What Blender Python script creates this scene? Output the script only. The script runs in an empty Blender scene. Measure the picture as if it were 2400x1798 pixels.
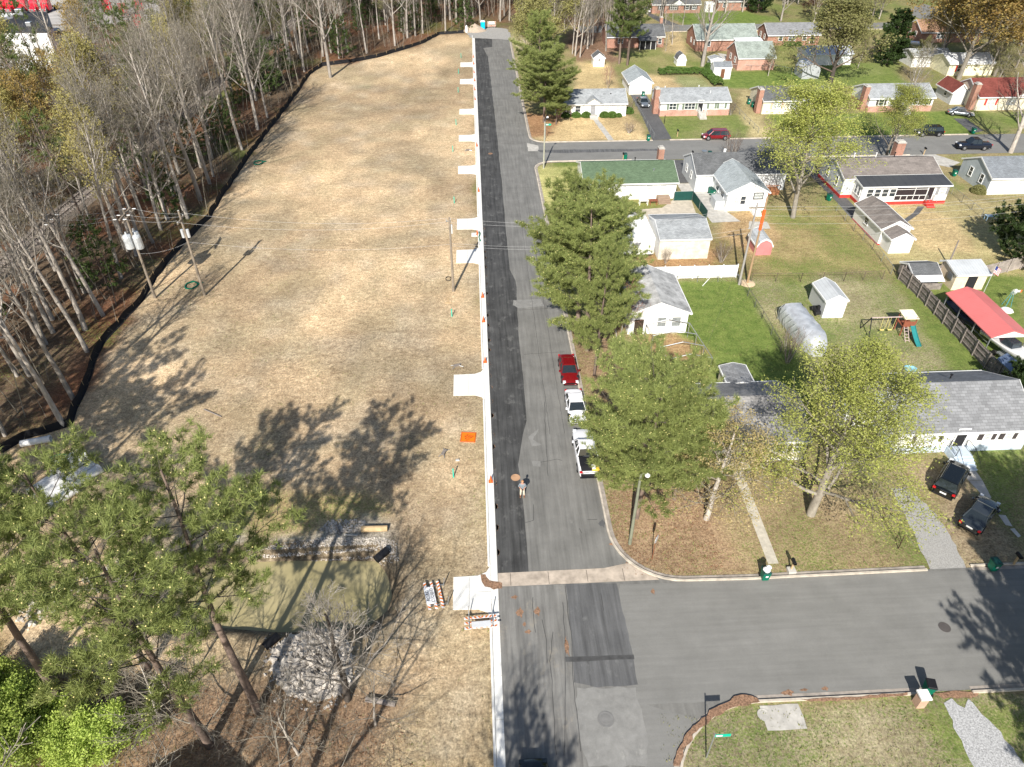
import bpy, math, random, time
import numpy as np
from mathutils import Vector, Matrix
R=math.radians
T0=time.time()
# ---------------------------------------------------------------- camera
CAM_H=46.0; FPX=1664.0; PITCH=R(38.4); YAW=R(2.94)
scn=bpy.context.scene
cam=bpy.data.cameras.new('camera'); co=bpy.data.objects.new('camera',cam); scn.collection.objects.link(co)
cam.sensor_width=36; cam.lens=FPX/2400*36; cam.clip_start=.5; cam.clip_end=6000
co.location=(0,0,CAM_H); co.rotation_euler=(R(90)-PITCH,0,-YAW); scn.camera=co
# ---------------------------------------------------------------- sky, sun, exposure
SUN_EL=R(36.5); SHADOW_AZ=R(14)            # shadows run north, a little east
sd=Vector((-math.sin(SHADOW_AZ)*math.cos(SUN_EL),-math.cos(SHADOW_AZ)*math.cos(SUN_EL),math.sin(SUN_EL)))
w=bpy.data.worlds.new('World'); scn.world=w; w.use_nodes=True
nt=w.node_tree; bg=nt.nodes['Background']; sky=nt.nodes.new('ShaderNodeTexSky'); sky.sky_type='NISHITA'
sky.sun_disc=False; sky.sun_elevation=SUN_EL; sky.sun_rotation=math.atan2(sd.x,sd.y)
sky.air_density=1; sky.dust_density=1; sky.ozone_density=1
nt.links.new(sky.outputs[0],bg.inputs[0]); bg.inputs[1].default_value=.085
sl=bpy.data.lights.new('sun','SUN'); sl.energy=5.; sl.angle=R(.53); sl.color=(1,.95,.87)
so=bpy.data.objects.new('sun',sl); scn.collection.objects.link(so); so.rotation_euler=sd.to_track_quat('Z','Y').to_euler()
scn.view_settings.view_transform='Standard'; scn.view_settings.look='None'
scn.view_settings.exposure=.55; scn.view_settings.gamma=1
scn.render.engine='CYCLES'
# ---------------------------------------------------------------- survey helper: photo position -> point on the ground
_fw=Vector((math.sin(YAW)*math.cos(PITCH),math.cos(YAW)*math.cos(PITCH),-math.sin(PITCH)))
_rt=Vector((math.cos(YAW),-math.sin(YAW),0)); _up=_rt.cross(_fw)
TILE={'A':(1180,0),'B':(1760,0),'C':(1180,400),'D':(1760,400),'E':(1180,840),'F':(1760,840),'I':(0,0),'J':(580,0),'K':(0,400),'L':(580,400),'M':(0,840),'N':(580,840),'O':(0,1318),'Q':(580,1318),'R':(1180,1318),'S':(1760,1318)}
def G(x,y,z=0.):
    d=_fw+(x-1200)/FPX*_rt-(y-899)/FPX*_up
    t=(z-CAM_H)/d.z
    return (d.x*t,d.y*t)
def g(o,x,y,z=0.):
    a,b=TILE[o]; return G(a+x/3.4516,b+y/3.4516,z)
def P(X,Y,Z):
    v=Vector((X,Y,Z-CAM_H)); c=v.dot(_fw); return (1200+FPX*v.dot(_rt)/c, 899-FPX*v.dot(_up)/c)
def HT(X,Y,ty):
    lo,hi=0,45
    for _ in range(40):
        m=(lo+hi)/2
        if P(X,Y,m)[1]>ty: lo=m
        else: hi=m
    return lo
# ---------------------------------------------------------------- objects
COL=scn.collection
def tag(o,label=None,cat=None,group=None,kind=None):
    if label: o['label']=label
    if cat: o['category']=cat
    if group: o['group']=group
    if kind: o['kind']=kind
    return o
def thing(name,label,cat,loc=(0,0,0),rz=0,group=None):
    o=bpy.data.objects.new(name,None); COL.objects.link(o); o.empty_display_size=.3
    o.location=(loc[0],loc[1],loc[2] if len(loc)>2 else 0); o.rotation_euler=(0,0,rz)
    return tag(o,label,cat,group)
def fast_mesh(name,V,F,mat,smooth=False):
    V=np.asarray(V,dtype=np.float32); F=np.asarray(F,dtype=np.int32); k=F.shape[1]
    me=bpy.data.meshes.new(name); me.vertices.add(len(V)); me.vertices.foreach_set('co',V.ravel())
    me.loops.add(F.size); me.loops.foreach_set('vertex_index',F.ravel())
    me.polygons.add(len(F)); me.polygons.foreach_set('loop_start',np.arange(0,F.size,k,dtype=np.int32))
    me.update(calc_edges=True)
    if smooth: me.polygons.foreach_set('use_smooth',np.ones(len(F),dtype=bool))
    me.materials.append(mat); return me
def link(name,me,parent=None,loc=(0,0,0)):
    o=bpy.data.objects.new(name,me); COL.objects.link(o); o.location=loc
    if parent: o.parent=parent
    return o
def dup(o,parent=None):
    c=o.copy(); COL.objects.link(c); c.parent=parent
    for ch in o.children: dup(ch,c)
    return c
def put(o,loc,rz=0,label=None,s=None):
    o.location=(loc[0],loc[1],loc[2] if len(loc)>2 else 0); o.rotation_euler=(0,0,rz)
    if label: o['label']=label
    if s: o.scale=(s,s,s) if not hasattr(s,'__len__') else s
    return o
class MB:
    def __init__(s): s.v=[]; s.f=[]
    def add(s,vs,fs):
        n=len(s.v); s.v+=[tuple(v) for v in vs]; s.f+=[tuple(i+n for i in f) for f in fs]; return s
    def box(s,x0,x1,y0,y1,z0,z1):
        return s.add([(x,y,z) for z in (z0,z1) for y in (y0,y1) for x in (x0,x1)],[(0,2,3,1),(4,5,7,6),(0,1,5,4),(2,6,7,3),(0,4,6,2),(1,3,7,5)])
    def tbox(s,x0,x1,y0,y1,z0,z1,t):   # tapered top by t
        return s.add([(x0,y0,z0),(x1,y0,z0),(x0,y1,z0),(x1,y1,z0),(x0+t,y0+t,z1),(x1-t,y0+t,z1),(x0+t,y1-t,z1),(x1-t,y1-t,z1)],[(0,2,3,1),(4,5,7,6),(0,1,5,4),(2,6,7,3),(0,4,6,2),(1,3,7,5)])
    def poly(s,pts): return s.add(pts,[tuple(range(len(pts)))])
    def prism(s,pts,z0,z1):
        n=len(pts); s.add([(p[0],p[1],z0) for p in pts]+[(p[0],p[1],z1) for p in pts],[tuple(range(n,2*n)),tuple(range(n-1,-1,-1))]+[(i,(i+1)%n,(i+1)%n+n,i+n) for i in range(n)]); return s
    def tube(s,a,b,r0,r1=None,n=6,cap=True):
        r1=r0 if r1 is None else r1; a=Vector(a); b=Vector(b); d=(b-a)
        if d.length<1e-6: return s
        d.normalize(); u=d.cross(Vector((0,0,1)) if abs(d.z)<.9 else Vector((1,0,0))).normalized(); v=d.cross(u)
        vs=[c+(u*math.cos(2*math.pi*i/n)+v*math.sin(2*math.pi*i/n))*r for c,r in ((a,r0),(b,r1)) for i in range(n)]
        fs=[(i,(i+1)%n,(i+1)%n+n,i+n) for i in range(n)]
        if cap: fs+=[tuple(range(n)),tuple(range(2*n-1,n-1,-1))]
        return s.add(vs,fs)
    def path(s,pts,r,n=5):
        for a,b in zip(pts,pts[1:]): s.tube(a,b,r,r,n,True)
        return s
    def lathe(s,c,prof,n=12):
        vs=[(c[0]+r*math.cos(2*math.pi*i/n),c[1]+r*math.sin(2*math.pi*i/n),c[2]+z) for r,z in prof for i in range(n)]
        fs=[(j*n+i,j*n+(i+1)%n,(j+1)*n+(i+1)%n,(j+1)*n+i) for j in range(len(prof)-1) for i in range(n)]
        fs.append(tuple(range(n-1,-1,-1))); fs.append(tuple(range((len(prof)-1)*n,len(prof)*n))); return s.add(vs,fs)
    def build(s,name,mat,parent=None,smooth=False,kind=None,bevel=0):
        off=parent.location if parent and parent.parent is None else (parent.parent.location if parent else Vector((0,0,0)))
        me=bpy.data.meshes.new(name); me.from_pydata([(x-off[0],y-off[1],z-off[2]) for x,y,z in s.v],[],s.f); me.update()
        if smooth:
            for p in me.polygons: p.use_smooth=True
        me.materials.append(mat); o=link(name,me,parent)
        if kind: o['kind']=kind
        if bevel: b=o.modifiers.new('bevel','BEVEL'); b.width=bevel; b.segments=2; b.limit_method='ANGLE'
        return o
# ---------------------------------------------------------------- materials
class NT:
    def __init__(s,name):
        s.m=bpy.data.materials.new(name); s.m.use_nodes=True; s.t=s.m.node_tree; s.b=s.t.nodes['Principled BSDF']
    def n(s,k,**kw):
        x=s.t.nodes.new('ShaderNode'+k)
        for a,v in kw.items():
            if a.startswith('i_'):
                key=a[2:]; key=int(key) if key.isdigit() else key.replace('_',' '); x.inputs[key].default_value=v
            else: setattr(x,a,v)
        return x
    def l(s,a,b): s.t.links.new(a,b)
    def mix(s,f,a,b,mode='MIX'):
        x=s.n('MixRGB',blend_type=mode)
        for i,v in ((0,f),(1,a),(2,b)):
            if hasattr(v,'is_linked') or hasattr(v,'links'): s.l(v,x.inputs[i])
            else: x.inputs[i].default_value=v if i==0 else (tuple(v)+(1,))[:4]
        return x.outputs[0]
    def noise(s,scale,vec=None,detail=4,rough=.6):
        x=s.n('TexNoise',i_Scale=scale,i_Detail=detail,i_Roughness=rough)
        if vec is not None: s.l(vec,x.inputs['Vector'])
        return x.outputs['Fac']
    def ramp(s,src,lo,hi,a=0.,b=1.):
        x=s.n('MapRange'); x.inputs[1].default_value=lo; x.inputs[2].default_value=hi; x.inputs[3].default_value=a; x.inputs[4].default_value=b; s.l(src,x.inputs[0]); return x.outputs[0]
    def pos(s,scale=None):
        c=s.n('TexCoord').outputs['Object']
        if scale is None: return c
        m=s.n('Mapping'); m.inputs['Scale'].default_value=scale; s.l(c,m.inputs['Vector']); return m.outputs[0]
    def bump(s,h,strength=.3,dist=.05):
        b=s.n('Bump',i_Strength=strength,i_Distance=dist); s.l(h,b.inputs['Height']); s.l(b.outputs[0],s.b.inputs['Normal'])
_mc={}
def mk(name,col,rough=.7,metal=0,var=.15,scale=2.,spec=.3,coat=0):
    if name in _mc: return _mc[name]
    n=NT(name); f=n.noise(scale,n.pos()); f2=n.ramp(f,.3,.7,1-var,1+var)
    c=n.mix(1.,col,f2,'MULTIPLY'); n.l(c,n.b.inputs['Base Color'])
    n.b.inputs['Roughness'].default_value=rough; n.b.inputs['Metallic'].default_value=metal; n.b.inputs['Specular IOR Level'].default_value=spec
    n.b.inputs['Coat Weight'].default_value=coat
    _mc[name]=n.m; return n.m
def lap(name,col,pitch=.2,dirt=.25):       # lap siding: shadow lines painted into the colour, plus bump + faint dirt
    if name in _mc: return _mc[name]
    n=NT(name); p=n.pos(); sx=n.n('SeparateXYZ'); n.l(p,sx.inputs[0])
    m=n.n('Math',operation='MULTIPLY'); n.l(sx.outputs[2],m.inputs[0]); m.inputs[1].default_value=1/pitch
    fr=n.n('Math',operation='FRACT'); n.l(m.outputs[0],fr.inputs[0])
    lap_shade=n.ramp(fr.outputs[0],0,.12,.72,1)
    d=n.ramp(n.noise(.9,n.pos((1,1,.5)),6,.7),.45,.8,1,1-dirt)
    c=n.mix(1.,n.mix(1.,col,lap_shade,'MULTIPLY'),d,'MULTIPLY'); n.l(c,n.b.inputs['Base Color']); n.b.inputs['Roughness'].default_value=.55
    n.b.inputs['Specular IOR Level'].default_value=.3; n.bump(fr.outputs[0],.4,.02); _mc[name]=n.m; return n.m
def bricks(name,a,b,mortar,bw=.4,bh=.2,wall=True,rough=.85,msz=.012,stain=.35):
    if name in _mc: return _mc[name]
    n=NT(name); p=n.pos(); sx=n.n('SeparateXYZ'); n.l(p,sx.inputs[0]); ad=n.n('Math',operation='ADD'); cb=n.n('CombineXYZ')
    if wall: n.l(sx.outputs[0],ad.inputs[0]); n.l(sx.outputs[1],ad.inputs[1]); n.l(ad.outputs[0],cb.inputs[0]); n.l(sx.outputs[2],cb.inputs[1])
    else: n.l(sx.outputs[0],cb.inputs[0]); n.l(sx.outputs[1],cb.inputs[1])
    t=n.n('TexBrick',i_Scale=1.,i_Mortar_Size=msz,i_Bias=0.); t.inputs['Brick Width'].default_value=bw; t.inputs['Row Height'].default_value=bh
    t.inputs['Color1'].default_value=a+(1,); t.inputs['Color2'].default_value=b+(1,); t.inputs['Mortar'].default_value=mortar+(1,)
    n.l(cb.outputs[0],t.inputs['Vector'])
    v=n.ramp(n.noise(.7,p,6,.7),.35,.75,1.12,1-stain); c=n.mix(1.,t.outputs['Color'],v,'MULTIPLY')
    n.l(c,n.b.inputs['Base Color']); n.b.inputs['Roughness'].default_value=rough; n.b.inputs['Specular IOR Level'].default_value=.2
    n.bump(t.outputs['Fac'],-.3,.02); _mc[name]=n.m; return n.m
def shingle(name,a,stain=.35,bw=.33,bh=.15):
    return bricks(name,a,tuple(x*.72 for x in a),tuple(x*.45 for x in a),bw,bh,False,.9,.012,stain)
def seam(name,col,pitch=.4,axis=0,rough=.45,stain=.2):   # ribbed metal
    if name in _mc: return _mc[name]
    n=NT(name); p=n.pos(); sx=n.n('SeparateXYZ'); n.l(p,sx.inputs[0])
    m=n.n('Math',operation='MULTIPLY'); n.l(sx.outputs[axis],m.inputs[0]); m.inputs[1].default_value=1/pitch
    fr=n.n('Math',operation='FRACT'); n.l(m.outputs[0],fr.inputs[0]); gr=n.ramp(fr.outputs[0],0,.15,.7,1)
    d=n.ramp(n.noise(.5,n.pos((1,1,1)),6,.7),.4,.75,1.05,1-stain)
    n.l(n.mix(1.,n.mix(1.,col,gr,'MULTIPLY'),d,'MULTIPLY'),n.b.inputs['Base Color']); n.b.inputs['Roughness'].default_value=rough
    n.bump(fr.outputs[0],.5,.03); _mc[name]=n.m; return n.m
def leafmat(name,c1,c2,trans=.35):
    n=NT(name); g_=n.n('NewGeometry'); oi=n.n('ObjectInfo')
    f=n.noise(.35,n.n('NewGeometry').outputs['Position'],3)
    mixv=n.n('Math',operation='MULTIPLY_ADD'); n.l(g_.outputs['Random Per Island'],mixv.inputs[0]); mixv.inputs[1].default_value=.6; n.l(n.ramp(f,.3,.7,0,.4),mixv.inputs[2])
    c=n.mix(mixv.outputs[0],c1,c2); v=n.ramp(oi.outputs['Random'],0,1,.85,1.15); c=n.mix(1.,c,v,'MULTIPLY')
    n.l(c,n.b.inputs['Base Color']); n.b.inputs['Roughness'].default_value=.6; n.b.inputs['Specular IOR Level'].default_value=.25
    t=n.n('BsdfTranslucent'); n.l(c,t.inputs[0]); mx=n.n('MixShader',i_0=trans); out=n.t.nodes['Material Output']
    n.l(n.b.outputs[0],mx.inputs[1]); n.l(t.outputs[0],mx.inputs[2]); n.l(mx.outputs[0],out.inputs[0]); return n.m
def barkmat(name,a,b,scale=3):
    n=NT(name); f=n.noise(scale,n.pos((1,1,.35)),6,.7); oi=n.n('ObjectInfo')
    c=n.mix(n.ramp(f,.35,.65),a,b); c=n.mix(1.,c,n.ramp(oi.outputs['Random'],0,1,.75,1.2),'MULTIPLY'); n.l(c,n.b.inputs['Base Color']); n.b.inputs['Roughness'].default_value=.9
    n.b.inputs['Specular IOR Level'].default_value=.15; n.bump(f,.6,.03); return n.m
W='white_paint'
WHITE=mk('white_paint',(.8,.8,.78),.5,var=.06); CREAM=lap('cream_siding',(.78,.71,.55)); WSIDE=lap('white_siding',(.82,.82,.8),.2,.15); GSIDE=lap('grey_blue_siding',(.5,.55,.58)); WPLAIN=mk('white_render',(.84,.84,.82),.7,var=.08,scale=1)
LSIDE=lap('pale_siding',(.66,.68,.68))
BRICK=bricks('red_brick',(.40,.15,.09),(.30,.11,.07),(.42,.34,.28),.22,.075); PBRICK=bricks('salmon_brick',(.58,.27,.2),(.5,.22,.16),(.5,.4,.34),.22,.075)
GLASS=mk('window_glass',(.035,.045,.055),.08,var=.3,spec=.8); PALEGL=mk('curtained_glass',(.45,.47,.46),.15,var=.25,scale=5,spec=.7)
CARGL=mk('car_glass',(.015,.02,.022),.04,var=.1,spec=1); DARK=mk('dark_void',(.02,.02,.022),.9)
CONC=mk('concrete',(.46,.44,.4),.9,var=.22,scale=1.3); NEWCONC=mk('new_concrete',(.74,.73,.69),.85,var=.07,scale=2.5); BLOCK=mk('grey_block',(.5,.54,.58),.8,var=.12)
WOOD=mk('weathered_wood',(.23,.2,.18),.9,var=.4,scale=3); NEWWOOD=mk('new_wood',(.5,.36,.2),.8,var=.2); STEEL=mk('galvanised_steel',(.42,.44,.45),.4,.7,var=.1)
BLACK=mk('black_plastic',(.015,.015,.017),.5); ORANGE=mk('orange_plastic',(.85,.13,.03),.5,var=.05); GREENB=mk('green_plastic',(.0,.14,.085),.45,var=.1); DGREENB=mk('dark_green_plastic',(.01,.06,.05),.45,var=.1)
# ================================================================ GROUND
rng=np.random.RandomState(7)
_lat=rng.rand(256,256)
def vnoise(x,y,s,o=(0,0)):
    x=x/s+o[0]; y=y/s+o[1]; xi=np.floor(x).astype(int); yi=np.floor(y).astype(int); fx=x-xi; fy=y-yi
    fx=fx*fx*(3-2*fx); fy=fy*fy*(3-2*fy)
    a=_lat[xi%256,yi%256]; b=_lat[(xi+1)%256,yi%256]; c=_lat[xi%256,(yi+1)%256]; d=_lat[(xi+1)%256,(yi+1)%256]
    return a+(b-a)*fx+(c-a)*fy+(a-b-c+d)*fx*fy
def fbm(x,y,s,o=(0,0),n=4):
    r=0; a=.5; t=0
    for i in range(n): r=r+a*vnoise(x,y,s/2**i,(o[0]+i*17.3,o[1]+i*9.1)); t+=a; a*=.55
    return r/t
def inpoly(px,py,poly):
    ins=np.zeros(px.shape,bool); n=len(poly)
    for i in range(n):
        x1,y1=poly[i]; x2,y2=poly[(i+1)%n]
        if y1==y2: continue
        c=((y1>py)!=(y2>py))&(px<(x2-x1)*(py-y1)/(y2-y1)+x1); ins^=c
    return ins
def pxp(*pts): return [G(x,y) for x,y in pts]
FENCE=pxp((-330,1150),(0,1060),(60,1025),(165,998),(172,960),(200,910),(216,850),(240,805),(330,705),(365,650),(420,580),(490,510),(520,460),(580,370),(652,275),(690,226),(725,174),(754,155),(783,151),(841,143),(884,135),(957,113),(994,100),(1029,81),(1087,77))
POND=pxp((560,1303),(700,1299),(880,1300),(905,1330),(918,1380),(905,1420),(860,1452),(760,1468),(640,1468),(480,1455),(340,1445),(272,1428),(290,1400),(400,1345),(480,1315))
def rect(x0,x1,y0,y1): return [(x0,y0),(x1,y0),(x1,y1),(x0,y1)]
WOODS=FENCE+[(2,214),(12,222),(30,222),(30,400),(-400,400),(-400,20)]
# (polygon, soil albedo, green amount, edge wander)
STRAW=(.43,.315,.165); TAN=(.47,.36,.2); LITTER=(.2,.115,.065); DULL=(.27,.22,.125); LAWN=(.22,.19,.09); REDB=(.28,.16,.085)
REG=[
 (rect(-400,.3,-60,400),STRAW,.2,1.),
 (WOODS,LITTER,.08,1.5),
 (pxp((-300,1798),(-300,1560),(300,1590),(560,1640),(760,1680),(930,1690),(960,1798)),(.27,.185,.12),.16,2.),
 (pxp((-300,1500),(-100,1500),(180,1600),(260,1720),(330,1798),(-300,1798)),(.2,.14,.06),.5,3.),
 (pxp((520,1298),(560,1262),(660,1268),(700,1235),(900,1222),(930,1300),(900,1320)),(.3,.28,.24),.05,1.),
 (pxp((540,1160),(760,1120),(930,1180),(880,1260),(560,1280)),(.34,.26,.14),.42,2.),
 (rect(10.2,16,34.5,70),(.26,.18,.115),.2,1.),
 (pxp((1410,1140),(1655,1090),(1800,1340),(1560,1345),(1450,1280)),(.28,.195,.125),.28,1.),
 (pxp((1640,1100),(1790,1080),(2150,1335),(1800,1350)),(.3,.23,.14),.42,1.5),
 (pxp((2110,1050),(2160,1080),(2400,1180),(2400,1340),(2240,1335),(2200,1200)),(.3,.24,.16),.25,1.),
 (pxp((2250,1000),(2400,980),(2400,1300),(2330,1220)),(.2,.2,.1),.6,1.),
 (rect(14,100,-20,22.9),(.3,.26,.17),.52,1.5),
 (rect(10.8,32,14,23),(.3,.26,.17),.55,1.),
 (pxp((2180,1680),(2400,1640),(2400,1798),(2330,1798)),(.34,.31,.16),.6,.6),
 # back gardens between first row and power line
 (pxp((1595,662),(1745,668),(1930,985),(1600,985),(1560,900),(1590,800)),(.2,.25,.07),1.,.6),
 (pxp((1500,790),(1640,790),(1680,880),(1560,900)),(.33,.22,.12),.45,1.),
 (pxp((1745,650),(2070,655),(2310,850),(2240,930),(1930,985)),(.33,.29,.18),.55,1.),
 (pxp((2100,640),(2400,620),(2400,1000),(2250,930)),(.2,.2,.08),.8,.6),
 (pxp((1760,500),(1960,480),(2090,640),(1740,650),(1690,600)),(.32,.25,.13),.58,1.),
 (pxp((1680,500),(1800,500),(1830,590),(1720,600)),(.38,.27,.15),.2,1.5),
 (pxp((1990,478),(2380,470),(2400,640),(2100,640),(1960,480)),(.4,.34,.18),.38,1.5),
 (pxp((2120,480),(2240,520),(2290,600),(2160,590),(2110,540)),(.46,.36,.2),.1,1.2),
 (pxp((2000,470),(2100,478),(2140,500),(2090,520)),(.46,.38,.2),.1,.8),
 (pxp((1490,560),(1700,560),(1705,640),(1490,640)),(.32,.2,.11),.35,1.),
 (pxp((1660,560),(1730,560),(1760,640),(1680,640)),(.2,.16,.08),.4,1.),
 (pxp((1262,395),(1500,375),(1500,392),(1360,400),(1370,560),(1290,580),(1270,480)),(.42,.4,.17),.4,.6),
 (pxp((1300,375),(1480,376),(1490,388),(1300,392)),(.2,.2,.08),.8,.4),
 (pxp((1470,470),(1550,470),(1548,490),(1500,520),(1470,520)),(.3,.26,.1),.6,.4),
 (pxp((1615,378),(1700,375),(1760,400),(1660,425)),(.42,.37,.16),.3,.6),
 # row 2 front and back yards
 (pxp((1222,268),(1470,268),(1532,330),(1290,334),(1240,318)),TAN,.04,.6),
 (pxp((1225,268),(1320,268),(1300,320),(1245,322)),(.3,.18,.1),.1,1.),
 (pxp((1540,270),(1760,268),(1800,330),(1568,330)),(.26,.24,.12),.72,.8),
 (pxp((1740,200),(1820,330),(1775,330),(1735,262)),(.4,.34,.18),.15,1.),
 (pxp((1800,268),(2250,262),(2310,325),(1860,330)),(.19,.23,.07),.95,.6),
 (pxp((2250,262),(2400,262),(2400,300),(2300,300)),(.2,.2,.09),.7,.6),
 (pxp((1350,150),(1420,150),(1450,215),(1350,215)),(.47,.37,.2),.06,1.),
 (pxp((1500,178),(1600,180),(1640,210),(1510,212)),(.47,.36,.2),.12,1.),
 (pxp((1590,178),(1650,180),(1660,208),(1590,208)),(.3,.3,.16),.5,1.),
 (pxp((1430,115),(1640,115),(1640,160),(1500,165),(1440,150)),(.28,.25,.12),.6,1.5),
 (pxp((1700,172),(1900,165),(1900,215),(1700,205)),(.18,.24,.07),1.,.5),
 (pxp((1815,108),(1900,105),(1930,165),(1820,170)),(.3,.26,.12),.6,1.),
 (pxp((1920,150),(2100,150),(2120,200),(1900,200)),(.22,.24,.1),.75,1.),
 (pxp((1560,75),(1600,75),(1605,125),(1560,125)),(.42,.33,.18),.1,.6),
 (pxp((1700,55),(1780,60),(1775,100),(1700,95)),(.36,.32,.14),.3,.6),
 (pxp((1760,20),(1830,45),(1760,56),(1600,56),(1560,30)),(.14,.2,.05),.9,.6),
 (pxp((1190,85),(1240,80),(1260,150),(1215,160)),(.36,.32,.2),.2,1.),
]
def axis(a,b,s,lo,hi):
    m=list(np.arange(a,b+1e-6,s)); d=s; v=a
    L=[]
    while v>lo: d*=1.045; v-=d; L.append(v)
    d=s; v=b; H=[]
    while v<hi: d*=1.022; v+=d; H.append(v)
    return np.array(L[::-1]+m+H)
xs=axis(-46,84,.5,-1500,2000); ys=axis(14,150,.5,-400,2500)
GX,GY=np.meshgrid(xs,ys,indexing='ij')
wx=fbm(GX,GY,5,(3,8))-.5; wy=fbm(GX,GY,5,(33,81))-.5
REG+=[(pxp((1330,40),(1460,40),(1445,150),(1400,145),(1340,150)),(.2,.13,.09),.12,1.5),(pxp((1600,0),(2400,0),(2400,55),(1850,50)),(.24,.2,.11),.6,2.)]
soil=np.zeros(GX.shape+(3,)); soil[:]=DULL; green=np.full(GX.shape,.5)
def apply(L):
    for poly,c,gr,wd in L:
        m=inpoly(GX+wx*wd*5,GY+wy*wd*5,poly); soil[m]=c; green[m]=gr
apply(REG[:2])
# large patchiness in the straw field
fld=inpoly(GX+wx*3,GY+wy*3,[(.3,20),(.3,214)]+FENCE[::-1]+[(-60,20)])
p1=fbm(GX,GY*.6,16,(5,1)); p2=fbm(GX*1.,GY,6,(50,12)); p3=fbm(GX,GY,3,(9,77))
s=np.clip((p1-.42)/.2,0,1)[...,None]; t=np.clip((p2-.5)/.16,0,1)[...,None]; u=np.clip((p3-.55)/.12,0,1)[...,None]
st=np.clip((fbm(GX,GY*1.2,3.5,(91,7))-.45)/.15,0,1)[...,None]; fc=np.array([.37,.28,.18])*(1-s)+np.array([.56,.42,.265])*s; fc=fc*(1-.3*st)+np.array([.3,.27,.17])*.3*st
fc=fc*(1-.5*t)+np.array([.31,.26,.18])*.5*t; fc=fc*(1-.35*u)+np.array([.42,.37,.29])*.35*u
soil[fld]=fc[fld]; green[fld]=.0+.45*np.clip((p2-.5)*3,0,.6)[fld]*np.clip((fbm(GX,GY,24,(1,4))-.35)*3,0,1)[fld]
# woods floor variation
wd_=inpoly(GX+wx*6,GY+wy*6,WOODS); q=np.clip((p2-.4)/.25,0,1)[...,None]
wc=np.array([.17,.085,.05])*q+np.array([.11,.08,.055])*(1-q); soil[wd_]=wc[wd_]; green[wd_]=.1+.45*np.clip((fbm(GX,GY,14,(61,7))-.5)*4,0,1)[wd_]
apply(REG[2:])
pass
# wheel tracks curving over the field
_r=random.Random(21)
for _ in range(26):
    cx0=_r.uniform(-30,-3); cy0=_r.uniform(48,195); rad=_r.uniform(8,60)*_r.choice((-1,1)); a0=_r.uniform(-.5,.5); L_=_r.uniform(10,35); amp=_r.uniform(.72,1.2)
    tt=(GY-cy0)/1.0; cx=cx0+math.tan(a0)*tt+tt*tt/(2*rad)
    for off in (-.9,.9):
        m=(np.abs(GX-cx-off)<.3+.1*_r.random())&(tt>0)&(tt<L_)&fld&(vnoise(GX,GY,2.5,(_r.random()*50,2))>.38); soil[m]=soil[m]*amp
for (x0,y0,x1,y1,cv) in [(-6,60,-14,190,3),(-13,60,-22,170,-3),(-22,110,-30,165,2),(-5,120,-11,200,-1)]:
    tt=np.clip((GY-y0)/(y1-y0),0,1); cx=x0+(x1-x0)*tt+cv*np.sin(tt*math.pi)
    for off in (-.9,.9):
        d=np.abs(GX-cx-off); m=(d<.35)&(GY>y0)&(GY<y1)&fld&(vnoise(GX,GY,7,(2,2))>.45); soil[m]=soil[m]*.8+np.array([.24,.19,.14])*.2

for _ in range(2):
    for a_ in (0,1): soil=(np.roll(soil,1,a_)+2*soil+np.roll(soil,-1,a_))/4; green=(np.roll(green,1,a_)+2*green+np.roll(green,-1,a_))/4
green+=(fbm(GX,GY,5,(70,3))-.5)*.75; soil*=1.12; soil*=(.72+.56*fbm(GX,GY,7,(23,41)))[...,None]*(.85+.3*vnoise(GX,GY,2.2,(5,6)))[...,None]
GZ=np.zeros(GX.shape)
# pond basin
cxp=np.array(POND); 
def edge_dist(px,py,poly):
    d=np.full(px.shape,1e9); n=len(poly)
    for i in range(n):
        ax,ay=poly[i]; bx,by=poly[(i+1)%n]; dx,dy=bx-ax,by-ay; tt=np.clip(((px-ax)*dx+(py-ay)*dy)/(dx*dx+dy*dy+1e-9),0,1)
        d=np.minimum(d,np.hypot(px-ax-tt*dx,py-ay-tt*dy))
    return d
near=(GX>-40)&(GX<5)&(GY>15)&(GY<60)
dist=np.full(GX.shape,99.); dist[near]=edge_dist(GX[near],GY[near],POND); ins=inpoly(GX,GY,POND)
sdist=np.where(ins,-dist,dist); GZ=np.where(near,-np.clip((.75-sdist)/1.3,0,1)*1.35,0.)
bank=near&(sdist<1.2)&(sdist>-.6); soil[bank]=np.array([.2,.16,.11])*(.7+.6*p3[bank][:,None]); green[bank]=.05
# gentle unevenness off the pavement
un=(fbm(GX,GY,9,(8,8))-.5)*.22; msk=(GX<-4.5)&(sdist>2)&(GX>-300); GZ=GZ+np.where(msk,un*np.clip((-4.5-GX)/5,0,1),0)
nx,ny=GX.shape; idx=np.arange(nx*ny).reshape(nx,ny)
F=np.stack([idx[:-1,:-1].ravel(),idx[1:,:-1].ravel(),idx[1:,1:].ravel(),idx[:-1,1:].ravel()],1)
n=NT('ground_soil_and_grass')
a1=n.n('Attribute',attribute_name='soil').outputs['Color']; a2=n.n('Attribute',attribute_name='green').outputs['Fac']
p=n.pos(); f1=n.noise(6,p,8,.75); f2=n.noise(.9,p,6,.65); f3=n.noise(28,p,5,.8); f4=n.noise(2.4,p,5,.7)
f5=n.noise(5.5,p,9,.85); fz=n.noise(7,n.pos((1,.35,1)),7,.8)
base=n.mix(1.,a1,n.ramp(f5,.36,.64,.45,1.6),'MULTIPLY'); base=n.mix(1.,base,n.ramp(f1,.34,.66,.78,1.2),'MULTIPLY'); base=n.mix(1.,base,n.ramp(fz,.38,.62,.86,1.14),'MULTIPLY')
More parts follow.
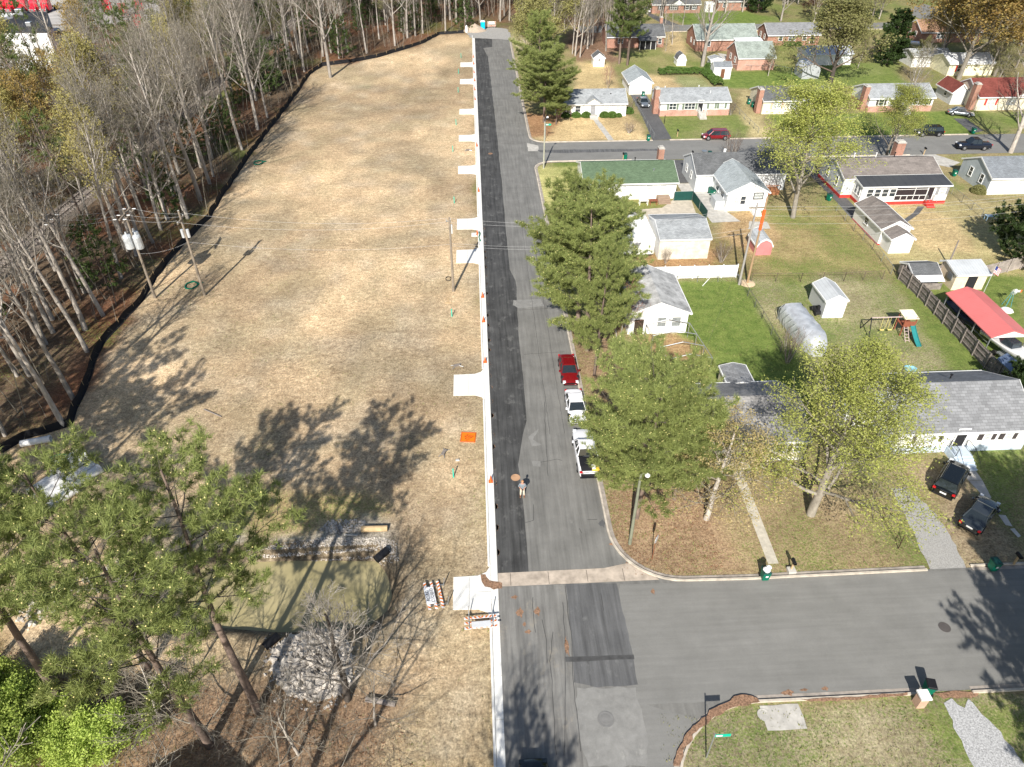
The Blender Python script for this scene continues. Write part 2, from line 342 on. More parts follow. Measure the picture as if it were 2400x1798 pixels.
fm=n.noise(1.1,n.pos((1,1.5,1)),9,.78); base=n.mix(1.,base,n.ramp(f4,.35,.65,.8,1.2),'MULTIPLY'); base=n.mix(1.,base,n.mix(n.ramp(fm,.4,.6),(.8,.76,.72),(1.18,1.18,1.16)),'MULTIPLY')
gcol=n.mix(n.ramp(f2,.35,.65),(.1,.155,.035),(.2,.25,.065)); gcol=n.mix(1.,gcol,n.ramp(f5,.36,.64,.5,1.5),'MULTIPLY')
ad=n.n('Math',operation='ADD'); n.l(a2,ad.inputs[0]); n.l(n.ramp(f1,.32,.68,-.5,.5),ad.inputs[1])
ad2=n.n('Math',operation='ADD'); n.l(ad.outputs[0],ad2.inputs[0]); n.l(n.ramp(f4,.3,.7,-.25,.25),ad2.inputs[1])
c=n.mix(n.ramp(ad2.outputs[0],.4,.8,0,.92),base,gcol); n.l(c,n.b.inputs['Base Color']); n.b.inputs['Roughness'].default_value=1; n.b.inputs['Specular IOR Level'].default_value=.05
n.bump(n.mix(.5,f3,f1),.9,.08)
me=fast_mesh('ground',np.stack([GX,GY,GZ],-1).reshape(-1,3),F,n.m)
at=me.attributes.new('soil','FLOAT_COLOR','POINT'); at.data.foreach_set('color',np.concatenate([soil.reshape(-1,3),np.ones((nx*ny,1))],1).astype(np.float32).ravel())
at=me.attributes.new('green','FLOAT','POINT'); at.data.foreach_set('value',np.clip(green,0,1).astype(np.float32).ravel())
tag(link('ground',me),kind='structure')
def gz(x,y):
    i=np.clip(np.searchsorted(xs,x),1,nx-1); j=np.clip(np.searchsorted(ys,y),1,ny-1)
    return float(GZ[i-1:i+1,j-1:j+1].mean())
# water
n=NT('murky_water'); f=n.noise(.25,n.pos(),3); n.l(n.mix(n.ramp(f,.35,.65),(.35,.3,.15),(.41,.35,.19)),n.b.inputs['Base Color']); n.b.inputs['Roughness'].default_value=.12; n.b.inputs['Specular IOR Level'].default_value=.4
n.bump(n.noise(3,n.pos(),3),.08,.02)
mb=MB(); cc=(sum(a for a,b in POND)/len(POND),sum(b for a,b in POND)/len(POND))
mb.poly([(cc[0]+(a-cc[0])*1.12,cc[1]+(b-cc[1])*1.12,-.8) for a,b in POND]); mb.build('pond_water',n.m,kind='structure')
# ================================================================ ROADS
def asphalt(name,a,b,streak=.25,light=(.3,.29,.27),lt=.62,sc=(1,.05,1)):
    n=NT(name); p=n.pos(); f=n.noise(.35,p,6,.65); fs=n.noise(3.2,n.pos(sc),4,.6); fg=n.noise(40,p,3,.8); fp=n.noise(.8,n.pos((1,.6,1)),8,.72)
    c=n.mix(n.ramp(f,.3,.7),a,b); c=n.mix(1.,c,n.ramp(fs,.3,.7,1-streak,1+streak),'MULTIPLY'); c=n.mix(1.,c,n.ramp(fg,.3,.7,.8,1.2),'MULTIPLY')
    c=n.mix(n.ramp(fp,lt,lt+.1,0,.6),c,light)
    n.l(c,n.b.inputs['Base Color']); n.b.inputs['Roughness'].default_value=.85; n.b.inputs['Specular IOR Level'].default_value=.25; n.bump(fg,.3,.01); return n.m
OLD=asphalt('old_asphalt',(.15,.147,.137),(.215,.21,.195),.18); NEW=asphalt('new_asphalt',(.042,.042,.042),(.085,.085,.083),.4,(.17,.168,.16),.55)
STA=asphalt('street_asphalt',(.185,.182,.17),(.23,.226,.212),.07,(.26,.25,.22),.64,(.05,1,1)); PALE=asphalt('pale_worn_asphalt',(.21,.207,.195),(.27,.265,.25),.12,(.4,.39,.36),.6,(.6,.6,1))
PATCH=asphalt('patch_asphalt',(.1,.101,.103),(.135,.135,.135),.3,(.2,.2,.195),.6)
DRIVE=asphalt('driveway_asphalt',(.09,.09,.092),(.13,.13,.13),.15,(.2,.19,.18),.66,(1,.3,1))
def sheet(name,pts,z,mat,kind='structure',wob=0,sub=None):
    if wob:
        out=[]; rr=random.Random(len(pts)*7+int(abs(pts[0][0])*10))
        for (ax,ay),(bx,by) in zip(pts,pts[1:]+pts[:1]):
            L=math.hypot(bx-ax,by-ay); k=max(1,int(L/(sub or .8)))
            for i in range(k):
                t=i/k; out.append((ax+(bx-ax)*t+rr.uniform(-wob,wob)*(i>0),ay+(by-ay)*t+rr.uniform(-wob,wob)*(i>0)))
        pts=out
    mb=MB(); mb.poly([(x,y,z) for x,y in pts]); return mb.build(name,mat,kind=kind)
def arc(cx,cy,r,a0,a1,n=10): return [(cx+r*math.cos(R(a0+(a1-a0)*i/n)),cy+r*math.sin(R(a0+(a1-a0)*i/n))) for i in range(n+1)]
NEc=arc(15.2,38.1,5.25,180,270); SEc=arc(17.5,16.4,6.7,90,180); NWb=arc(13,131.4,3,180,270)[::1]; SWb=arc(13,115.8,3.1,90,180)
road=[(.6,-60),(10.8,-60)]+SEc[::-1]+[(160,23.1),(160,32.75),(15.2,32.85)]+NEc[::-1]+[(9.95,60),(9.9,112.7)]+SWb[::-1]+[(300,118.9),(300,128.3)]+NWb[::-1]+[(9.95,134.4),(10,205),(10.3,214),(8.5,220),(3,221),(.6,212)]
road=[p for p in road]
sheet('road',road,.03,OLD)
def strip(name,x0,x1,y0,y1,z,m,wob=0): return sheet(name,rect(x0,x1,y0,y1),z,m,wob=wob)
sheet('street',[(10.2,23.2),(160,23.2),(160,32.7),(14,32.6),(10,32.7),(9.2,30),(9.5,27),(8.6,22),(9.6,18),(11.0,18.5),(11.8,20.6),(13.4,22)],.034,STA,wob=.05)
sheet('cross_street',[(12.9,119),(300,119),(300,128.2),(13,128.2),(11,127.2),(10.8,121)],.034,STA,wob=.03)
sheet('new_lane',[(.63,34.1),(3.05,34.1),(3.1,36.9),(3.1,40),(2.92,46),(3.6,50),(4.1,52),(4.2,62),(4.2,67.6),(4.5,76),(4.5,79),(3.9,82),(3.9,89),(4.0,114),(3.95,144),(3.7,189),(2.7,197.4),(5.1,198.6),(5.3,208),(.63,208)],.036,NEW,wob=.05,sub=1.5)
sheet('old_lane',[(.63,-30),(4.6,-30),(5.4,18),(5.5,22),(5.6,26),(5.75,32.9),(.63,32.9)],.036,asphalt('dusty_lane',(.165,.16,.15),(.22,.215,.2),.25,(.3,.27,.22),.56,(1,.06,1)),wob=.04,sub=1)
sheet('worn_patch',pxp((1352,1612),(1490,1612),(1520,1740),(1515,1798),(1380,1798),(1350,1700)),.038,PALE,wob=.1,sub=.5)
sheet('dark_patch',pxp((1325,1370),(1445,1368),(1480,1520),(1495,1605),(1400,1612),(1345,1600),(1340,1500)),.037,PATCH,wob=.06,sub=.6)
sheet('trench_patch',pxp((1325,1540),(1485,1535),(1487,1546),(1326,1552)),.040,mk('tar',(.07,.07,.07),.8,var=.3),wob=.03)
for q in [[('E',200,640),('E',250,600),('E',285,570),('E',240,660),('E',310,700),('E',230,715)],[('E',225,830),('E',300,835),('E',300,880),('E',240,875)],[('C',80,1050),('C',300,1040),('C',330,1100),('C',120,1115),('C',75,1090)]]:
    sheet('road_patch',[g(*a) for a in q],.041,PALE,wob=.08,sub=.4)
for q in [[('A',270,1215),('A',1240,1205),('A',1280,1220),('A',500,1240),('A',300,1235)],[('A',190,1160),('A',280,1180),('A',280,1225),('A',200,1225)]]:
    sheet('road_patch',[g(*a) for a in q],.041,PATCH if q[0][1]==270 else CONC,wob=.1,sub=.8)
# far streets
sheet('far_street',rect(30,300,213,221.2),.03,STA); sheet('far_street_corner',pxp((2120,28),(2160,8),(2240,30),(2195,50),(2160,46)),.03,STA)
sheet('turnaround',[(-.6,209),(.63,208.2),(10,206),(10.6,214),(9.5,219),(5.5,221),(1,218),(-1.5,214)],.05,mk('gravel_grey',(.33,.32,.3),.95,var=.3,scale=4),wob=.3,sub=1)
# tar seams and cracks on the old lane
mb=MB(); rr=random.Random(3)
def crack(pts,wd):
    L=[]; 
    for (ax,ay),(bx,by) in zip(pts,pts[1:]):
        k=max(2,int(math.hypot(bx-ax,by-ay)/.7))
        for i in range(k): L.append((ax+(bx-ax)*i/k+rr.uniform(-.05,.05),ay+(by-ay)*i/k+rr.uniform(-.05,.05)))
    for (ax,ay),(bx,by) in zip(L,L[1:]):
        dx,dy=by-ay,-(bx-ax); l=math.hypot(dx,dy) or 1; dx*=wd/l; dy*=wd/l; mb.poly([(ax-dx,ay-dy,.043),(ax+dx,ay+dy,.043),(bx+dx,by+dy,.043),(bx-dx,by-dy,.043)])
for a in ([('R',500,190),('R',550,640),('R',560,950),('R',600,1300),('R',640,1657)],[('R',480,330),('R',500,700),('R',490,1657)],[('R',235,290),('R',260,640)],[('R',310,460),('R',345,640),('R',360,900)],[('R',400,560),('R',380,800),('R',430,1657)],[('R',785,250),('R',830,470)],[('E',330,350),('E',360,1000)],[('E',180,1330),('E',245,1310),('E',235,1120)],[('E',680,1310),('E',830,1300)],[('E',300,840),('E',430,820),('E',520,835)],[('E',610,1380),('E',650,1450)]): crack([g(*q) for q in a],.02)
for x in (6.2,7.6): crack([(x,50),(x+.1,110)],.015)
for y in (63,72,95,108,128,150): crack([(4.5,y),(9.8,y+.3)],.02)
mb.build('road_cracks',mk('tar_crack',(.06,.06,.06),.9),kind='structure')
# valley gutter at the junction
mb=MB(); X=[.63,5.7,7.6,10.5]; 
mb.poly([(.66,32.95,.045),(13.1,32.95,.045),(12.2,33.9,.045),(11.2,34.7,.045),(9,34.25,.045),(.66,34.2,.045)]); mb.build('valley_gutter',mk('stained_concrete',(.45,.38,.31),.9,var=.3,scale=1.2),kind='structure')
mb=MB(); 
for x in (1.6,4.55,7.55,10.4): mb.box(x,x+.03,33,34.15,.046,.05)
mb.build('gutter_joints',DARK,kind='structure')
# new kerb and gutter with driveway dips
AP=[(180,183.8),(165.8,169.6),(145,148.2),(129.7,132.9),(114.4,117.8),(93.9,97.3),(84,87.6),(56.25,59.7),(31.1,34)]
ed=sorted([-20]+[e for a in AP for e in a]+[212]); mb=MB()
for a,b in zip(ed[::2],ed[1::2]):
    if b-a<.5: continue
    mb.box(-.12,.06,a+.9,b-.9,-.1,.16)
mb.build('new_kerb',NEWCONC,kind='structure',bevel=.03)
mb=MB(); y=-20
while y<212: mb.box(.075,.62,y,min(y+3.02,212),-.05,.047); y+=3.05
mb.build('new_gutter',NEWCONC,kind='structure')
mb=MB()
for a,b in AP:
    xl=-3.1 if a>50 else -2.8
    top=[(0.06,b+.9),(-.25,b+.35),(-.9,b+.05),(xl,b)]; bot=[(xl,a),(-.9,a-.05),(-.25,a-.35),(.06,a-.9)]
    mb.prism((top+bot)[::-1],-.1,.051)
mb.build('driveway_aprons',NEWCONC,kind='structure')
mb=MB()
for a,b in AP: mb.box(-1.6,-1.575,a+.03,b-.03,.0512,.053); mb.box(-.9,.05,(a+b)/2,(a+b)/2+.025,.0512,.053)
mb.build('apron_joints',mk('joint_grey',(.2,.19,.18),.9),kind='structure')  # apron joints as thin dark grey strips
# old kerbs: kerb top strip and gutter
def kerb(name,pts,wd=.16,h=.16,gut=.35,side=1,mat=None):
    mb=MB(); mg=MB(); n=len(pts); N=[]
    for i in range(n):
        a=Vector(pts[max(i-1,0)]); b=Vector(pts[min(i+1,n-1)]); d=(b-a).normalized(); N.append(Vector((d.y,-d.x))*side)
    for i in range(n-1):
        a,b=Vector(pts[i]),Vector(pts[i+1]); na,nb=N[i],N[i+1]
        q=[a,b,b-nb*wd,a-na*wd]; mb.add([(v.x,v.y,z) for z in (-.1,h) for v in q],[(4,5,6,7),(0,1,5,4),(2,3,7,6),(3,0,4,7),(1,2,6,5)])
        q=[a,b,b+nb*gut,a+na*gut]; mg.poly([(v.x,v.y,.044) for v in q])
    mb.build(name,mat or CONC,kind='structure'); mg.build(name+'_gutter',mk('gutter_stone',(.34,.3,.26),.9,var=.3,scale=1.5),kind='structure')
OK=mk('old_kerb_stone',(.52,.46,.38),.9,var=.25,scale=1.5)
kerb('kerb_corner',[(9.95,112),(9.95,90),(9.92,60),(9.95,43)]+NEc+[(20,32.75),(34.2,32.85)],side=-1,mat=OK); kerb('kerb_north',[(37.8,32.9),(80,32.9)],side=1,mat=OK)
for k,s in (((SEc[::-1]+[(22,23.08),(29,23.08)]),1),([(32.2,23.0),(80,23.0)],1)): kerb('kerb_south',k[::-1],side=1,mat=OK)
kerb('kerb_lane',[(9.98,205),(9.95,134.4)]+NWb+[(32.4,128.3)],side=-1,mat=OK); kerb('kerb_block',[(9.95,112)]+SWb[::-1]+[(26.8,118.9)],side=1,mat=OK)
kerb('kerb_street_far',[(35.6,128.3),(92,128.35)],side=1,mat=OK); kerb('kerb_street_near',[(36.3,118.9),(76,118.9)],side=-1,mat=OK)
kerb('kerb_far_row',[(55,213),(200,213)],side=-1,mat=OK)
# driveways, paths, patios
GRAV=mk('gravel',(.34,.33,.31),.95,var=.35,scale=14); GRAV2=mk('pale_gravel',(.4,.4,.4),.95,var=.5,scale=11)
sheet('gravel_driveway',[g('F',1130,1050),g('F',1260,1040),g('F',1420,1180),g('F',1560,1350),g('F',1720,1640),g('S',1740,50),g('S',1450,60),g('F',1400,1600),g('F',1250,1280)],.02,GRAV,wob=.12,sub=.5)
sheet('gravel_driveway_near',[(29.9,22.3),(30.6,22.6),(31.1,21.9),(31.7,22.5),(32.4,20.6),(33,17.5),(33,12),(29.5,12),(29.6,18.4),(29.7,20.2)],.02,GRAV2,wob=.12,sub=.4)
sheet('driveway',[(33.4,156.2),(36.9,156),(36.5,142),(36.1,128.7),(32.4,128.4),(33.2,142)],.02,DRIVE,wob=.05)
sheet('driveway',[(33.1,118.8),(36.2,118.6),(36.3,113),(35.8,108.7),(32.3,108.8)],.02,DRIVE,wob=.05)
sheet('driveway',[(26.9,118.8),(33.05,118.8),(33,114.6),(26.9,114.9)],.018,CONC)
sheet('patio',[(32.3,108.6),(36.6,108.6),(36.6,102),(37.2,98),(38.4,94.4),(34.1,94.2),(33.4,101.5),(33,104),(32.3,104)],.02,CONC,wob=.04)
sheet('patio',[(24,99.2),(27.9,99.6),(30.4,102.5),(33,102),(32.4,96),(32.2,91.5),(23.5,91.5)],.022,mk('pale_patio',(.52,.46,.37),.9,var=.2,scale=1.5),wob=.03)
sheet('patio',[g('C',1990,410),g('C',2130,415),g('C',2160,470),g('C',1980,475)],.02,CONC,wob=.08)
sheet('path',[(22.2,45.2),(23.1,45.2),(22.85,34),(22.0,34)],.02,mk('path_concrete',(.5,.46,.38),.9,var=.2)); sheet('path',[(23,142),(24,142),(25.4,128.9),(24.3,128.9)],.02,CONC,wob=.05)
for q in ([(1670,885),(1800,885),(1870,985),(1760,990)],[(1762,992),(1872,988),(1945,1130),(1905,1150)],[(1905,1160),(1950,1150),(2025,1235),(1970,1240)],[(2000,1265),(2060,1270),(2115,1360),(2060,1350)],[(2095,1380),(2130,1375),(2185,1440),(2160,1450)]): sheet('path',[g('F',*a) for a in q],.02,CONC,wob=.03)
sheet('path',[g('D',1350,290),g('D',1405,290),g('D',1360,350),g('D',1240,435),g('D',1215,410),g('D',1310,345)],.02,DRIVE); sheet('driveway',[(55,118.9),(57.6,118.9),(57.3,99),(55.7,86.5),(54.9,88),(55.2,100)],.02,DRIVE,wob=.06)
sheet('driveway',[(74.8,123),(80.6,119),(83,115),(80,113),(76,116)],.02,CONC,wob=.05); sheet('driveway',[g('B',1640,960),g('B',1740,960),g('B',1880,1060),g('B',1790,1080)],.02,DRIVE,wob=.05)
sheet('driveway',[(52.5,237),(54.6,237),(59.5,221.3),(55.3,221.3)],.02,DRIVE); sheet('path',[g('A',1730,430),g('A',1800,440),g('A',1870,520),g('A',1820,520)],.02,CONC)
sheet('path',[(22.6,12),(23.9,12),(23.9,21),(19.2,21.2),(19.2,22.9),(18,22.9)] and rect(17.6,20.2,21.1,22.75),.02,CONC,wob=.04)
# paths and leaf piles
LEAF=mk('pine_straw_litter',(.25,.15,.095),.95,var=.6,scale=9)
for q in ([(1370,1657),(1400,1540),(1480,1390),(1600,1270),(1700,1190),(1790,1150),(1860,1095),(1920,1080),(2050,1110),(2070,1140),(1900,1175),(1700,1260),(1560,1380),(1470,1500),(1420,1657)],):
    sheet('leaf_litter',[g('R',*a) for a in q],.175,LEAF,wob=.1,sub=.3)
for o,x,y,a,b in (('R',135,410,.35,.5),('R',275,400,.3,.45),('R',170,505,.15,.25),('R',200,565,.3,.2),('R',90,285,.3,.2),('S',300,1058,.55,.25),('S',430,1035,.35,.12),('S',600,1025,.3,.18),('R',1210,240,.2,.3),('R',515,690,.18,.9),('E',800,1340,.35,.5),('E',880,1505,.3,.2)):
    X,Y=g(o,x,y); sheet('leaf_litter',[(X+a*(.75+.3*math.sin(k*2.7))*math.cos(k*.63),Y+b*(.75+.3*math.cos(k*3.1))*math.sin(k*.63)) for k in range(10)],.047,LEAF if (o,x)!=('E',800) else DRIVE,wob=.08,sub=.2)
sheet('leaf_litter',[g('Q',*a) for a in ((1885,100),(1925,100),(1960,150),(2060,170),(2060,215),(1990,225),(1920,200),(1895,160))],.056,LEAF,wob=.1,sub=.3)
for k in range(26): Y=36+k*2.3+rr.random(); sheet('leaf_litter',[(.64+(.22+.12*rr.random())*abs(math.cos(j*.7)),Y+.35*math.sin(j*.7)) for j in range(9)],.0475+.0001*k,LEAF,wob=.05,sub=.2)
sheet('leaf_litter',[g('S',*a) for a in ((400,1118),(800,1098),(1260,1062),(1260,1085),(800,1125),(480,1138))],.175,LEAF,wob=.05,sub=.4)
sheet('leaf_litter',[g('S',*a) for a in ((1480,1060),(1850,1040),(1830,1085),(1560,1110))],.05,LEAF,wob=.1,sub=.4)
# ================================================================ TREES
BARK=barkmat('grey_bark',(.47,.43,.38),(.25,.22,.19)); BARKD=barkmat('dark_bark',(.13,.11,.095),(.07,.06,.05)); TWIG=barkmat('twig_bark',(.33,.295,.24),(.18,.16,.125)); PBARK=barkmat('pine_bark',(.27,.2,.16),(.13,.1,.085))
TWIGB=barkmat('brown_twigs',(.2,.15,.12),(.13,.1,.08)); TWIGR=barkmat('red_twigs',(.34,.19,.14),(.24,.13,.1))
L_YEL=leafmat('yellow_buds',(.52,.47,.17),(.36,.31,.11)); L_GRN=leafmat('spring_leaves',(.46,.47,.13),(.27,.31,.075)); L_ORG=leafmat('bronze_buds',(.4,.25,.09),(.34,.29,.09)); L_OLV=leafmat('olive_buds',(.27,.27,.1),(.2,.19,.08))
L_PIN=leafmat('pine_needles',(.18,.22,.065),(.085,.12,.035),.25); L_PIN2=leafmat('pine_needles_yellowish',(.33,.37,.12),(.16,.2,.06),.3); L_CONE=mk('pollen_cones',(.75,.65,.28),.8); L_EVG=leafmat('dark_evergreen_leaves',(.05,.085,.02),(.025,.045,.014),.15); L_BRT=leafmat('bright_leaves',(.55,.64,.15),(.28,.38,.08)); L_RED=leafmat('maroon_leaves',(.16,.02,.03),(.09,.015,.02)); L_HDG=leafmat('hedge_leaves',(.12,.2,.04),(.06,.11,.025),.2)
class TB:      # fast tube batch
    def __init__(s): s.V=[]; s.F=[]; s.n=0
    def tube(s,pts,rs,k):
        m=len(pts); base=s.n
        for i,(p,r) in enumerate(zip(pts,rs)):
            d=(pts[min(i+1,m-1)]-pts[max(i-1,0)]).normalized(); u=d.cross(Vector((0,0,1)) if abs(d.z)<.95 else Vector((1,0,0))).normalized(); v=d.cross(u)
            for j in range(k):
                a=2*math.pi*j/k; q=p+(u*math.cos(a)+v*math.sin(a))*r; s.V.append((q.x,q.y,q.z))
        for i in range(m-1):
            for j in range(k): s.F.append((base+i*k+j,base+i*k+(j+1)%k,base+(i+1)*k+(j+1)%k,base+(i+1)*k+j))
        s.n+=m*k
    def mesh(s,name,mat): return fast_mesh(name,s.V,s.F,mat,True)
def rvec(r): return Vector((r.gauss(0,1),r.gauss(0,1),r.gauss(0,1))).normalized()
def skeleton(seed,H,r0,bare=.5,n1=12,ang=(30,55),ratio=.38,kids=(6,5,4),up=(.10,.12,.1,.05),jit=.14,tw=.011,lean=0,fork=0,taper=.75,lv=3,n0=10):
    r=random.Random(seed); T=TB(); C=TB(); tips=[]
    sides=(8,5,4,3,3); segs=(n0,6,4,3,2)
    def grow(p,d,L,rad,lev):
        n=segs[lev]; pts=[p.copy()]; rs=[rad]; end=max(rad*(.25 if lev else 1-taper),tw)
        for i in range(n):
            d=(d+rvec(r)*jit*(.35 if lev==0 else 1)+Vector((0,0,1))*up[lev]).normalized(); p=p+d*(L/n); pts.append(p.copy()); rs.append(rad+(end-rad)*((i+1)/n))
        (T if lev==0 or (lev==1 and H>12) else C).tube(pts,rs,sides[lev])
        if lev>=2: tips.append((pts[-1],d.copy()))
        if lev>=lv: 
            tips.append((pts[len(pts)//2],d.copy())); return
        cnt=n1 if lev==0 else kids[lev-1]; st=bare if lev==0 else .25; az=r.uniform(0,6.28)
        for k in range(cnt):
            t=st+(1-st)*(k+r.random())/cnt; t=min(t,.98); f=t*n; i=int(f); q=pts[i].lerp(pts[min(i+1,n)],f-i); rr_=(rs[i]+(rs[min(i+1,n)]-rs[i])*(f-i))
            dd=(pts[min(i+1,n)]-pts[i]).normalized(); az+=2.4+r.uniform(-.5,.5); a=R(r.uniform(*ang)) if lev==0 else R(r.uniform(25,60))
            u=dd.cross(Vector((.3,.2,1))).normalized() if abs(dd.z)<.95 else dd.cross(Vector((1,0,0))).normalized(); v=dd.cross(u)
            nd=(dd*math.cos(a)+(u*math.cos(az)+v*math.sin(az))*math.sin(a)).normalized()
            ln=(H*ratio*(1.15-.75*(t-st)/(1-st)) if lev==0 else L*r.uniform(.4,.62)*(1.2-.6*t))*r.uniform(.75,1.2)
            grow(q,nd,ln,max(rr_*r.uniform(.42,.6),tw),lev+1)
    if fork:
        for k in range(fork):
            a=6.28*k/fork+r.random(); grow(Vector((.12*math.cos(a),.12*math.sin(a),-.2)),Vector((math.cos(a)*.28,math.sin(a)*.28,1)).normalized(),H*r.uniform(.8,1),r0*.7,0)
    else: grow(Vector((0,0,-.2)),Vector((lean,0,1)).normalized(),H,r0,0)
    return T,C,tips
def leaves(name,tips,per,spread,size,mat,seed=1,thin=1.,low=None):
    rs=np.random.RandomState(seed); P0=np.array([t[0] for t in tips]); 
    if thin<1: P0=P0[rs.rand(len(P0))<thin]
    C=np.repeat(P0,per,0)+rs.randn(len(P0)*per,3)*spread; n=len(C)
    a=rs.randn(n,3); a/=np.linalg.norm(a,axis=1)[:,None]; b=np.cross(a,rs.randn(n,3)); b/=np.linalg.norm(b,axis=1)[:,None]
    s=(size*(.6+.8*rs.rand(n)))[:,None]; V=np.stack([C-a*s,C-b*s*.6,C+a*s,C+b*s*.6],1).reshape(-1,3); return fast_mesh(name,V,np.arange(n*4).reshape(n,4),mat)
def tufts(name,cen,dirs,m,ln,wd,mat,seed=1):
    rs=np.random.RandomState(seed); C=np.repeat(np.array(cen),m,0); D=np.repeat(np.array(dirs),m,0); n=len(C)
    d=D*.75+rs.randn(n,3)*.62; d/=np.linalg.norm(d,axis=1)[:,None]; s=np.cross(d,rs.randn(n,3)); s/=np.linalg.norm(s,axis=1)[:,None]
    L=(ln*(.7+.6*rs.rand(n)))[:,None]; C=C+rs.randn(n,3)*.05
    # one island per tuft is not possible with loose triangles; colour varies per needle
    V=np.stack([C-s*wd,C+s*wd,C+d*L],1).reshape(-1,3); return fast_mesh(name,V,np.arange(n*3).reshape(n,3),mat)
def pine(seed,H,r0,bare=.5,crown=5.,nb=34,needle=L_PIN,ln=.34,wd=.022,m=16,cones=True,sub=9,top=.25,tuftstep=.38,oneside=0,gap=.12):
    r=random.Random(seed); T=TB(); C=TB(); cen=[]; dr=[]
    pts=[Vector((0,0,-.2))]; d=Vector((0,0,1)); p=pts[0]
    for i in range(14): d=(d+rvec(r)*.035+Vector((0,0,.05))).normalized(); p=p+d*H/14; pts.append(p.copy())
    T.tube(pts,[r0*(1-.8*i/14) for i in range(15)],9)
    az=r.uniform(0,6)
    for k in range(nb):
        t=(k+r.random())/nb; h=bare+(1-bare)*t; 
        if r.random()<gap: continue
        f=h*14; i=min(int(f),13); q=pts[i].lerp(pts[i+1],f-i); az+=2.4+r.uniform(-.6,.6)
        env=crown*(math.sin(math.pi*(.26+.62*t))**.7)*(1-top*t*.6)*r.uniform(.42,1.2); env=max(env,1.)
        a=Vector((math.cos(az),math.sin(az),.18+.5*t)).normalized(); L=env; n=5; P_=[q.copy()]; dd=a
        for j in range(n): dd=(dd+rvec(r)*.13+Vector((0,0,.05))).normalized(); P_.append(P_[-1]+dd*L/n)
        rb=max(.02,r0*.22*(1-.5*t)*(L/crown)**.5); C.tube(P_,[rb*(1-.8*j/n) for j in range(n+1)],4)
        ns=max(3,int(sub*L/crown))
        for j in range(ns):
            tt=.28+.72*(j+r.random())/ns; f2=tt*n; i2=min(int(f2),n-1); qq=P_[i2].lerp(P_[i2+1],f2-i2); bd=(P_[i2+1]-P_[i2]).normalized(); sdv=bd.cross(Vector((0,0,1))).normalized()*(1 if j%2 else -1)
            sdir=(bd*.65+sdv*r.uniform(.4,1)+Vector((0,0,r.uniform(0,.45)))).normalized(); sl=L*r.uniform(.22,.42)*(1.2-.6*tt)+.35; e=qq+sdir*sl; C.tube([qq,qq.lerp(e,.5)+rvec(r)*.05,e],[rb*.35,rb*.25,.008],3)
            nn=max(2,int(sl/tuftstep)+1)
            for z in range(nn):
                tz=.3+.7*(z+1)/nn; cp=qq.lerp(e,tz)+rvec(r)*.14; cen.append(tuple(cp)); dr.append(tuple((sdir*.5+Vector((0,0,.75))+rvec(r)*.3).normalized()))
                if r.random()<.6: cp=cp+rvec(r)*.3; cen.append(tuple(cp)); dr.append(tuple((sdir*.4+Vector((0,0,.8))+rvec(r)*.4).normalized()))
    meshes={'trunk':T.mesh('trunk',PBARK),'branches':C.mesh('branches',BARKD),'needles':tufts('needles',cen,dr,m,ln,wd,needle,seed)}
    if cones:
        rs=np.random.RandomState(seed); cc=np.array(cen)[rs.rand(len(cen))<.22]; cc=cc+rs.randn(*cc.shape)*.06+np.array([0,0,.17]); n=len(cc); s=.045
        V=(cc[:,None,:]+np.array([[s,0,0],[0,s,0],[-s,0,0],[0,-s,0],[0,0,s*1.4]])[None]).reshape(-1,3); b=np.arange(n)[:,None]*5; F=np.concatenate([np.concatenate([b+i,b+(i+1)%4,b+4],1) for i in range(4)]); meshes['pollen_cones']=fast_mesh('pollen_cones',V,F,L_CONE)
    return meshes
PROTO={}
def proto(key,meshes): PROTO[key]=meshes
def tree(key,name,label,loc,h=1.,rz=0,group=None,cat='tree',wide=None,lean=(0,0)):
    t=thing(name,label,cat,(loc[0],loc[1],gz(loc[0],loc[1])),rz,group); t.scale=(wide or h,wide or h,h); t.rotation_euler=(lean[0],lean[1],rz)
    for k,me in PROTO[key].items():
        o=link(k,me,t)
        if k=='pollen_cones': o['kind']='stuff'
    return t
def decid(seed,leafspec=None,bark=BARK,twig=TWIG,**kw):
    T,C,tips=skeleton(seed,**kw); m={'trunk':T.mesh('trunk',bark),'crown':C.mesh('crown',twig)}
    if leafspec: per,spread,size,mat,thin=leafspec; m['leaves']=leaves('leaves',tips,per,spread,size,mat,seed,thin)
    return m
L_EVG2=leafmat('understory_leaves',(.1,.15,.04),(.045,.07,.02),.2)
# forest prototypes, about 20 m tall
for i in range(6): proto(f'bare{i}',decid(10+i,H=21,r0=.27,bare=.45+.04*(i%3),n1=13+i%3,ang=(22,45),ratio=.31,kids=(7,6,4),up=(.03,.12,.1,.05),tw=.013))
for i in range(2): proto(f'wide{i}',decid(30+i,H=20,r0=.32,bare=.28,n1=15,ang=(30,55),ratio=.42,kids=(8,6,4),up=(.03,.1,.09,.05),tw=.014))
for i in range(2): proto(f'yel{i}',decid(40+i,(8,.34,.12,L_YEL,1.),H=19,r0=.22,bare=.35,n1=13,ang=(25,48),ratio=.35,kids=(7,6,4),tw=.013))
for i in range(2): proto(f'org{i}',decid(50+i,(6,.3,.12,L_ORG,.95),H=18,r0=.22,bare=.3,n1=13,ang=(25,50),ratio=.38,kids=(7,6,4),tw=.013))
proto('olv0',decid(55,(4,.22,.11,L_OLV,.9),H=14,r0=.2,bare=.2,n1=14,ang=(25,50),ratio=.42,kids=(6,6,4),tw=.013))
for i in range(2): proto(f'sap{i}',decid(60+i,twig=TWIG,H=10,r0=.07,bare=.35,n1=9,ang=(20,40),ratio=.28,kids=(4,3,2),tw=.009,lv=2))
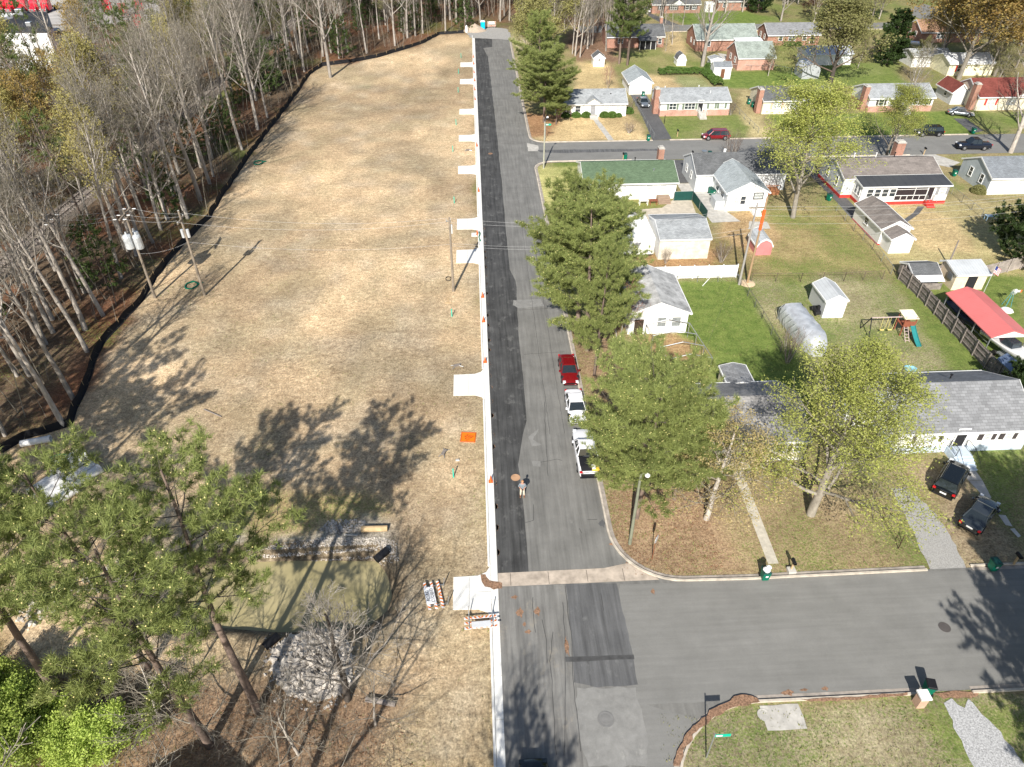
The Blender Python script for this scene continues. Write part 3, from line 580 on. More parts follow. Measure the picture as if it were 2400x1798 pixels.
for i in range(2): proto(f'wpine{i}',pine(70+i,19,.22,.5,3.6,26,L_PIN,.5,.045,10,False,6,.3,.6))
proto('evg',pine(75,7,.1,.05,2.6,34,L_EVG2,.35,.06,8,False,5,.5,.5))
print('protos',time.time()-T0)
LEAFY=0
# --- the woods west and north of the field
rr=random.Random(11); placed=[]
OUTER=[FENCE[0]]+FENCE[1:]+[(3,220),(14,227),(36,228),(42,205),(60,232),(60,330),(-330,330),(-330,20)]
OP=OUTER
RAIL=[G(-60,680),G(52,591),G(130,516),G(232,435)]; RAIL+= [(RAIL[-1][0]+(RAIL[-1][0]-RAIL[0][0])*4,RAIL[-1][1]+(RAIL[-1][1]-RAIL[0][1])*4)]
def seg_d(p,poly): return float(edge_dist(np.array([p[0]]),np.array([p[1]]),poly)[0]) if len(poly)>2 else 0
def line_d(p,a,b):
    dx,dy=b[0]-a[0],b[1]-a[1]; t=max(0,min(1,((p[0]-a[0])*dx+(p[1]-a[1])*dy)/(dx*dx+dy*dy))); return math.hypot(p[0]-a[0]-t*dx,p[1]-a[1]-t*dy)
YARD=pxp((-400,260),(130,215),(330,150),(420,80),(430,-60),(-500,-60))
YP=YARD
def pip(p,poly):
    c=False; n=len(poly)
    for i in range(n):
        x1,y1=poly[i]; x2,y2=poly[(i+1)%n]
        if (y1>p[1])!=(y2>p[1]) and p[0]<(x2-x1)*(p[1]-y1)/(y2-y1)+x1: c=not c
    return c
def fdist(p): return min(line_d(p,FENCE[i],FENCE[i+1]) for i in range(len(FENCE)-1))
def visible(x,y,h=15):
    a=P(x,y,0); b=P(x,y,h); return (-150<a[0]<2500 or -150<b[0]<2500) and b[1]<1850 and a[1]>-260
cnt=0; trees=[]
for _ in range(60000):
    if cnt>=430: break
    y=rr.uniform(28,300); x=rr.uniform(-190,58)
    p=(x,y)
    if not pip(p,OP) or pip(p,YP) or not visible(x,y): continue
    if x>3 and y<228: continue
    dr=min(line_d(p,RAIL[i],RAIL[i+1]) for i in range(len(RAIL)-1))
    if dr<3.2: continue
    fd=fdist(p)
    if fd<1.6: continue
    mind=2.9 if fd<25 else 4.
    if y<70 and fd<25: mind=4.6
    if any(abs(x-a)<mind and abs(y-b)<mind and math.hypot(x-a,y-b)<mind for a,b,_ in trees): continue
    if fd>60 and rr.random()<.2: continue
    q_=P(x,y,15)
    if q_[0]<175 and q_[1]<130 and rr.random()<.75: continue
    trees.append((x,y,fd)); cnt+=1
nam={'bare':'bare_tree','wide':'bare_tree','yel':'budding_tree','org':'budding_tree','sap':'sapling','wpine':'pine_tree','olv':'budding_tree'}
LB={'bare':'tall bare grey-barked tree','wide':'broad bare tree','yel':'tall yellow-budded tree','org':'bronze-budded tree','wpine':'dark green pine','olv':'bushy olive-budded tree'}
for x,y,fd in trees:
    u=rr.random(); px=P(x,y,10)
    if fd<14: key=['bare','wide'][u<.25] if u<.93 else 'yel'
    elif y<110: key='bare' if u<.22 else 'wide' if u<.36 else 'yel' if u<.56 else 'org' if u<.7 else 'wpine' if u<.93 else 'olv'
    else: key='bare' if u<.46 else 'wide' if u<.54 else 'yel' if u<.64 else 'org' if u<.72 else 'wpine' if u<.92 else 'olv'
    k=key+str(rr.randrange({'bare':6,'wide':2,'yel':2,'org':2,'wpine':2,'olv':1}[key]))
    px_=P(x,y,0)[0]; col=['at the left edge','left of centre','in the middle','at the right'][0 if px_<120 else 1 if px_<450 else 2 if px_<850 else 3]
    where='beyond the far end of the field' if y>205 and x>-60 else 'by the silt fence' if fd<14 else 'around the railway' if y<120 else 'past the railway'
    where+=', '+col+[' near',' midway',' far'][0 if y<90 else 1 if y<160 else 2]; s_=0
    tree(k,nam[key],LB[key]+' '+where,(x,y),rr.uniform(.75,1.12),rr.uniform(0,6.28),group=LB[key]+' group '+where,lean=(rr.uniform(-.05,.05),rr.uniform(-.05,.05)))
print('woods',cnt)
# saplings between: countless whips and brush read as one mass
T=TB(); r=random.Random(5)
for _ in range(11000):
    y=r.uniform(20,290); x=r.uniform(-185,56)
    if not pip((x,y),OP) or pip((x,y),YP) or (x>3 and y<226) or not visible(x,y,5): continue
    dr=min(line_d((x,y),RAIL[i],RAIL[i+1]) for i in range(len(RAIL)-1)) if y<160 else 99
    if dr<3: continue
    fd=fdist((x,y)); 
    if fd<.6: continue
    h=r.uniform(1.5,4.5) if r.random()<.7 else r.uniform(5,11)
    b=Vector((x,y,gz(x,y)-.1)); d=(Vector((0,0,1))+rvec(r)*.2).normalized(); e=b+d*h
    T.tube([b,b.lerp(e,.5)+rvec(r)*.1*h*.3,e],[.012*h**.8,.008*h**.8,.006],3)
    for k in range(5): q=b.lerp(e,r.uniform(.3,.95)); T.tube([q,q+(d+rvec(r)*.8).normalized()*h*r.uniform(.15,.35)],[.01,.006],3)
tag(link('undergrowth',T.mesh('undergrowth',TWIG)),'thin bare whips, saplings and brush filling the woods between the trunks','undergrowth',kind='stuff')
# evergreen understory bushes
r=random.Random(8); k=0
while k<95:
    y=r.uniform(60,260); x=r.uniform(-150,0)
    if pip((x,y),OP) and not pip((x,y),YP) and visible(x,y,4) and fdist((x,y))>3 and min(line_d((x,y),RAIL[i],RAIL[i+1]) for i in range(len(RAIL)-1))>3: tree('evg','evergreen_bush','low evergreen bush under the bare trees, '+('near the left edge' if P(x,y,0)[0]<300 else 'left of the field' if P(x,y,0)[0]<600 else 'above the field')+(' close by' if y<110 else ' farther off' if y<170 else ' far away'),(x,y),r.uniform(.6,1.45),r.uniform(0,6),group='evergreen bushes in the woods',cat='bush'); k+=1
# --- individual woodland trees at the photographed trunks
def at(base,topy=None,H=20,**k):
    x,y=G(*base); s=(HT(x,y,topy)/H if topy is not None else 1.); return (x,y),s
for i,(key,bx,by,h,lab) in enumerate([('wide0',775,182,1.25,'lone forked bare tree standing inside the field just in front of the silt fence'),
   ('bare1',150,998,1.0,'bare leaning tree at the sharp corner of the silt fence above the white pipes'),
   ('bare3',172,935,1.,'twin bare trunk close behind the corner of the silt fence'),('wide1',470,470,1.15,'large grey bare tree beside the silt fence behind the utility pole'),('bare0',440,512,1.1,'slim bare tree touching the silt fence above the second utility pole'),
   ('yel1',300,590,.95,'yellow-budded tree just behind the transformer pole'),('bare2',205,825,.95,'bare tree at the silt fence bend left of the field'),('bare4',125,780,1.,'bare tree inside the woods left of the fence bend'),('wide1',70,880,.9,'bare tree with forked limbs at the left edge above the fence')]):
    x,y=G(bx,by); tree(key,nam[key[:-1]],lab,(x,y),h,i*1.3)
# --- foreground pines by the pond
print('t',time.time()-T0)
for i in range(3): proto(f'fp{i}',pine(80+i,21,.3,.5,5.2,38,L_PIN2,.42,.018,24,True,10,.3,.38,gap=.16))
proto('fp3',pine(84,17,.27,.3,6.2,78,L_PIN2,.42,.021,26,True,13,.2,.34,gap=.06)); proto('fp4',pine(86,19,.27,.25,5.6,80,L_PIN2,.42,.021,24,True,12,.3,.36,gap=.05))
proto('fp5',pine(88,22,.3,.25,4.4,62,L_PIN,.45,.036,15,False,9,.3,.42,gap=.08))
tree('fp0','pine_tree','tall pine with a dark bare trunk right of centre beside the pond, crown over it',G(606,1668),1.,0.)
tree('fp1','pine_tree','tall pine with a leaning-looking trunk in front of the left half of the pond',G(492,1748),.98,2.)
tree('fp2','pine_tree','far lower left pine whose crown covers the left frame edge',(-27.5,24.5),1.0,4.)
tree('fp1','pine_tree','pine at the left edge with its crown below the stacked white pipes',(-34.5,28.5),.72,1.)
tree('fp0','pine_tree','pine crown at the left edge just under the pipe stacks',(-23.8,27.5),1.,3.3,wide=.8)
tree('fp2','pine_tree','pine standing below the frame whose shadow lies on the field',(-29,16),.95,.8)
for k,(x,y,q) in enumerate([(-44,29,'fp1'),(-50,36,'fp0'),(-40,20,'bare1'),(-56,47,'fp2'),(-39.6,33,'fp0'),(-43,38,'fp1'),(-47.5,33,'fp0')]): tree(q,'pine_tree' if q[0]=='f' else 'bare_tree',['first','second','third','fourth','fifth','sixth','seventh'][k]+' tree beyond the left edge that shades the field by the pipes',(x,y),1.,k*1.)
# bare tree over riprap
proto('rock_tree',decid(91,H=10,r0=.26,bare=.12,n1=18,ang=(30,60),ratio=.44,kids=(8,7,5),up=(.02,.12,.1,.06),tw=.011,bark=BARKD,twig=BARK,jit=.2)); proto('lowbare',decid(92,H=9,r0=.14,bare=.2,n1=12,ang=(35,70),ratio=.5,kids=(7,6,3),up=(.0,.04,.04,.02),tw=.01,twig=TWIG,jit=.22)); proto('redbare',decid(93,H=6.5,r0=.1,fork=3,bare=.15,n1=8,ang=(20,45),ratio=.45,kids=(5,5,3),tw=.01,twig=TWIGR,jit=.15)); proto('shrub',decid(94,H=4.2,r0=.06,fork=9,bare=.1,n1=6,ang=(12,30),ratio=.5,kids=(4,3,3),up=(.02,.05,.05,.03),tw=.008,twig=TWIGB,lv=2,jit=.1,n0=6))
tree('rock_tree','bare_tree','low bare tree with pale twisting limbs growing from the rock pile',G(815,1640),1.,.4)
for i,(px,h,rz,l) in enumerate([((500,1740),1.,.3,'small bare tree with tangled twigs at the bottom left in front of the pines'),((700,1770),.8,1.8,'low tangled bare tree at the bottom edge left of the rock pile'),((880,1700),.7,3.,'thin scrubby bare tree at the bottom edge right of the rock pile'),((380,1700),.8,4.,'scrubby bare tree left of the leaning pine trunks')]): tree('lowbare','bare_tree',l,G(*px),h,rz)
# trees south of the frame that throw shadows into it
tree('wide1','bare_tree','large tree below the frame whose shadow falls across the new gutter and lane',(-3.5,3.),.78,1.); tree('fp0','pine_tree','pine below the frame shading the lane at the bottom edge',(-1.5,3.5),.7,2.); tree('wide0','bare_tree','bare tree below the frame casting branch shadows over the field by the barricades',(-14,9),1.1,2.)
tree('wide0','bare_tree','bare tree below the frame casting shadows beside the pond',(-20,4),1.,.2); tree('bare2','bare_tree','bare tree below the frame left of the pines',(-33,14),1.,.2)
for k,(x,y,h) in enumerate([(35,12,.8),(40,20,.85),(43,26,.75)]): tree('fp3','pine_tree',['pine just beyond the right edge shading the bottom of the street','pine beyond the right edge shading the parked cars yard','pine beyond the right edge shading the street kerb'][k],(x,y),h,k*2.)
# green bushes bottom left
proto('bright',decid(95,(9,.22,.085,L_BRT,1.),H=4.5,r0=.07,fork=5,bare=.1,n1=7,ang=(30,60),ratio=.45,kids=(5,4,3),tw=.01)); 
for i,(x,y) in enumerate([(20,1640),(100,1690),(40,1720),(170,1730),(270,1760),(60,1790),(200,1800),(-30,1700)]):
    tree('bright','leafy_bush','bright green leafy bush in the bottom left corner',G(x,y),.75+.12*(i%3),i*1.1,group='bright green bushes in the bottom left corner',cat='bush')
# --- neighbourhood trees
tree('fp4','pine_tree','tallest dense roadside pine, its crown hanging over the street beside the white workshop',(11.6,63.5),.88,.3,wide=1.1); tree('fp3','pine_tree','dense roadside pine left of the old garage, crown over the street',(11.2,69),.9,2.2,wide=1.08); tree('fp4','pine_tree','slim pine with a bare trunk beside the red parked car',G(1393,880),.78,4.,wide=.55); tree('fp3','pine_tree','farthest of the roadside pines below the green roofed house',(12.8,75.),.8,4.)
proto('fp6',pine(90,17,.3,.42,6.,60,L_PIN2,.42,.02,26,True,13,.2,.34,gap=.08)); tree('fp6','pine_tree','big pine on the corner lot beside the parked white cars',(G(1476,1190)[0]+.5,G(1476,1190)[1]),.9,1.,wide=.98); tree('fp4','pine_tree','second trunk of the corner pine, nearer the street lamp',G(1492,1214),.74,3.,wide=.8); tree('fp3','pine_tree','low pine boughs on the house side of the corner pine',G(1580,1170),.52,5.,wide=.66)
tree('fp3','pine_tree','dense layered pine beside the street left of the house with round bushes',(13.4,139.5),.72,0,wide=1.05); tree('fp4','pine_tree','taller layered pine behind the first, nearer the end of the street',(13.6,152),.86,2.,wide=1.05); tree('fp3','pine_tree','low spreading pine in front of the house with round bushes',(15.6,138),.42,2.,wide=.5)
BARKM=barkmat('mid_grey_bark',(.3,.27,.225),(.17,.15,.125))
proto('spring0',decid(101,(21,.27,.058,L_GRN,1.),bark=BARKM,H=14,r0=.3,bare=.12,n1=22,ang=(28,62),ratio=.48,kids=(8,6,4),up=(.02,.07,.07,.04),tw=.012,taper=.85)); proto('spring1',decid(102,(15,.33,.095,L_GRN,1.),bark=BARKM,H=17,r0=.27,bare=.18,n1=18,ang=(25,55),ratio=.46,kids=(8,6,4),up=(.02,.09,.07,.04),tw=.013))
L_PGD=leafmat('pale_gold_buds',(.6,.5,.24),(.42,.33,.14)); proto('gold',decid(103,(9,.24,.055,L_PGD,1.),H=10,r0=.2,bare=.15,n1=16,ang=(35,70),ratio=.48,kids=(7,6,4),up=(.01,.03,.03,.0),tw=.01)); proto('bigorange',decid(104,(11,.45,.18,L_ORG,1.),bark=BARKM,H=20,r0=.36,bare=.2,n1=20,ang=(25,58),ratio=.48,kids=(8,6,5),tw=.015)); proto('willow',decid(105,(7,.35,.14,L_OLV,1.),H=12,r0=.3,bare=.15,n1=18,ang=(25,60),ratio=.5,kids=(8,6,5),tw=.014,bark=BARKD,twig=TWIGB)); proto('bigbare',decid(106,H=20,r0=.5,bare=.2,n1=16,ang=(25,50),ratio=.45,kids=(8,6,5),tw=.015)); proto('holly',pine(107,12,.2,.03,4.4,95,L_EVG,.4,.09,12,False,9,.55,.4,gap=0)); proto('cedar',pine(108,8,.2,.02,5.2,60,L_EVG,.4,.06,12,False,10,.3,.4,gap=.02))
tree('gold','budding_tree','small tree with golden buds and a pale trunk beside the corner lot path',G(1655,1216),.95,0,wide=1.35)
tree('spring0','spring_tree','huge fresh-green tree with a thick trunk between the two front houses',G(1900,1205),1.05,.5,wide=1.36)
tree('spring1','spring_tree','tall light green tree behind the white extension with the wooden deck',G(1858,510),.95,2.,wide=1.4); tree('spring1','spring_tree','light green tree standing at the street kerb near the black car',G(2074,376),.62,1.,wide=.85)
tree('bigbare','bare_tree','tall bare tree in front of the green-grey roof with a thick pale trunk',G(1646,155),.95,1.); tree('bigbare','bare_tree','bare tree at the right street kerb beside the dark pickup',G(2368,358),.85,3.); tree('bare5','bare_tree','slim bare tree leaning over the pickup street right of the light green tree',G(2085,372),.8,3.)
tree('willow','budding_tree','round olive-budded tree beside the long white outbuilding',G(1945,196),1.2,0,wide=1.75); tree('holly','holly_tree','dense dark holly tree between the olive tree and the white boat',G(2076,152),.95,1.); tree('bigorange','budding_tree','biggest bronze-orange tree at the upper right over the cream house',G(2246,186),1.05,.6,wide=1.6); tree('bigorange','budding_tree','bronze-orange tree at the top right corner beyond the orange roof',G(2390,110),.95,2.,wide=1.3); tree('bigorange','budding_tree','bronze-orange tree between the orange roof and the red roof',G(2330,178),.85,4.,wide=1.2); tree('bigorange','budding_tree','pale bronze tree in front of the orange roofed house',G(2205,140),.62,1.,wide=.8)
L_YG=leafmat('yellow_green_leaves',(.4,.4,.14),(.3,.27,.12)); proto('bigyel',decid(109,(9,.4,.16,L_YG,1.),H=15,r0=.25,bare=.12,n1=18,ang=(25,58),ratio=.48,kids=(8,6,5),tw=.014))
tree('bigyel','budding_tree','yellow-green tree at the end of the street left of the neighbourhood',G(1243,150),.85,2.,wide=1.); tree('bigyel','budding_tree','second yellow-green tree, behind the first at the dead end',G(1300,125),.95,4.,wide=1.15)
r=random.Random(77); k=0
while k<34:
    px,py=r.uniform(1290,1470),r.uniform(35,140)
    if px>1400 and py>112: continue
    x,y=G(px,py); u=r.random(); q='bare%d'%r.randrange(6) if u<.6 else 'wide%d'%r.randrange(2) if u<.8 else 'wpine0' if u<.9 else 'yel0'
    tree(q,'bare_tree' if u<.8 else 'pine_tree' if u<.9 else 'budding_tree',('bare tree' if u<.8 else 'dark pine' if u<.9 else 'yellow-budded tree')+' in the thick wooded lot left of the two tall garden pines',(x,y),r.uniform(.5,.85),r.uniform(0,6),group='trees of the wooded lot'); k+=1
for k,(px,py,q,h) in enumerate([(1905,60,'olv0',.8),(1990,70,'spring1',.8),(2040,60,'spring1',.9),(2060,45,'bigyel',.8),(1830,50,'bigbare',.6),(1870,10,'bigyel',.8),(2290,75,'bigorange',.8),(2340,60,'bigorange',.95),(2395,50,'bigyel',.9),(2260,100,'olv0',.9),(2380,160,'bigorange',.7),(2395,215,'bigbare',.7),(1600,5,'olv0',1.),(1500,60,'olv0',.5),(1700,30,'bare2',.8)]):
    tree(q,'tree','tree in the top right gardens, number %s from the left of those drawn between the far houses'%['five','seven','eight','nine','three','four','eleven','twelve','fourteen','ten','thirteen','fifteen','two','one','six'][k] if 0 else ['olive tree left of the light green pair behind the long brick house','light green tree left of the dark holly','light green tree touching the dark holly','yellow-green tree above the dark holly','grey bare tree above the long brick house','yellow-green tree beside the maroon tree','bronze tree behind the orange roof','bronze tree right of the orange roof','yellow-green tree in the top right corner','olive tree at the left gable of the orange roofed house','small bronze tree at the right edge under the corner','bare tree at the right edge above the red roof','olive tree on the lawn of the top brick house','small olive bush tree beside the top driveway','bare tree beside the top brick house annex'][k],G(px,py),h,k*1.3)
k=0
while k<30:
    px,py=r.uniform(1780,2460),r.uniform(-70,34)
    if 2100<px<2260 and py>5: continue
    x,y=G(px,py); q=r.choice(['olv0','bare1','wide1','spring1','bigyel','bigorange','org0','willow','bigbare'])
    tree(q,'tree','tree along the top edge '+('right of the maroon tree' if px<2100 else 'near the top right corner'),(x,y),r.uniform(.5,.85),r.uniform(0,6),group='trees along the top edge'); k+=1
for k,(px,py,q,h) in enumerate([(2300,140,'bigorange',.85),(2200,150,'olv0',.9),(2140,190,'olv0',.6),(2330,215,'olv0',.6),(1800,178,'olv0',.45),(2010,160,'olv0',.5),(1575,105,'lowbare',.9)]):
    tree(q,'tree','background tree between the houses, '+['bronze, over the cream house','olive, left of the cream house','low, behind the white fence rails','low, above the red roof','small, beside the metal shed','small, left of the dark holly','bare, behind the barrel shed'][k],G(px,py),h,k)
tree('org1','budding_tree','pinkish bare tree at the top beside the dead end',G(1225,60),.7,4.)
for i,(x,y,k,h,l) in enumerate([(1451,150,'fp5',1.,'left of the two tall pines in the back garden'),(1470,153,'fp5',1.05,'right of the two tall pines in the back garden'),(1445,100,'wpine0',1.,'dark pine behind the two tall garden pines'),(1400,75,'wpine1',1.1,'dark pine at the top of the wooded lot'),(1370,105,'bare2',.9,'bare tree in the wooded lot left of the tall pines'),(1345,80,'bare4',1.,'slim bare tree in the wooded lot behind the yellow-green trees'),(1385,60,'bare1',1.,'bare tree at the back of the wooded lot'),(1330,60,'wpine0',1.,'dark pine at the back of the wooded lot'),(1420,120,'bare3',.7,'small bare tree beside the white playhouse shed')]): tree(k,'pine_tree' if 'p' in k[:2] else 'bare_tree',l,G(x,y),h,i*.9)
for i,(x,y,k,h,l) in enumerate([(1560,55,'lowbare',1.1,'sprawling bare tree on the lawn below the top brick house'),(1600,60,'lowbare',1.,'sprawling bare tree beside the driveway post below the top brick house'),(1775,30,'cedar',.8,'dark green round tree on the lawn at the top'),(1740,28,'bigbare',.5,'small bare tree left of the dark round tree at the top'),(1900,28,'olv0',.8,'olive tree beside the maroon tree'),(1960,40,'spring1',.6,'light green tree at the top centre right'),(2020,10,'spring1',.7,'light green tree behind the top brick house'),(2010,40,'bigbare',.35,'small bare tree below the maroon tree'),(2290,30,'bigorange',.9,'bronze-orange tree behind the orange roof'),(2350,150,'bigbare',.7,'bare tree above the red roof'),(2310,185,'olv0',.8,'olive bush tree beside the red roof'),(2400,300,'bigbare',.8,'bare tree just outside the right edge by the street'),(1560,120,'lowbare',.6,'bare scrubby tree beside the garden shed with the barrel roof')]): tree(k,'tree',l,G(x,y),h,i*1.7)
tree('cedar','evergreen_tree','dark spreading evergreen at the right edge above the wooden fence',G(2385,610),.95,0); tree('cedar','evergreen_tree','dark evergreen at the right edge beside the grey shingle house',(53.2,51),.62,2.)
t=tree('willow','maroon_tree','small maroon-leaved tree at the top of the picture',G(1900,38),.45,0); 
for c in t.children:
    if c.name.startswith('leaves'): c.data=c.data.copy(); c.data.materials[0]=L_RED
tree('shrub','bare_shrub','vase-shaped bare brown shrub at the street kerb below the red minivan',G(1711,380),1.25,0,cat='shrub'); tree('redbare','bare_tree','reddish bare tree in front of the white workshop with the grey roof',G(1450,800),1.15,0,wide=1.2); tree('redbare','bare_tree','reddish bare tree nearer the roadside pine trunk',G(1425,770),1.,2.); tree('shrub','bare_shrub','bare brown shrub beside the tarp-covered shelter',G(1845,850),1.,2.,cat='shrub'); tree('shrub','bare_shrub','tangled dead brush against the stained garage wall',G(1560,618),.5,1.,cat='shrub'); tree('shrub','bare_shrub','brown brush in the corner right of the stained garage',G(1690,615),.7,3.,cat='shrub',wide=.9)
tree('redbare','bare_tree','small reddish bare tree behind the house with round bushes',G(1425,208),.75,0); tree('shrub','bare_shrub','brown shrub in the driveway side yard of the white house',G(1475,262),.6,1.,cat='shrub'); tree('shrub','bare_shrub','brown scrub at the right end of the white and brick house',G(1712,270),.7,1.,cat='shrub')
# round bushes, hedges
def bushmesh(rad,n,seed,size=.07,mat=L_HDG,flat=.85):
    rs=np.random.RandomState(seed); d=rs.randn(n,3); d/=np.linalg.norm(d,axis=1)[:,None]; d[:,2]=np.abs(d[:,2])*1.0; C=d*rad*(.72+.3*rs.rand(n,1)**.5)*np.array([1,1,flat]); C[:,2]+=.1
    a=rs.randn(n,3); a/=np.linalg.norm(a,axis=1)[:,None]; b=np.cross(a,rs.randn(n,3)); b/=np.linalg.norm(b,axis=1)[:,None]; s=size
    return fast_mesh('leaves',np.stack([C-a*s,C-b*s,C+a*s,C+b*s],1).reshape(-1,3),np.arange(n*4).reshape(n,4),mat)
def bush(x,y,rad,label,mat=L_HDG,group=None,name='round_bush',flat=.95):
    return tag(link(name,bushmesh(rad,int(2600*rad*rad)+500,int(x*10),.085,mat,flat),None,(x,y,0)),label,'bush',group)
for i,(x,l) in enumerate([(505,'first from the left, partly under the pine'),(590,'second from the left'),(672,'just left of the front steps'),(820,'just right of the front steps'),(882,'second right of the steps'),(937,'smallest, at the right end of the wall')]):
    X,Y=g('A',x,955); bush(X,Y+.7,1.0 if i<5 else .65,'clipped round bush against the white house, '+l,group='round bushes in front of the white house')
X,Y=g('A',1015,925); bush(X,Y+.8,1.1,'larger dark bush at the right corner of the white house'); X,Y=g('A',1020,1085); tree('shrub','bare_shrub','rounded brown twiggy shrub alone on the straw lawn',(X,Y+.4),.5,0,cat='shrub',wide=.9)
for i,x in enumerate((295,340,388)): X,Y=g('B',x,374); bush(X,Y+.6,.95,['first','second','third'][i]+' round green bush along the wall of the brick house with grey roof',group='bushes by the brick house')
X,Y=g('D',1855,190); bush(X,Y+.6,1.15,'brown-green bush at the corner of the grey-blue house',L_OLV)
def hedge(pts,wd,h,label):
    rs=np.random.RandomState(4); Cs=[]
    for (ax,ay),(bx,by) in zip(pts,pts[1:]):
        L=math.hypot(bx-ax,by-ay); n=int(L*wd*240); t=rs.rand(n); o=(rs.rand(n)-.5)*wd; nx_,ny_=-(by-ay)/L,(bx-ax)/L; lump=.8+.35*vnoise(ax+(bx-ax)*t,ay+(by-ay)*t,1.5,(3,3))
        Cs.append(np.stack([ax+(bx-ax)*t+nx_*o*lump,ay+(by-ay)*t+ny_*o*lump,(1-(np.abs(o)/wd*1.7)**3)*h*lump*(.55+.45*rs.rand(n)**.4)],1))
    C=np.concatenate(Cs); n=len(C); a=rs.randn(n,3); a/=np.linalg.norm(a,axis=1)[:,None]; b=np.cross(a,rs.randn(n,3)); b/=np.linalg.norm(b,axis=1)[:,None]; s=.11
    c0=Vector((pts[0][0],pts[0][1],0)); C=C-np.array([c0.x,c0.y,0]); tag(link('hedge',fast_mesh('hedge',np.stack([C-a*s,C-b*s,C+a*s,C+b*s],1).reshape(-1,3),np.arange(n*4).reshape(n,4),L_BRT if 0 else L_HDG),None,c0),label,'hedge')
hedge([g('A',1250,605),g('A',1480,600),g('A',1630,600),g('A',1745,705)],2.2,1.6,'thick dark green hedge turning a corner behind the white and brick house')
hedge([g('A',1630,585),g('A',1660,560)],1.6,1.5,'short green hedge beside the small white shed')
hedge([g('S',-20,0),g('S',-19,1)],.3,.2,'low weed clump by the kerb') if 0 else None
# grass tufts round the lawn edges and field: countless
rs=np.random.RandomState(12); n=26000; X=rs.uniform(-42,48,n); Y=18+rs.rand(n)**1.5*75
gi=np.clip(np.searchsorted(xs,X),1,nx-1); gj=np.clip(np.searchsorted(ys,Y),1,ny-1); gm=green[gi,gj]; off=(X<-.5)|(X>10.6); notst=~((Y>22.5)&(Y<33.2)&(X>10))
keep=(rs.rand(n)<gm*1.1+.05)&off&notst&~inpoly(X,Y,POND); X,Y,gm=X[keep],Y[keep],gm[keep]; Z=GZ[gi[keep],gj[keep]]
bl=[np.array([x for x in X for _ in range(5)])+rs.randn(len(X)*5)*.1,np.repeat(Y,5)+rs.randn(len(X)*5)*.1,np.repeat(Z,5)]
m=len(bl[0]); B=np.stack(bl,1); d=rs.randn(m,3)*.5; d[:,2]=1; h=.05+.12*rs.rand(m,1); s=np.stack([rs.randn(m)*.02,rs.randn(m)*.02,np.zeros(m)],1)
kp=~(inpoly(B[:,0],B[:,1],rect(21.5,23.4,33,46))|inpoly(B[:,0],B[:,1],rect(28.5,33.5,10,24))|inpoly(B[:,0],B[:,1],rect(35,46,32,46))); B,d,h,s=B[kp],d[kp],h[kp],s[kp]; m=len(B)

L_TUFT=leafmat('grass_blades',(.15,.2,.05),(.3,.27,.13),.2)
tag(link('grass',fast_mesh('grass',np.stack([B-s,B+s,B+d*h],1).reshape(-1,3),np.arange(m*3).reshape(m,3),L_TUFT)),'short tufts of spring grass over the field edge and the near lawns','grass',kind='stuff')

# fallen leaves and dead twigs over the bare wooded ground near the camera
r=random.Random(31); T=TB(); A1=pxp((-60,1798),(-60,1500),(300,1560),(560,1640),(760,1660),(930,1680),(970,1798),(900,1850),(0,1850)); A2=[(-44,40),(-36,52),(-30,62),(-60,110),(-90,110),(-70,50)]
for poly_,cnt_ in ((A1,2100),(A2,1500)):
    k=0; bx=[min(p[0] for p in poly_),max(p[0] for p in poly_),min(p[1] for p in poly_),max(p[1] for p in poly_)]
    while k<cnt_:
        x,y=r.uniform(bx[0],bx[1]),r.uniform(bx[2],bx[3])
        if not pip((x,y),poly_): continue
        k+=1; p=Vector((x,y,r.uniform(0,.5))); d=Vector((r.gauss(0,1),r.gauss(0,1),r.uniform(-.1,.9))).normalized(); pts=[p]
        for j in range(3): d=(d+rvec(r)*.35).normalized(); pts.append(pts[-1]+d*r.uniform(.2,.8))
        for q in pts: q.z=max(q.z,.02)
        w_=r.uniform(.004,.014); T.tube(pts,[w_,w_*.8,w_*.6,w_*.3],3)
tag(link('brushwood',T.mesh('brushwood',TWIG)),'tangle of dead grey twigs and brush over the wooded ground','brushwood',kind='stuff')
n_=60000; X=rs.uniform(-46,30,n_); Y=rs.uniform(15,60,n_); mk_=inpoly(X,Y,A1)|inpoly(X,Y,WOODS)|(inpoly(X,Y,rect(10.5,18.5,33.5,60))); X,Y=X[mk_],Y[mk_]; n_=len(X)
C=np.stack([X,Y,np.full(n_,.03)],1); C[:,2]+=np.where(X<-4.5,GZ[np.clip(np.searchsorted(xs,X),1,nx-1),np.clip(np.searchsorted(ys,Y),1,ny-1)],0)+rs.rand(n_)*.03
a=rs.randn(n_,3); a[:,2]*=.35; a/=np.linalg.norm(a,axis=1)[:,None]; b=np.cross(a,np.array([0,0,1.])+rs.randn(n_,3)*.3); b/=np.linalg.norm(b,axis=1)[:,None]; s_=(.03+.05*rs.rand(n_))[:,None]
tag(link('fallen_leaves',fast_mesh('fallen_leaves',np.stack([C-a*s_,C-b*s_*.6,C+a*s_,C+b*s_*.6],1).reshape(-1,3),np.arange(n_*4).reshape(n_,4),leafmat('dead_leaves',(.36,.2,.11),(.16,.08,.045),.1))),'rust-brown dead leaves and pine straw over bare ground','fallen leaves',kind='stuff')
_by={}
for o in bpy.data.objects:
    if o.get('label') and o.get('group') and o.parent is None: _by.setdefault(o['label'],[]).append(o)
_ord='first second third fourth fifth sixth seventh eighth ninth tenth eleventh twelfth thirteenth fourteenth'.split()
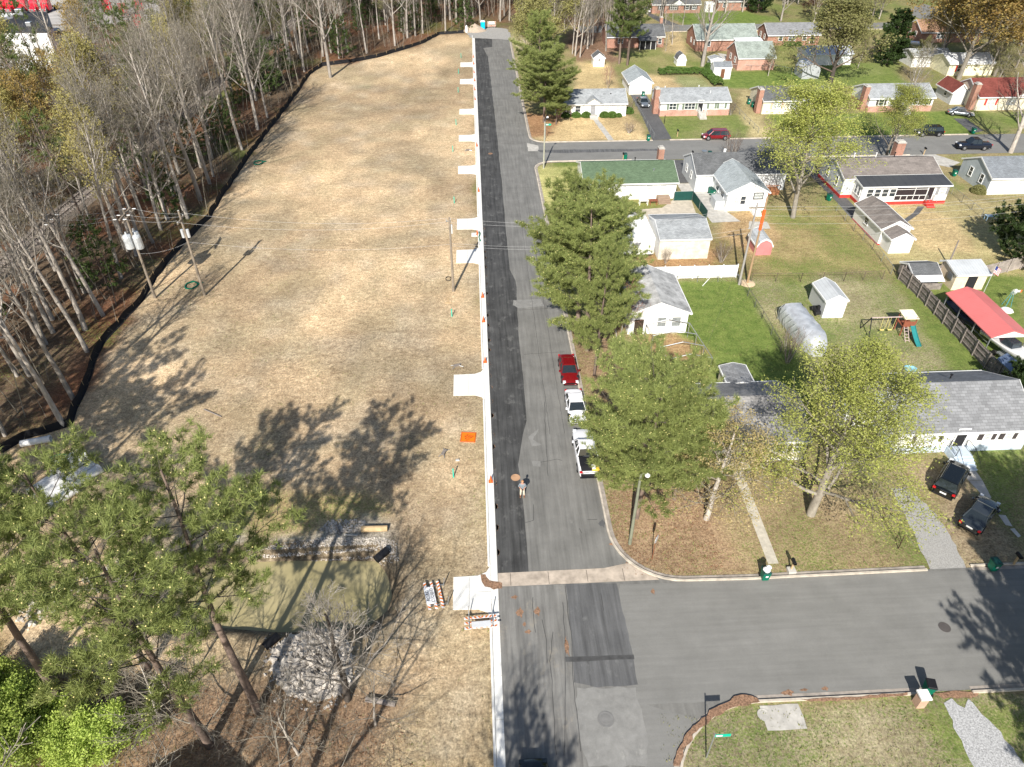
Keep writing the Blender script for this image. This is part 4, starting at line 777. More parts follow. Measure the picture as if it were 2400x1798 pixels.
for l,os_ in _by.items():
    if 2<=len(os_)<=14:
        os_.sort(key=lambda o:P(o.location.x,o.location.y,0)[0])
        for o,w_ in zip(os_,_ord):
            s_=l+', '+w_+' from left'; o['label']=s_ if len(s_.split())<17 else w_+' '+l
print('trees done',time.time()-T0)
# ================================================================ BUILDINGS
SH_GREY=shingle('grey_shingles',(.26,.265,.272),.15,.5,.26); SH_LG=shingle('weathered_light_shingles',(.4,.42,.43),.3); SH_GREEN=shingle('green_shingles',(.13,.19,.115),.12); SH_DK=shingle('dark_shingles',(.16,.165,.17),.35); SH_BR=shingle('brown_shingles',(.25,.22,.2),.25,.8,.35); SH_RED=shingle('red_shingles',(.24,.07,.055),.3); SH_TAN=shingle('orange_shingles',(.42,.25,.16),.3); SH_AQ=shingle('green_grey_shingles',(.36,.41,.37),.4); SH_BLUE=shingle('blue_grey_shingles',(.24,.26,.28),.2); SH_LB=shingle('pale_blue_shingles',(.42,.46,.47),.2)
SH_ST=bricks('black_streaked_roof',(.55,.55,.54),(.52,.52,.51),(.48,.48,.48),.6,.3,False,.9,.01,.75); STUCCO=mk('stained_render',(.66,.61,.5),.9,var=.3,scale=1.1)
M_GREY=seam('grey_metal_roof',(.5,.52,.53),.35,0); M_RED=seam('red_metal_roof',(.62,.17,.16),.28,1,.4,.1); M_BLK=seam('black_porch_roof',(.06,.062,.065),1.1,0,.5,.2); M_WHT=seam('white_metal',(.78,.79,.79),.35,0,.4,.1)
SHUT_D=mk('dark_shutters',(.06,.05,.05),.6); SHUT_G=mk('green_shutters',(.16,.2,.15),.6); SHUT_GY=mk('grey_shutters',(.27,.27,.28),.6); SHUT_T=mk('tan_shutters',(.6,.42,.3),.6); REDP=mk('red_paint',(.5,.05,.04),.6); DOORW=mk('brown_door',(.16,.07,.04),.5); BLUEST=mk('pale_blue_paint',(.5,.58,.66),.7)
def block(root,x0,x1,y0,y1,e,r,wall,roof,axis='x',ov=.35,prof=None,zb=0,th=.1,fascia=True,nowall=False,gable=None,roofname='roof',rk=None):
    """one gabled volume in world metres; e eave height, r ridge height"""
    if axis=='x': T=lambda u,v,z:(u,v,z); U0,U1,V0,V1=x0,x1,y0,y1
    else: T=lambda u,v,z:(v,u,z); U0,U1,V0,V1=y0,y1,x0,x1
    D=V1-V0; m=rk if rk is not None else D/2
    prof=prof or [(0,e),(m,r),(D,e)]
    if not nowall:
        mb=MB(); a=[(V0,zb)]+[(V0+v,z-.02) for v,z in prof]+[(V1,zb)]; n=len(a)
        mb.add([T(U0,v,z) for v,z in a]+[T(U1,v,z) for v,z in a],[tuple(range(n)),tuple(range(2*n-1,n-1,-1)),(0,n,n+1,1),(n-2,2*n-2,2*n-1,n-1)])
        mb.build('wall',wall,root)
    s0=(prof[1][1]-prof[0][1])/(prof[1][0]-prof[0][0]); s1=(prof[-2][1]-prof[-1][1])/(prof[-1][0]-prof[-2][0])
    pp=[(-ov,prof[0][1]-s0*ov)]+list(prof[1:-1])+[(D+ov,prof[-1][1]-s1*ov)]
    mb=MB(); k=len(pp); gi=ov*.6
    vs=[T(u,V0+v,z+dz) for u in (U0-gi,U1+gi) for dz in (.02,.02+th) for v,z in pp]
    fs=[]
    for i in range(k-1): fs+=[(k+i,k+i+1,3*k+i+1,3*k+i),(i,i+1,2*k+i+1,2*k+i),(i,i+1,k+i+1,k+i),(2*k+i,2*k+i+1,3*k+i+1,3*k+i)]
    fs+=[(0,k,3*k,2*k),(k-1,2*k-1,4*k-1,3*k-1)]
    mb.add(vs,fs); ro=mb.build(roofname,roof,root)
    if fascia:
        for v,z in (pp[0],pp[-1]):
            mb=MB()
            s=-1 if v<0 else 1; a=T(U0-gi,V0+v+s*.0,z-.06); b=T(U1+gi,V0+v+s*.09,z+.1)
            mb.box(min(a[0],b[0]),max(a[0],b[0]),min(a[1],b[1]),max(a[1],b[1]),z-.07,z+.13); mb.build('gutter',WHITE,ro)
        for u,du in ((U0-gi,-.04),(U1+gi,.04)):
            mb=MB()
            for (va,za),(vb,zb_) in zip(pp,pp[1:]):
                q=[(va,za-.1),(vb,zb_-.1),(vb,zb_+.14),(va,za+.14)]
                mb.add([T(u,V0+v,z) for v,z in q]+[T(u+du,V0+v,z) for v,z in q],[(0,1,2,3),(4,5,6,7),(0,1,5,4),(2,3,7,6)])
            mb.build('trim',WHITE,ro)
    return ro
def win(root,x,z,w,h,y,sh=None,side='s',mull=1,glass=None,name='window',frame=None):
    """window on a wall: side s -> wall at y facing the camera; side w -> wall at x=y, position along y = x"""
    def B(mb,a,b,d0,d1,z0,z1):
        if side=='s': mb.box(a,b,y-d1,y-d0,z0,z1)
        else: mb.box(y-d1,y-d0,a,b,z0,z1)
    mb=MB(); t=.09; a,b=x-w/2,x+w/2; zl,zh=z,z+h
    B(mb,a-t,b+t,.0,.07,zh,zh+t); B(mb,a-t,b+t,.0,.1,zl-t,zl); B(mb,a-t,a,.0,.07,zl,zh); B(mb,b,b+t,.0,.07,zl,zh)
    for i in range(1,mull): c=a+w*i/mull; B(mb,c-.04,c+.04,.0,.06,zl,zh)
    B(mb,a,b,.0,.05,(zl+zh)/2-.03,(zl+zh)/2+.03)
    wo=mb.build(name,frame or WHITE,root); mg=MB(); B(mg,a,b,.0,.025,zl,zh); mg.build('pane',glass or GLASS,wo)
    if sh:
        for q in (a-t-.42,b+t+.02): ms=MB(); B(ms,q,q+.4,.003,.05,zl-.05,zh+.05); ms.build('shutter',sh,root)
    return wo
def door(root,x,z,y,m=DARK,w=.95,h=2.05,storm=False):
    mb=MB(); mb.box(x-w/2-.1,x-w/2,y-.07,y,z,z+h+.1); mb.box(x+w/2,x+w/2+.1,y-.07,y,z,z+h+.1); mb.box(x-w/2,x+w/2,y-.07,y,z+h,z+h+.1); d0=mb.build('door_frame',WHITE,root)
    mb=MB(); mb.box(x-w/2,x+w/2,y-.04,y,z,z+h); d=mb.build('door',m,root); mb=MB(); mb.box(x+w/2-.14,x+w/2-.08,y-.09,y-.04,z+.95,z+1.02); mb.build('handle',STEEL,d)
def base(root,x0,x1,y0,y1,h,m,o=.03): mb=MB(); mb.box(x0-o,x1+o,y0-o,y1+o,-.1,h); return mb.build('foundation',m,root)
def chimney(root,x0,x1,y0,y1,h,m=None,cap=True):
    mb=MB(); mb.box(x0,x1,y0,y1,0,h); c=mb.build('chimney',m or BRICK,root)
    mb=MB(); mb.box(x0-.05,x1+.05,y0-.05,y1+.05,h,h+.12); mb.box(x0+.15,x1-.15,y0+.15,y1-.15,h+.12,h+.3); mb.build('cap',CONC,c)
def pipe(root,x,y,z,m=WHITE,r=.07,h=.4): mb=MB(); mb.tube((x,y,z-.3),(x,y,z+h),r); mb.tube((x,y,z+h),(x,y,z+h+.1),r*1.8); mb.build('vent_pipe',m,root)
def dormer(root,xc,w,y0,e,rise,roof,face=None,depth=3.):
    """little decorative gable breaking the front eave"""
    mb=MB(); mb.add([(xc-w/2,y0,e),(xc+w/2,y0,e),(xc,y0,e+rise),(xc-w/2,y0+.15,e),(xc+w/2,y0+.15,e),(xc,y0+.15,e+rise)],[(0,1,2),(3,4,5),(0,1,4,3)]); f=mb.build('gable',face or WHITE,root)
    mb=MB()
    for s in (-1,1): mb.add([(xc+s*(w/2+.25),y0-.3,e-.12),(xc,y0-.3,e+rise+.06),(xc,y0+depth,e+rise+.06),(xc+s*(w/2+.25),y0+.25,e-.12),(xc+s*(w/2+.25),y0-.3,e-.02),(xc,y0-.3,e+rise+.16),(xc,y0+depth,e+rise+.16),(xc+s*(w/2+.25),y0+.25,e-.02)],[(4,5,6,7),(0,1,2,3),(0,1,5,4),(0,3,7,4)])
    mb.build('gable_roof',roof,f)
def steps(root,x,y,n,w,m,rise=.18,run=.3,land=1.1,rail=None):
    mb=MB(); z=n*rise; mb.box(x-w/2,x+w/2,y-land,y-.01,0,z)
    for i in range(1,n): mb.box(x-w/2,x+w/2,y-land-run*i,y-land-run*(i-1),0,z-rise*i)
    s=mb.build('steps',m,root)
    if rail:
        for sx in (-1,1):
            mb=MB(); xx=x+sx*(w/2-.08); mb.path([(xx,y-.1,z),(xx,y-.1,z+.9),(xx,y-land,z+.9),(xx,y-land,z)],.025); 
            for k in range(7): yy=y-.1-(land-.1)*(k+.5)/7; mb.tube((xx,yy,z),(xx,yy,z+.9),.012,n=4)
            mb.path([(xx,y-land,z+.9),(xx,y-land-run*(n-1),.95)],.025); mb.build('handrail',rail,s)
def H(name,label,x,y,cat='house',group=None): return thing(name,label,cat,(x,y,0),0,group)
# -- row facing the second street
h=H('house','white house with pale grey roof, small front gable and six round bushes',16.2,142.3)
block(h,16.2,29.9,142.3,149.8,2.55,4.15,WSIDE,SH_LG); base(h,16.2,29.9,142.3,149.8,.35,WPLAIN); mb=MB(); mb.box(16.1,19,142.2,142.28,0,2.5); mb.build('brick_panel',BRICK,h)
dormer(h,23.3,3.6,142.1,2.45,1.05,SH_LG,depth=2.4); door(h,23.3,.5,142.28,SHUT_GY); win(h,20.3,1.,1.,1.1,142.28); win(h,26,1.1,1.1,.9,142.28,glass=PALEGL); win(h,28.3,1.1,.9,.9,142.28,glass=PALEGL); win(h,18,.8,1.5,1.3,142.18,mull=2); steps(h,23.4,142.2,3,1.6,CONC,.16); pipe(h,27,144.5,3.3,BLACK)
h=H('house','white and red brick ranch house with grey roof, tall brick chimney and green shutters',36.6,141.8)
block(h,36.6,50.4,141.8,149.8,2.75,4.2,WSIDE,SH_LG); base(h,36.6,50.4,141.8,149.8,1.15,PBRICK,.05); chimney(h,35.6,36.55,143.2,144.6,4.7)
win(h,39,1.35,1.3,1.1,141.72,SHUT_G,mull=2); win(h,42.4,1.35,2.,1.1,141.72,SHUT_G,mull=3); door(h,44.5,.9,141.72,DARK); win(h,46.8,1.45,.9,.9,141.72,SHUT_G,glass=PALEGL); win(h,48.8,1.45,.9,.9,141.72,SHUT_G,glass=PALEGL); steps(h,44.8,141.7,5,1.4,CONC,.18,rail=WHITE)
for a,b in ((38.5,147.5),(45.5,147.9),(46.8,144)): pipe(h,a,b,3.6)
h=H('detached_garage','white single garage with grey gabled roof at the end of the long driveway',33.1,156.3,'garage')
block(h,33.1,37.9,156.3,164.5,2.35,3.75,WPLAIN,SH_LB,'y',.3); mb=MB(); mb.box(34,37,156.24,156.3,.02,2.1); mb.build('garage_door',WHITE,h)
h=H('garden_shed','small white shed with a gabled grey roof near the wooded lot',28.6,178.5,'shed'); block(h,28.6,31.2,178.5,181.6,1.9,2.9,WPLAIN,SH_DK,'y',.15); win(h,29.9,1.2,.45,.5,178.49)
h=H('brick_outbuilding','salmon brick house with greenish grey roof and windows in its left gable wall',61.8,173.6,'house')
block(h,61.8,70.5,173.6,182.6,2.7,5.2,PBRICK,SH_AQ,ov=.25); win(h,176,1.3,.9,1.1,61.8,side='w'); win(h,179.5,1.3,.9,1.1,61.8,side='w'); mb=MB(); mb.add([(61.78,174,2.7),(61.78,182.2,2.7),(61.78,178.1,5.1)],[(0,1,2)]); mb.build('gable_face',BRICK,h)
h=H('house','brick house with green-grey roof and white screened porch behind the big bare tree',57,190.5)
block(h,56.5,72,191.5,201,2.8,5.3,BRICK,SH_AQ); block(h,66,72.6,188.3,191.4,2.5,2.95,WHITE,M_WHT,prof=[(0,2.5),(3.1,2.95),(3.12,2.95)],nowall=True,fascia=False,roofname='porch_roof')
mb=MB(); 
for x in (66.1,67.7,69.3,70.9,72.4): mb.box(x,x+.12,188.4,188.5,0,2.5)
mb.box(66.1,72.5,188.4,188.5,.9,1); mb.build('porch_frame',WHITE,h); mb=MB(); mb.box(66.2,72.4,188.55,188.6,0,2.45); mb.build('porch_screen',DARK,h); win(h,193.5,1.2,.8,1,56.5,side='w'); win(h,196.5,1.2,.8,1,56.5,side='w'); win(h,59.5,1.2,1.2,1,191.48)
for x in (60,70): pipe(h,x,194.5,4,BLACK)
h=H('house','brick house with dark grey roof and dark screened porch behind the two tall pines',36,196)
block(h,34.5,49.3,196,204,2.7,4.7,BRICK,SH_DK); block(h,42.5,46.9,193.6,196,2.3,2.7,WHITE,SH_DK,prof=[(0,2.2),(2.4,2.6),(2.42,2.6)],nowall=True,fascia=False,roofname='porch_roof'); mb=MB()
for x in (42.6,44,45.4,46.7): mb.box(x,x+.1,193.7,193.8,0,2.2)
mb.build('porch_frame',WHITE,h); mb=MB(); mb.box(42.7,46.7,193.9,195.9,0,2.1); mb.build('porch_screen',DARK,h); win(h,48.2,.9,.8,1.2,195.98); win(h,38,1.1,1.2,1.,195.98,mull=2)
h=H('brick_pier','brick gate pier with a pale cap beside the far driveway',0,0,'pier'); X,Y=g('A',1273,197); h.location=(X,Y,0); chimney(h,X-.4,X+.4,Y-.4,Y+.4,1.8)
h=H('house','brick house with dark roof and white triangular gable at the top of the picture',55,237); block(h,54.8,69.5,237,245,2.5,4.4,BRICK,SH_DK); chimney(h,53.8,54.8,239,240.4,4.9); dormer(h,62.7,4.2,236.9,2.45,1.3,SH_DK,depth=2)
for x,m in ((57.5,2),(61.3,3),(65.5,1),(67.6,2)): win(h,x,1.0,1.1 if m<3 else 1.9,1.1,236.98,SHUT_D,mull=m)
h=H('house','brick house with white siding behind the big bare tree at the top',73,240); block(h,76,90,240,248,2.6,4.5,BRICK,SH_DK); mb=MB(); mb.box(71.5,74,238,240,0,2.6); mb.build('white_annex',WPLAIN,h); win(h,78,1,1.2,1.1,239.98,mull=2); win(h,84,1,1.8,1.1,239.98,mull=2)
h=H('house','long brick ranch house with grey roof and two windows in its left gable',76.6,196.5); block(h,76.6,90.3,196.5,204.5,2.55,4.5,BRICK,SH_GREY); base(h,76.6,90.3,196.5,204.5,.2,BRICK)
for y_ in (199,202): win(h,y_,1.1,.8,1.1,76.6,side='w')
for x,m in ((80,1),(83,2),(86.3,1)): win(h,x,1.2,1. if m==1 else 1.7,1.1,196.48,mull=m)
door(h,88.4,.3,196.48,DARK)
h=H('house','brick house with orange-brown roof behind the big bronze tree',117.8,197.3); block(h,117.8,134,197.3,205.5,2.6,4.7,BRICK,SH_TAN); win(h,200,1.1,.7,1.1,117.8,side='w'); win(h,203,1.1,.7,1.1,117.8,side='w'); win(h,123,1.1,1.8,1.1,197.28,mull=2)
h=H('metal_shed','grey metal barrel-roofed shed beside the olive tree',74.4,165.8,'shed'); M_GS=seam('dull_metal',(.4,.42,.44),.3,2); block(h,74.3,78.3,165.8,170.5,1.9,3.1,M_GS,M_GREY,'y',.05,prof=[(0,1.9),(.5,2.6),(1.3,3.05),(2,3.15),(2.7,3.05),(3.5,2.6),(4,1.9)],fascia=False)
h=H('outbuilding','long low white building with grey metal roof behind the olive tree',80,178,'building'); block(h,79.5,90.5,177,183,2.5,3.6,WPLAIN,M_GREY)
h=H('cream_house','cream house with grey metal lean-to below the big bronze tree',106,166); block(h,108.5,119,166.5,174,2.7,4,mk('cream_wall',(.74,.7,.5),.8),M_WHT); block(h,104,113,174.2,180,2.5,3.4,WPLAIN,M_GREY); win(h,111,1,.9,1.3,166.48,REDP)
for i,(x0,x1,y0,e,r,lab,roof,ax) in enumerate([(48.6,50.8,178.2,1.6,2.5,'small white shed with a dark barrel roof beside the hedge',SH_DK,'g'),(56.2,59.2,176.4,1.7,2.1,'low white shed directly behind the shed with the brown door',SH_LG,'y'),(54.1,58.1,166.6,2.5,3.4,'white shed with grey roof and a brown door behind the hedge',SH_BLUE,'x')]):
    h=H('garden_shed',lab,x0,y0,'shed'); 
    if ax=='g': D=x1-x0; block(h,x0,x1,y0,y0+3,e,r,WPLAIN,roof,'y',.05,prof=[(0,1.3),(.35,2.1),(D/2,2.6),(D-.35,2.1),(D,1.3)])
    else: block(h,x0,x1,y0,y0+2.7,e,r,WSIDE,roof,ax,.12)
    if i==2: door(h,56.2,.2,y0-.01,DOORW,.9,2.)
h=H('house','cream house with dark roof, end chimney and small gable behind the light green tree',57.2,142); block(h,57.2,71,142,150,2.65,4.2,CREAM,SH_DK); chimney(h,56.2,57.1,142.5,143.9,4.5); dormer(h,65.5,3.,141.8,2.6,.8,SH_DK,depth=2)
for x in (60,63.4,68.1,70): win(h,x,1.1,1.5 if x<65 else .9,1.1,141.98,SHUT_T if x>67 or x<61 else None,glass=PALEGL,mull=2 if x<65 else 1)
door(h,65.6,.6,141.98,DARK)
h=H('house','white-over-brick ranch house with grey roof and black shutters, right of the light green tree',78.8,142.2); block(h,78.8,91.9,142.2,150,2.75,4.3,WSIDE,SH_LG); base(h,78.8,91.9,142.2,150,1.15,PBRICK,.05); chimney(h,77.8,78.7,143,144.4,4.6)
for x in (81.2,84.2,88.2,90.4): win(h,x,1.4,1.,1.,142.12,SHUT_D)
door(h,86.3,.8,142.12,WHITE); steps(h,86.3,142.1,4,1.4,CONC,rail=WHITE)
h=H('house','cream house with deep red roof and broad brick chimney at the right edge',99.6,142); block(h,101,118,142,151,2.75,5.,CREAM,SH_RED); block(h,98,101,146,152,2.6,4.,LSIDE,SH_RED,'y'); chimney(h,99.9,100.9,142.4,143.6,4.9); dormer(h,110.5,4,141.8,2.7,1.2,SH_RED,depth=2.4)
for x in (103.8,108,113.4,116): win(h,x,1.1,1.6 if x<105 else .9,1.2,141.98,REDP if x<105 else SHUT_GY,glass=PALEGL,mull=2 if x<105 else 1)
win(h,148.5,1.2,.9,1.1,98,side='w')
# -- row backing on the power line
xL=G(1365,390,4.)[0]
h=H('house','white house with a green shingle roof and a brick chimney on its street side',xL,102.9); block(h,xL,30.6,102.9,111.6,2.75,4.3,WSIDE,SH_GREEN,ov=.4); base(h,xL,30.6,102.9,111.6,.35,DARK,-.03); chimney(h,29.6,30.5,112,113.2,4.4)
for x,w_ in ((22.2,1.2),(26.4,.9),(28.6,.9)): win(h,x,1.5,w_,.8,102.88,glass=PALEGL,mull=2 if w_>1 else 1)
pipe(h,25,108.5,4.,BLACK); pipe(h,27.3,105,3.5,STEEL); steps(h,28.6,102.85,4,1.9,mk('brown_steps',(.3,.22,.16),.8),.18); 
xm=G(1660,463)[0]
h=H('house','pale grey L-shaped house with a white gabled extension and small white steps',34.2,98); block(h,34.2,48.5,105.2,113.2,2.8,4.7,LSIDE,SH_DK,ov=.2); block(h,37.1,43.1,98,107,2.9,4.4,WSIDE,SH_LB,'y',ov=.3); base(h,37.1,43.1,98,105,.35,WPLAIN,.04)
for y_ in (108,110.8): win(h,y_,1.2,.7,1.1,34.2,side='w')
win(h,38.5,1.2,.7,1.,97.98,glass=PALEGL); win(h,39.5,1.1,.7,1.2,97.98); win(h,41.7,1.9,1.3,.85,97.98,glass=PALEGL,frame=BLACK); win(h,100.5,1.2,1.6,1.,37.1,side='w'); win(h,103,1.2,1.4,1.,37.1,side='w'); steps(h,41.4,97.95,4,1.2,WHITE,rail=WHITE); mb=MB(); mb.tube((39.5,109.5,4.6),(39.5,109.5,5.2),.22,.22,8); mb.build('roof_vent',WHITE,h)
mb=MB(); mb.lathe((36.2,109.5,4.7),[(.05,0),(.42,.2),(.45,.28)],10); mb.build('satellite_dish',STEEL,h); mb=MB(); mb.box(35.6,37,98.5,101,0,1.4); mb.build('side_cabinet',LSIDE,h)
mb=MB(); mb.box(43.3,47.2,103.4,105.1,0,.7); 
for x in (43.4,44.6,45.8,47.1): mb.box(x,x+.08,103.4,103.48,.7,1.6)
mb.box(43.3,47.2,103.4,103.48,1.5,1.6); mb.build('wooden_deck',mk('deck_wood',(.35,.15,.07),.8),h)
h=H('house','white house with brown roof, black porch roof, screened porch and a red foundation band',57.9,99); block(h,56.2,71.6,101.8,110.3,3.1,4.55,LSIDE,SH_BR,ov=.25)
block(h,57.9,71.4,99,101.75,3.0,3.25,WSIDE,M_BLK,prof=[(0,2.95),(2.75,3.3),(2.76,3.3)],ov=.3,roofname='porch_roof'); base(h,57.9,71.4,99,101.75,.5,REDP,.04); base(h,56.2,71.6,101.8,110.3,.5,REDP,.03)
for i in range(4): win(h,59.2+i*1.17,1.35,.85,1.15,98.98,glass=GLASS)
mb=MB(); mb.box(63.2,69.,98.95,98.99,.75,2.75); sc=mb.build('porch_screen',mk('dark_screen',(.03,.022,.025),.6),h); mb=MB()
for i in range(6): x=63.2+i*.97; mb.box(x-.035,x+.035,98.88,98.95,.75,2.75 if i in(0,3) else 1.45)
mb.box(63.2,68,98.88,98.95,1.42,1.5); mb.box(63.2,68,98.88,98.95,2.4,2.46); mb.box(68,68.12,98.86,98.95,.7,2.75); mb.box(69,69.12,98.86,98.95,.7,2.75); mb.box(68,69.1,98.86,98.95,2.68,2.78); mb.build('porch_frame',WHITE,sc)
win(h,70.4,1.5,.9,1.,98.98,SHUT_GY,glass=PALEGL)
for y_,x_ in ((99.8,57.9),(100.8,57.9),(104,56.2),(107.5,56.2)): win(h,y_,1.3,.7,1.3,x_,side='w')
steps(h,68.6,98.9,4,1.2,REDP,.17,.3,.5,rail=STEEL); chimney(h,68.4,69.8,111,112.2,5.,BRICK); [pipe(h,x,107,4.6,m) for x,m in ((59.5,WHITE),(66,BLACK),(63,WHITE))]
h=H('house','grey-blue gabled house with white rear wall at the right edge',79.6,101.8); block(h,79.6,95,101.8,109.8,2.75,4.5,WSIDE,SH_BLUE,ov=.3); mb=MB(); mb.add([(79.58,101.8,0),(79.58,109.8,0),(79.58,109.8,2.7),(79.58,105.8,4.4),(79.58,101.8,2.7)],[(0,1,2,3,4)]); mb.build('gable_face',GSIDE,h)
for y_ in (104,107): win(h,y_,1.1,.8,1.3,79.57,side='w')
win(h,84.5,1.6,.7,.7,101.78,glass=PALEGL); win(h,88.5,1.6,1.,.6,101.78,glass=PALEGL); mb=MB(); mb.lathe((88.6,100.6,0),[(.45,0),(.45,.7),(.4,.75)],12); mb.build('air_conditioner',STEEL,h)
h=H('detached_garage','old garage with mottled grey roof and stained pale wall, tall weeds before it',23.8,83.6,'garage'); block(h,23.8,30.5,83.6,90.8,2.95,4.0,STUCCO,SH_LG,ov=.2); mb=MB(); mb.add([(23.78,83.6,0),(23.78,90.8,0),(23.78,90.8,2.9),(23.78,87.2,3.95),(23.78,83.6,2.9)],[(0,1,2,3,4)]); mb.build('gable_face',WPLAIN,h)
h=H('box_trailer','plain white box trailer with flat roof, left of the old garage',20.6,84.5,'trailer'); mb=MB(); mb.box(18.4,23.3,84.2,91.3,.5,2.95); mb.build('body',WPLAIN,h,bevel=.05); mb=MB(); mb.box(18.6,23.1,84.5,91,.2,.5); mb.build('frame',DARK,h)
for x in (18.3,23.1): mb=MB(); mb.tube((x,88,.35),(x+.25,88,.35),.35,n=12); mb.build('wheel',BLACK,h)
mb=MB(); [mb.box(18.4,23.3,85+i*1.5,85.05+i*1.5,2.95,2.98) for i in range(4)]; mb.build('roof_ribs',M_WHT,h)
yb=G(1510,629,4.)[1]
h=H('workshop','white workshop with a streaked grey gabled roof, two shuttered windows and an open door',16.6,66.3,'building'); block(h,16.6,23.3,66.3,74.6,2.75,4.15,WPLAIN,SH_ST,'y',.3); 
for x in (20.35,22.): win(h,x,1.0,.95,1.2,66.28,glass=mk('blinds',(.22,.24,.24),.6,var=.3,scale=8))
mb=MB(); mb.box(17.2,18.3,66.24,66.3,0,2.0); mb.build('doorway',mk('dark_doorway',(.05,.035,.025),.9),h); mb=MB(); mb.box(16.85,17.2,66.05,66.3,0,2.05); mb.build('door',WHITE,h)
# red barrel shed
X,Y=37.4,84.1; h=H('red_shed','small pinkish-red barn shed with a grey gambrel roof behind the utility poles',X,Y,'shed'); PINK=lap('faded_red_panels',(.58,.22,.22),.3); block(h,37.2,39.3,84.1,87.6,1.3,2.3,PINK,M_GREY,'y',.06,prof=[(0,1.35),(.3,1.95),(1.05,2.35),(1.8,1.95),(2.1,1.35)])
# garage with annex, rotated a little like its lot
h=H('detached_garage','white garage with brown roof and a smaller shed annex in front of it',54.9,83.8,'garage'); block(h,55.0,59.0,86.2,94.3,2.45,3.5,WSIDE,SH_BR,'y',.25); block(h,55.3,58.3,83.7,86.15,2.1,2.9,WSIDE,SH_BR,'y',.18,roofname='annex_roof'); win(h,90.5,1.1,1.,1.,55.,side='w'); base(h,55,59,86.2,94.3,.2,REDP,.02)
h=H('garden_shed','white shed with pale grey gabled roof beside the tarp-covered shelter',40.1,68.5,'shed'); block(h,40.1,42.6,68.5,72.6,2.3,3.0,M_WHT,M_GREY,'y',.08); mb=MB(); mb.box(41,42,68.47,68.5,.1,2.); mb.build('door',WHITE,h)
# tarp shelter
h=H('tarp_shelter','silver tarp-covered hoop shelter with a rounded near end',33,63,'shelter'); TARP=mk('silver_tarp',(.52,.54,.56),.35,.3,var=.25,scale=1.5); 
A0=Vector(G(1856,700)); mb=MB(); prof=[(0,0),(.02,1.55),(.35,2.05),(1.15,2.2),(2.2,2.15),(2.5,1.5),(2.55,0)]
ns=14; vs=[]; 
for i in range(ns):
    t=i/(ns-1); s=1 if t<.72 else math.sqrt(max(0,1-((t-.72)/.29)**2)); yy=68.6-7.6*t; xc=36.2+.6*t
    for (px_,pz) in prof: k=math.sin(i*2.3+px_*4)*.05; vs.append((xc+(px_-1.3)*(1 if s==1 else .35+.65*s)*1.0+k,yy,pz*(.25+.75*s)+k*.6))
m_=len(prof); mb.add(vs,[(i*m_+j,i*m_+j+1,(i+1)*m_+j+1,(i+1)*m_+j) for i in range(ns-1) for j in range(m_-1)]+[tuple(range((ns-1)*m_,ns*m_))]); h.location=(36,68,0); mb.build('tarp',TARP,h,smooth=True)
mb=MB(); 
for i in range(6): yy=68.5-i*1.; mb.path([(34.76,yy,0),(34.68,yy,1.5),(35.05,yy,2.03)],.035)
mb.build('hoops',STEEL,h); mb=MB(); mb.poly([(34.95,68.55,0),(37.4,68.55,0),(37.4,68.55,2),(35,68.55,2)]); mb.build('end_panel',DARK,h)
# fenced yard sheds
h=H('dog_house','grey weathered kennel shed with white awning roof next to the tall fence',52,76,'shed'); a=g('D',1395,970); block(h,54.1,57.6,75.2,78.5,1.5,2.2,WOOD,SH_DK,ov=.15); mb=MB(); mb.add([(54.0,74.1,1.15),(57.7,74.1,1.15),(57.7,75.2,1.6),(54.0,75.2,1.6)],[(0,1,2,3)]); mb.build('awning',M_WHT,h); mb=MB(); mb.box(54.2,57.5,74.15,74.2,0,.9); mb.build('rail',WOOD,h)
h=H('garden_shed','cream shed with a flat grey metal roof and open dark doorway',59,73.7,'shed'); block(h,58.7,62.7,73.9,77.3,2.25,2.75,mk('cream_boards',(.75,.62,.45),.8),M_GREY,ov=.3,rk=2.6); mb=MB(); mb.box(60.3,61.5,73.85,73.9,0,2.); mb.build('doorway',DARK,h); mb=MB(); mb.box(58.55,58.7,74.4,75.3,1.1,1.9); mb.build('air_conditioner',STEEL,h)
# red carport, boats under it
cr=thing('carport','long open carport with ribbed red metal roof over two boats','carport',(56.6,64,0))
def carport():
    x0,x1,y0,y1=54.5,58.8,59.9,69.; e,r=2.6,3.35
    block(cr,x0,x1,y0,y1,e,r,WHITE,M_RED,'y',.1,nowall=True,fascia=False)
    for y in (60.1,63,66,68.8):
        for x in (x0+.1,x1-.1): mb=MB(); mb.box(x-.05,x+.05,y-.05,y+.05,0,e); mb.build('post',STEEL,cr)
    mb=MB(); mb.add([(x0,y0,e),(x1,y0,e),((x0+x1)/2,y0,r)],[(0,1,2)]); mb.build('gable',WHITE,cr)
carport()
h=H('grey_house','dark grey roofed cream house mostly hidden by the corner pine and the golden tree',18,45.2); SH_WG=shingle('worn_grey_brown_shingles',(.33,.32,.31),.35,.5,.26); block(h,17.2,29.,45.4,53.5,2.55,4.3,CREAM,SH_WG,ov=.3); base(h,17.2,29.,45.4,53.5,.3,WPLAIN); block(h,20.5,25.4,44.4,46.5,2.3,3.6,CREAM,SH_GREY,'y',.25,nowall=False,roofname='porch_roof')
for x,m in ((19.2,1),(26.7,2),(28.4,1)): win(h,x,1.1,1.,1.1,45.38,SHUT_D if m==2 else None)
win(h,22.3,1.,1.1,1.1,44.38); door(h,24.2,.3,44.38,DOORW)
mb=MB(); mb.poly([(24.4,53.8,2.6),(25.8,53.8,2.6),(25.8,56.2,2.4),(24.4,56.2,2.4)]); 
h.location=h.location; block(h,24.2,26.6,53.6,56.6,2.4,2.7,CREAM,SH_GREY,'y',.15,roofname='rear_roof')
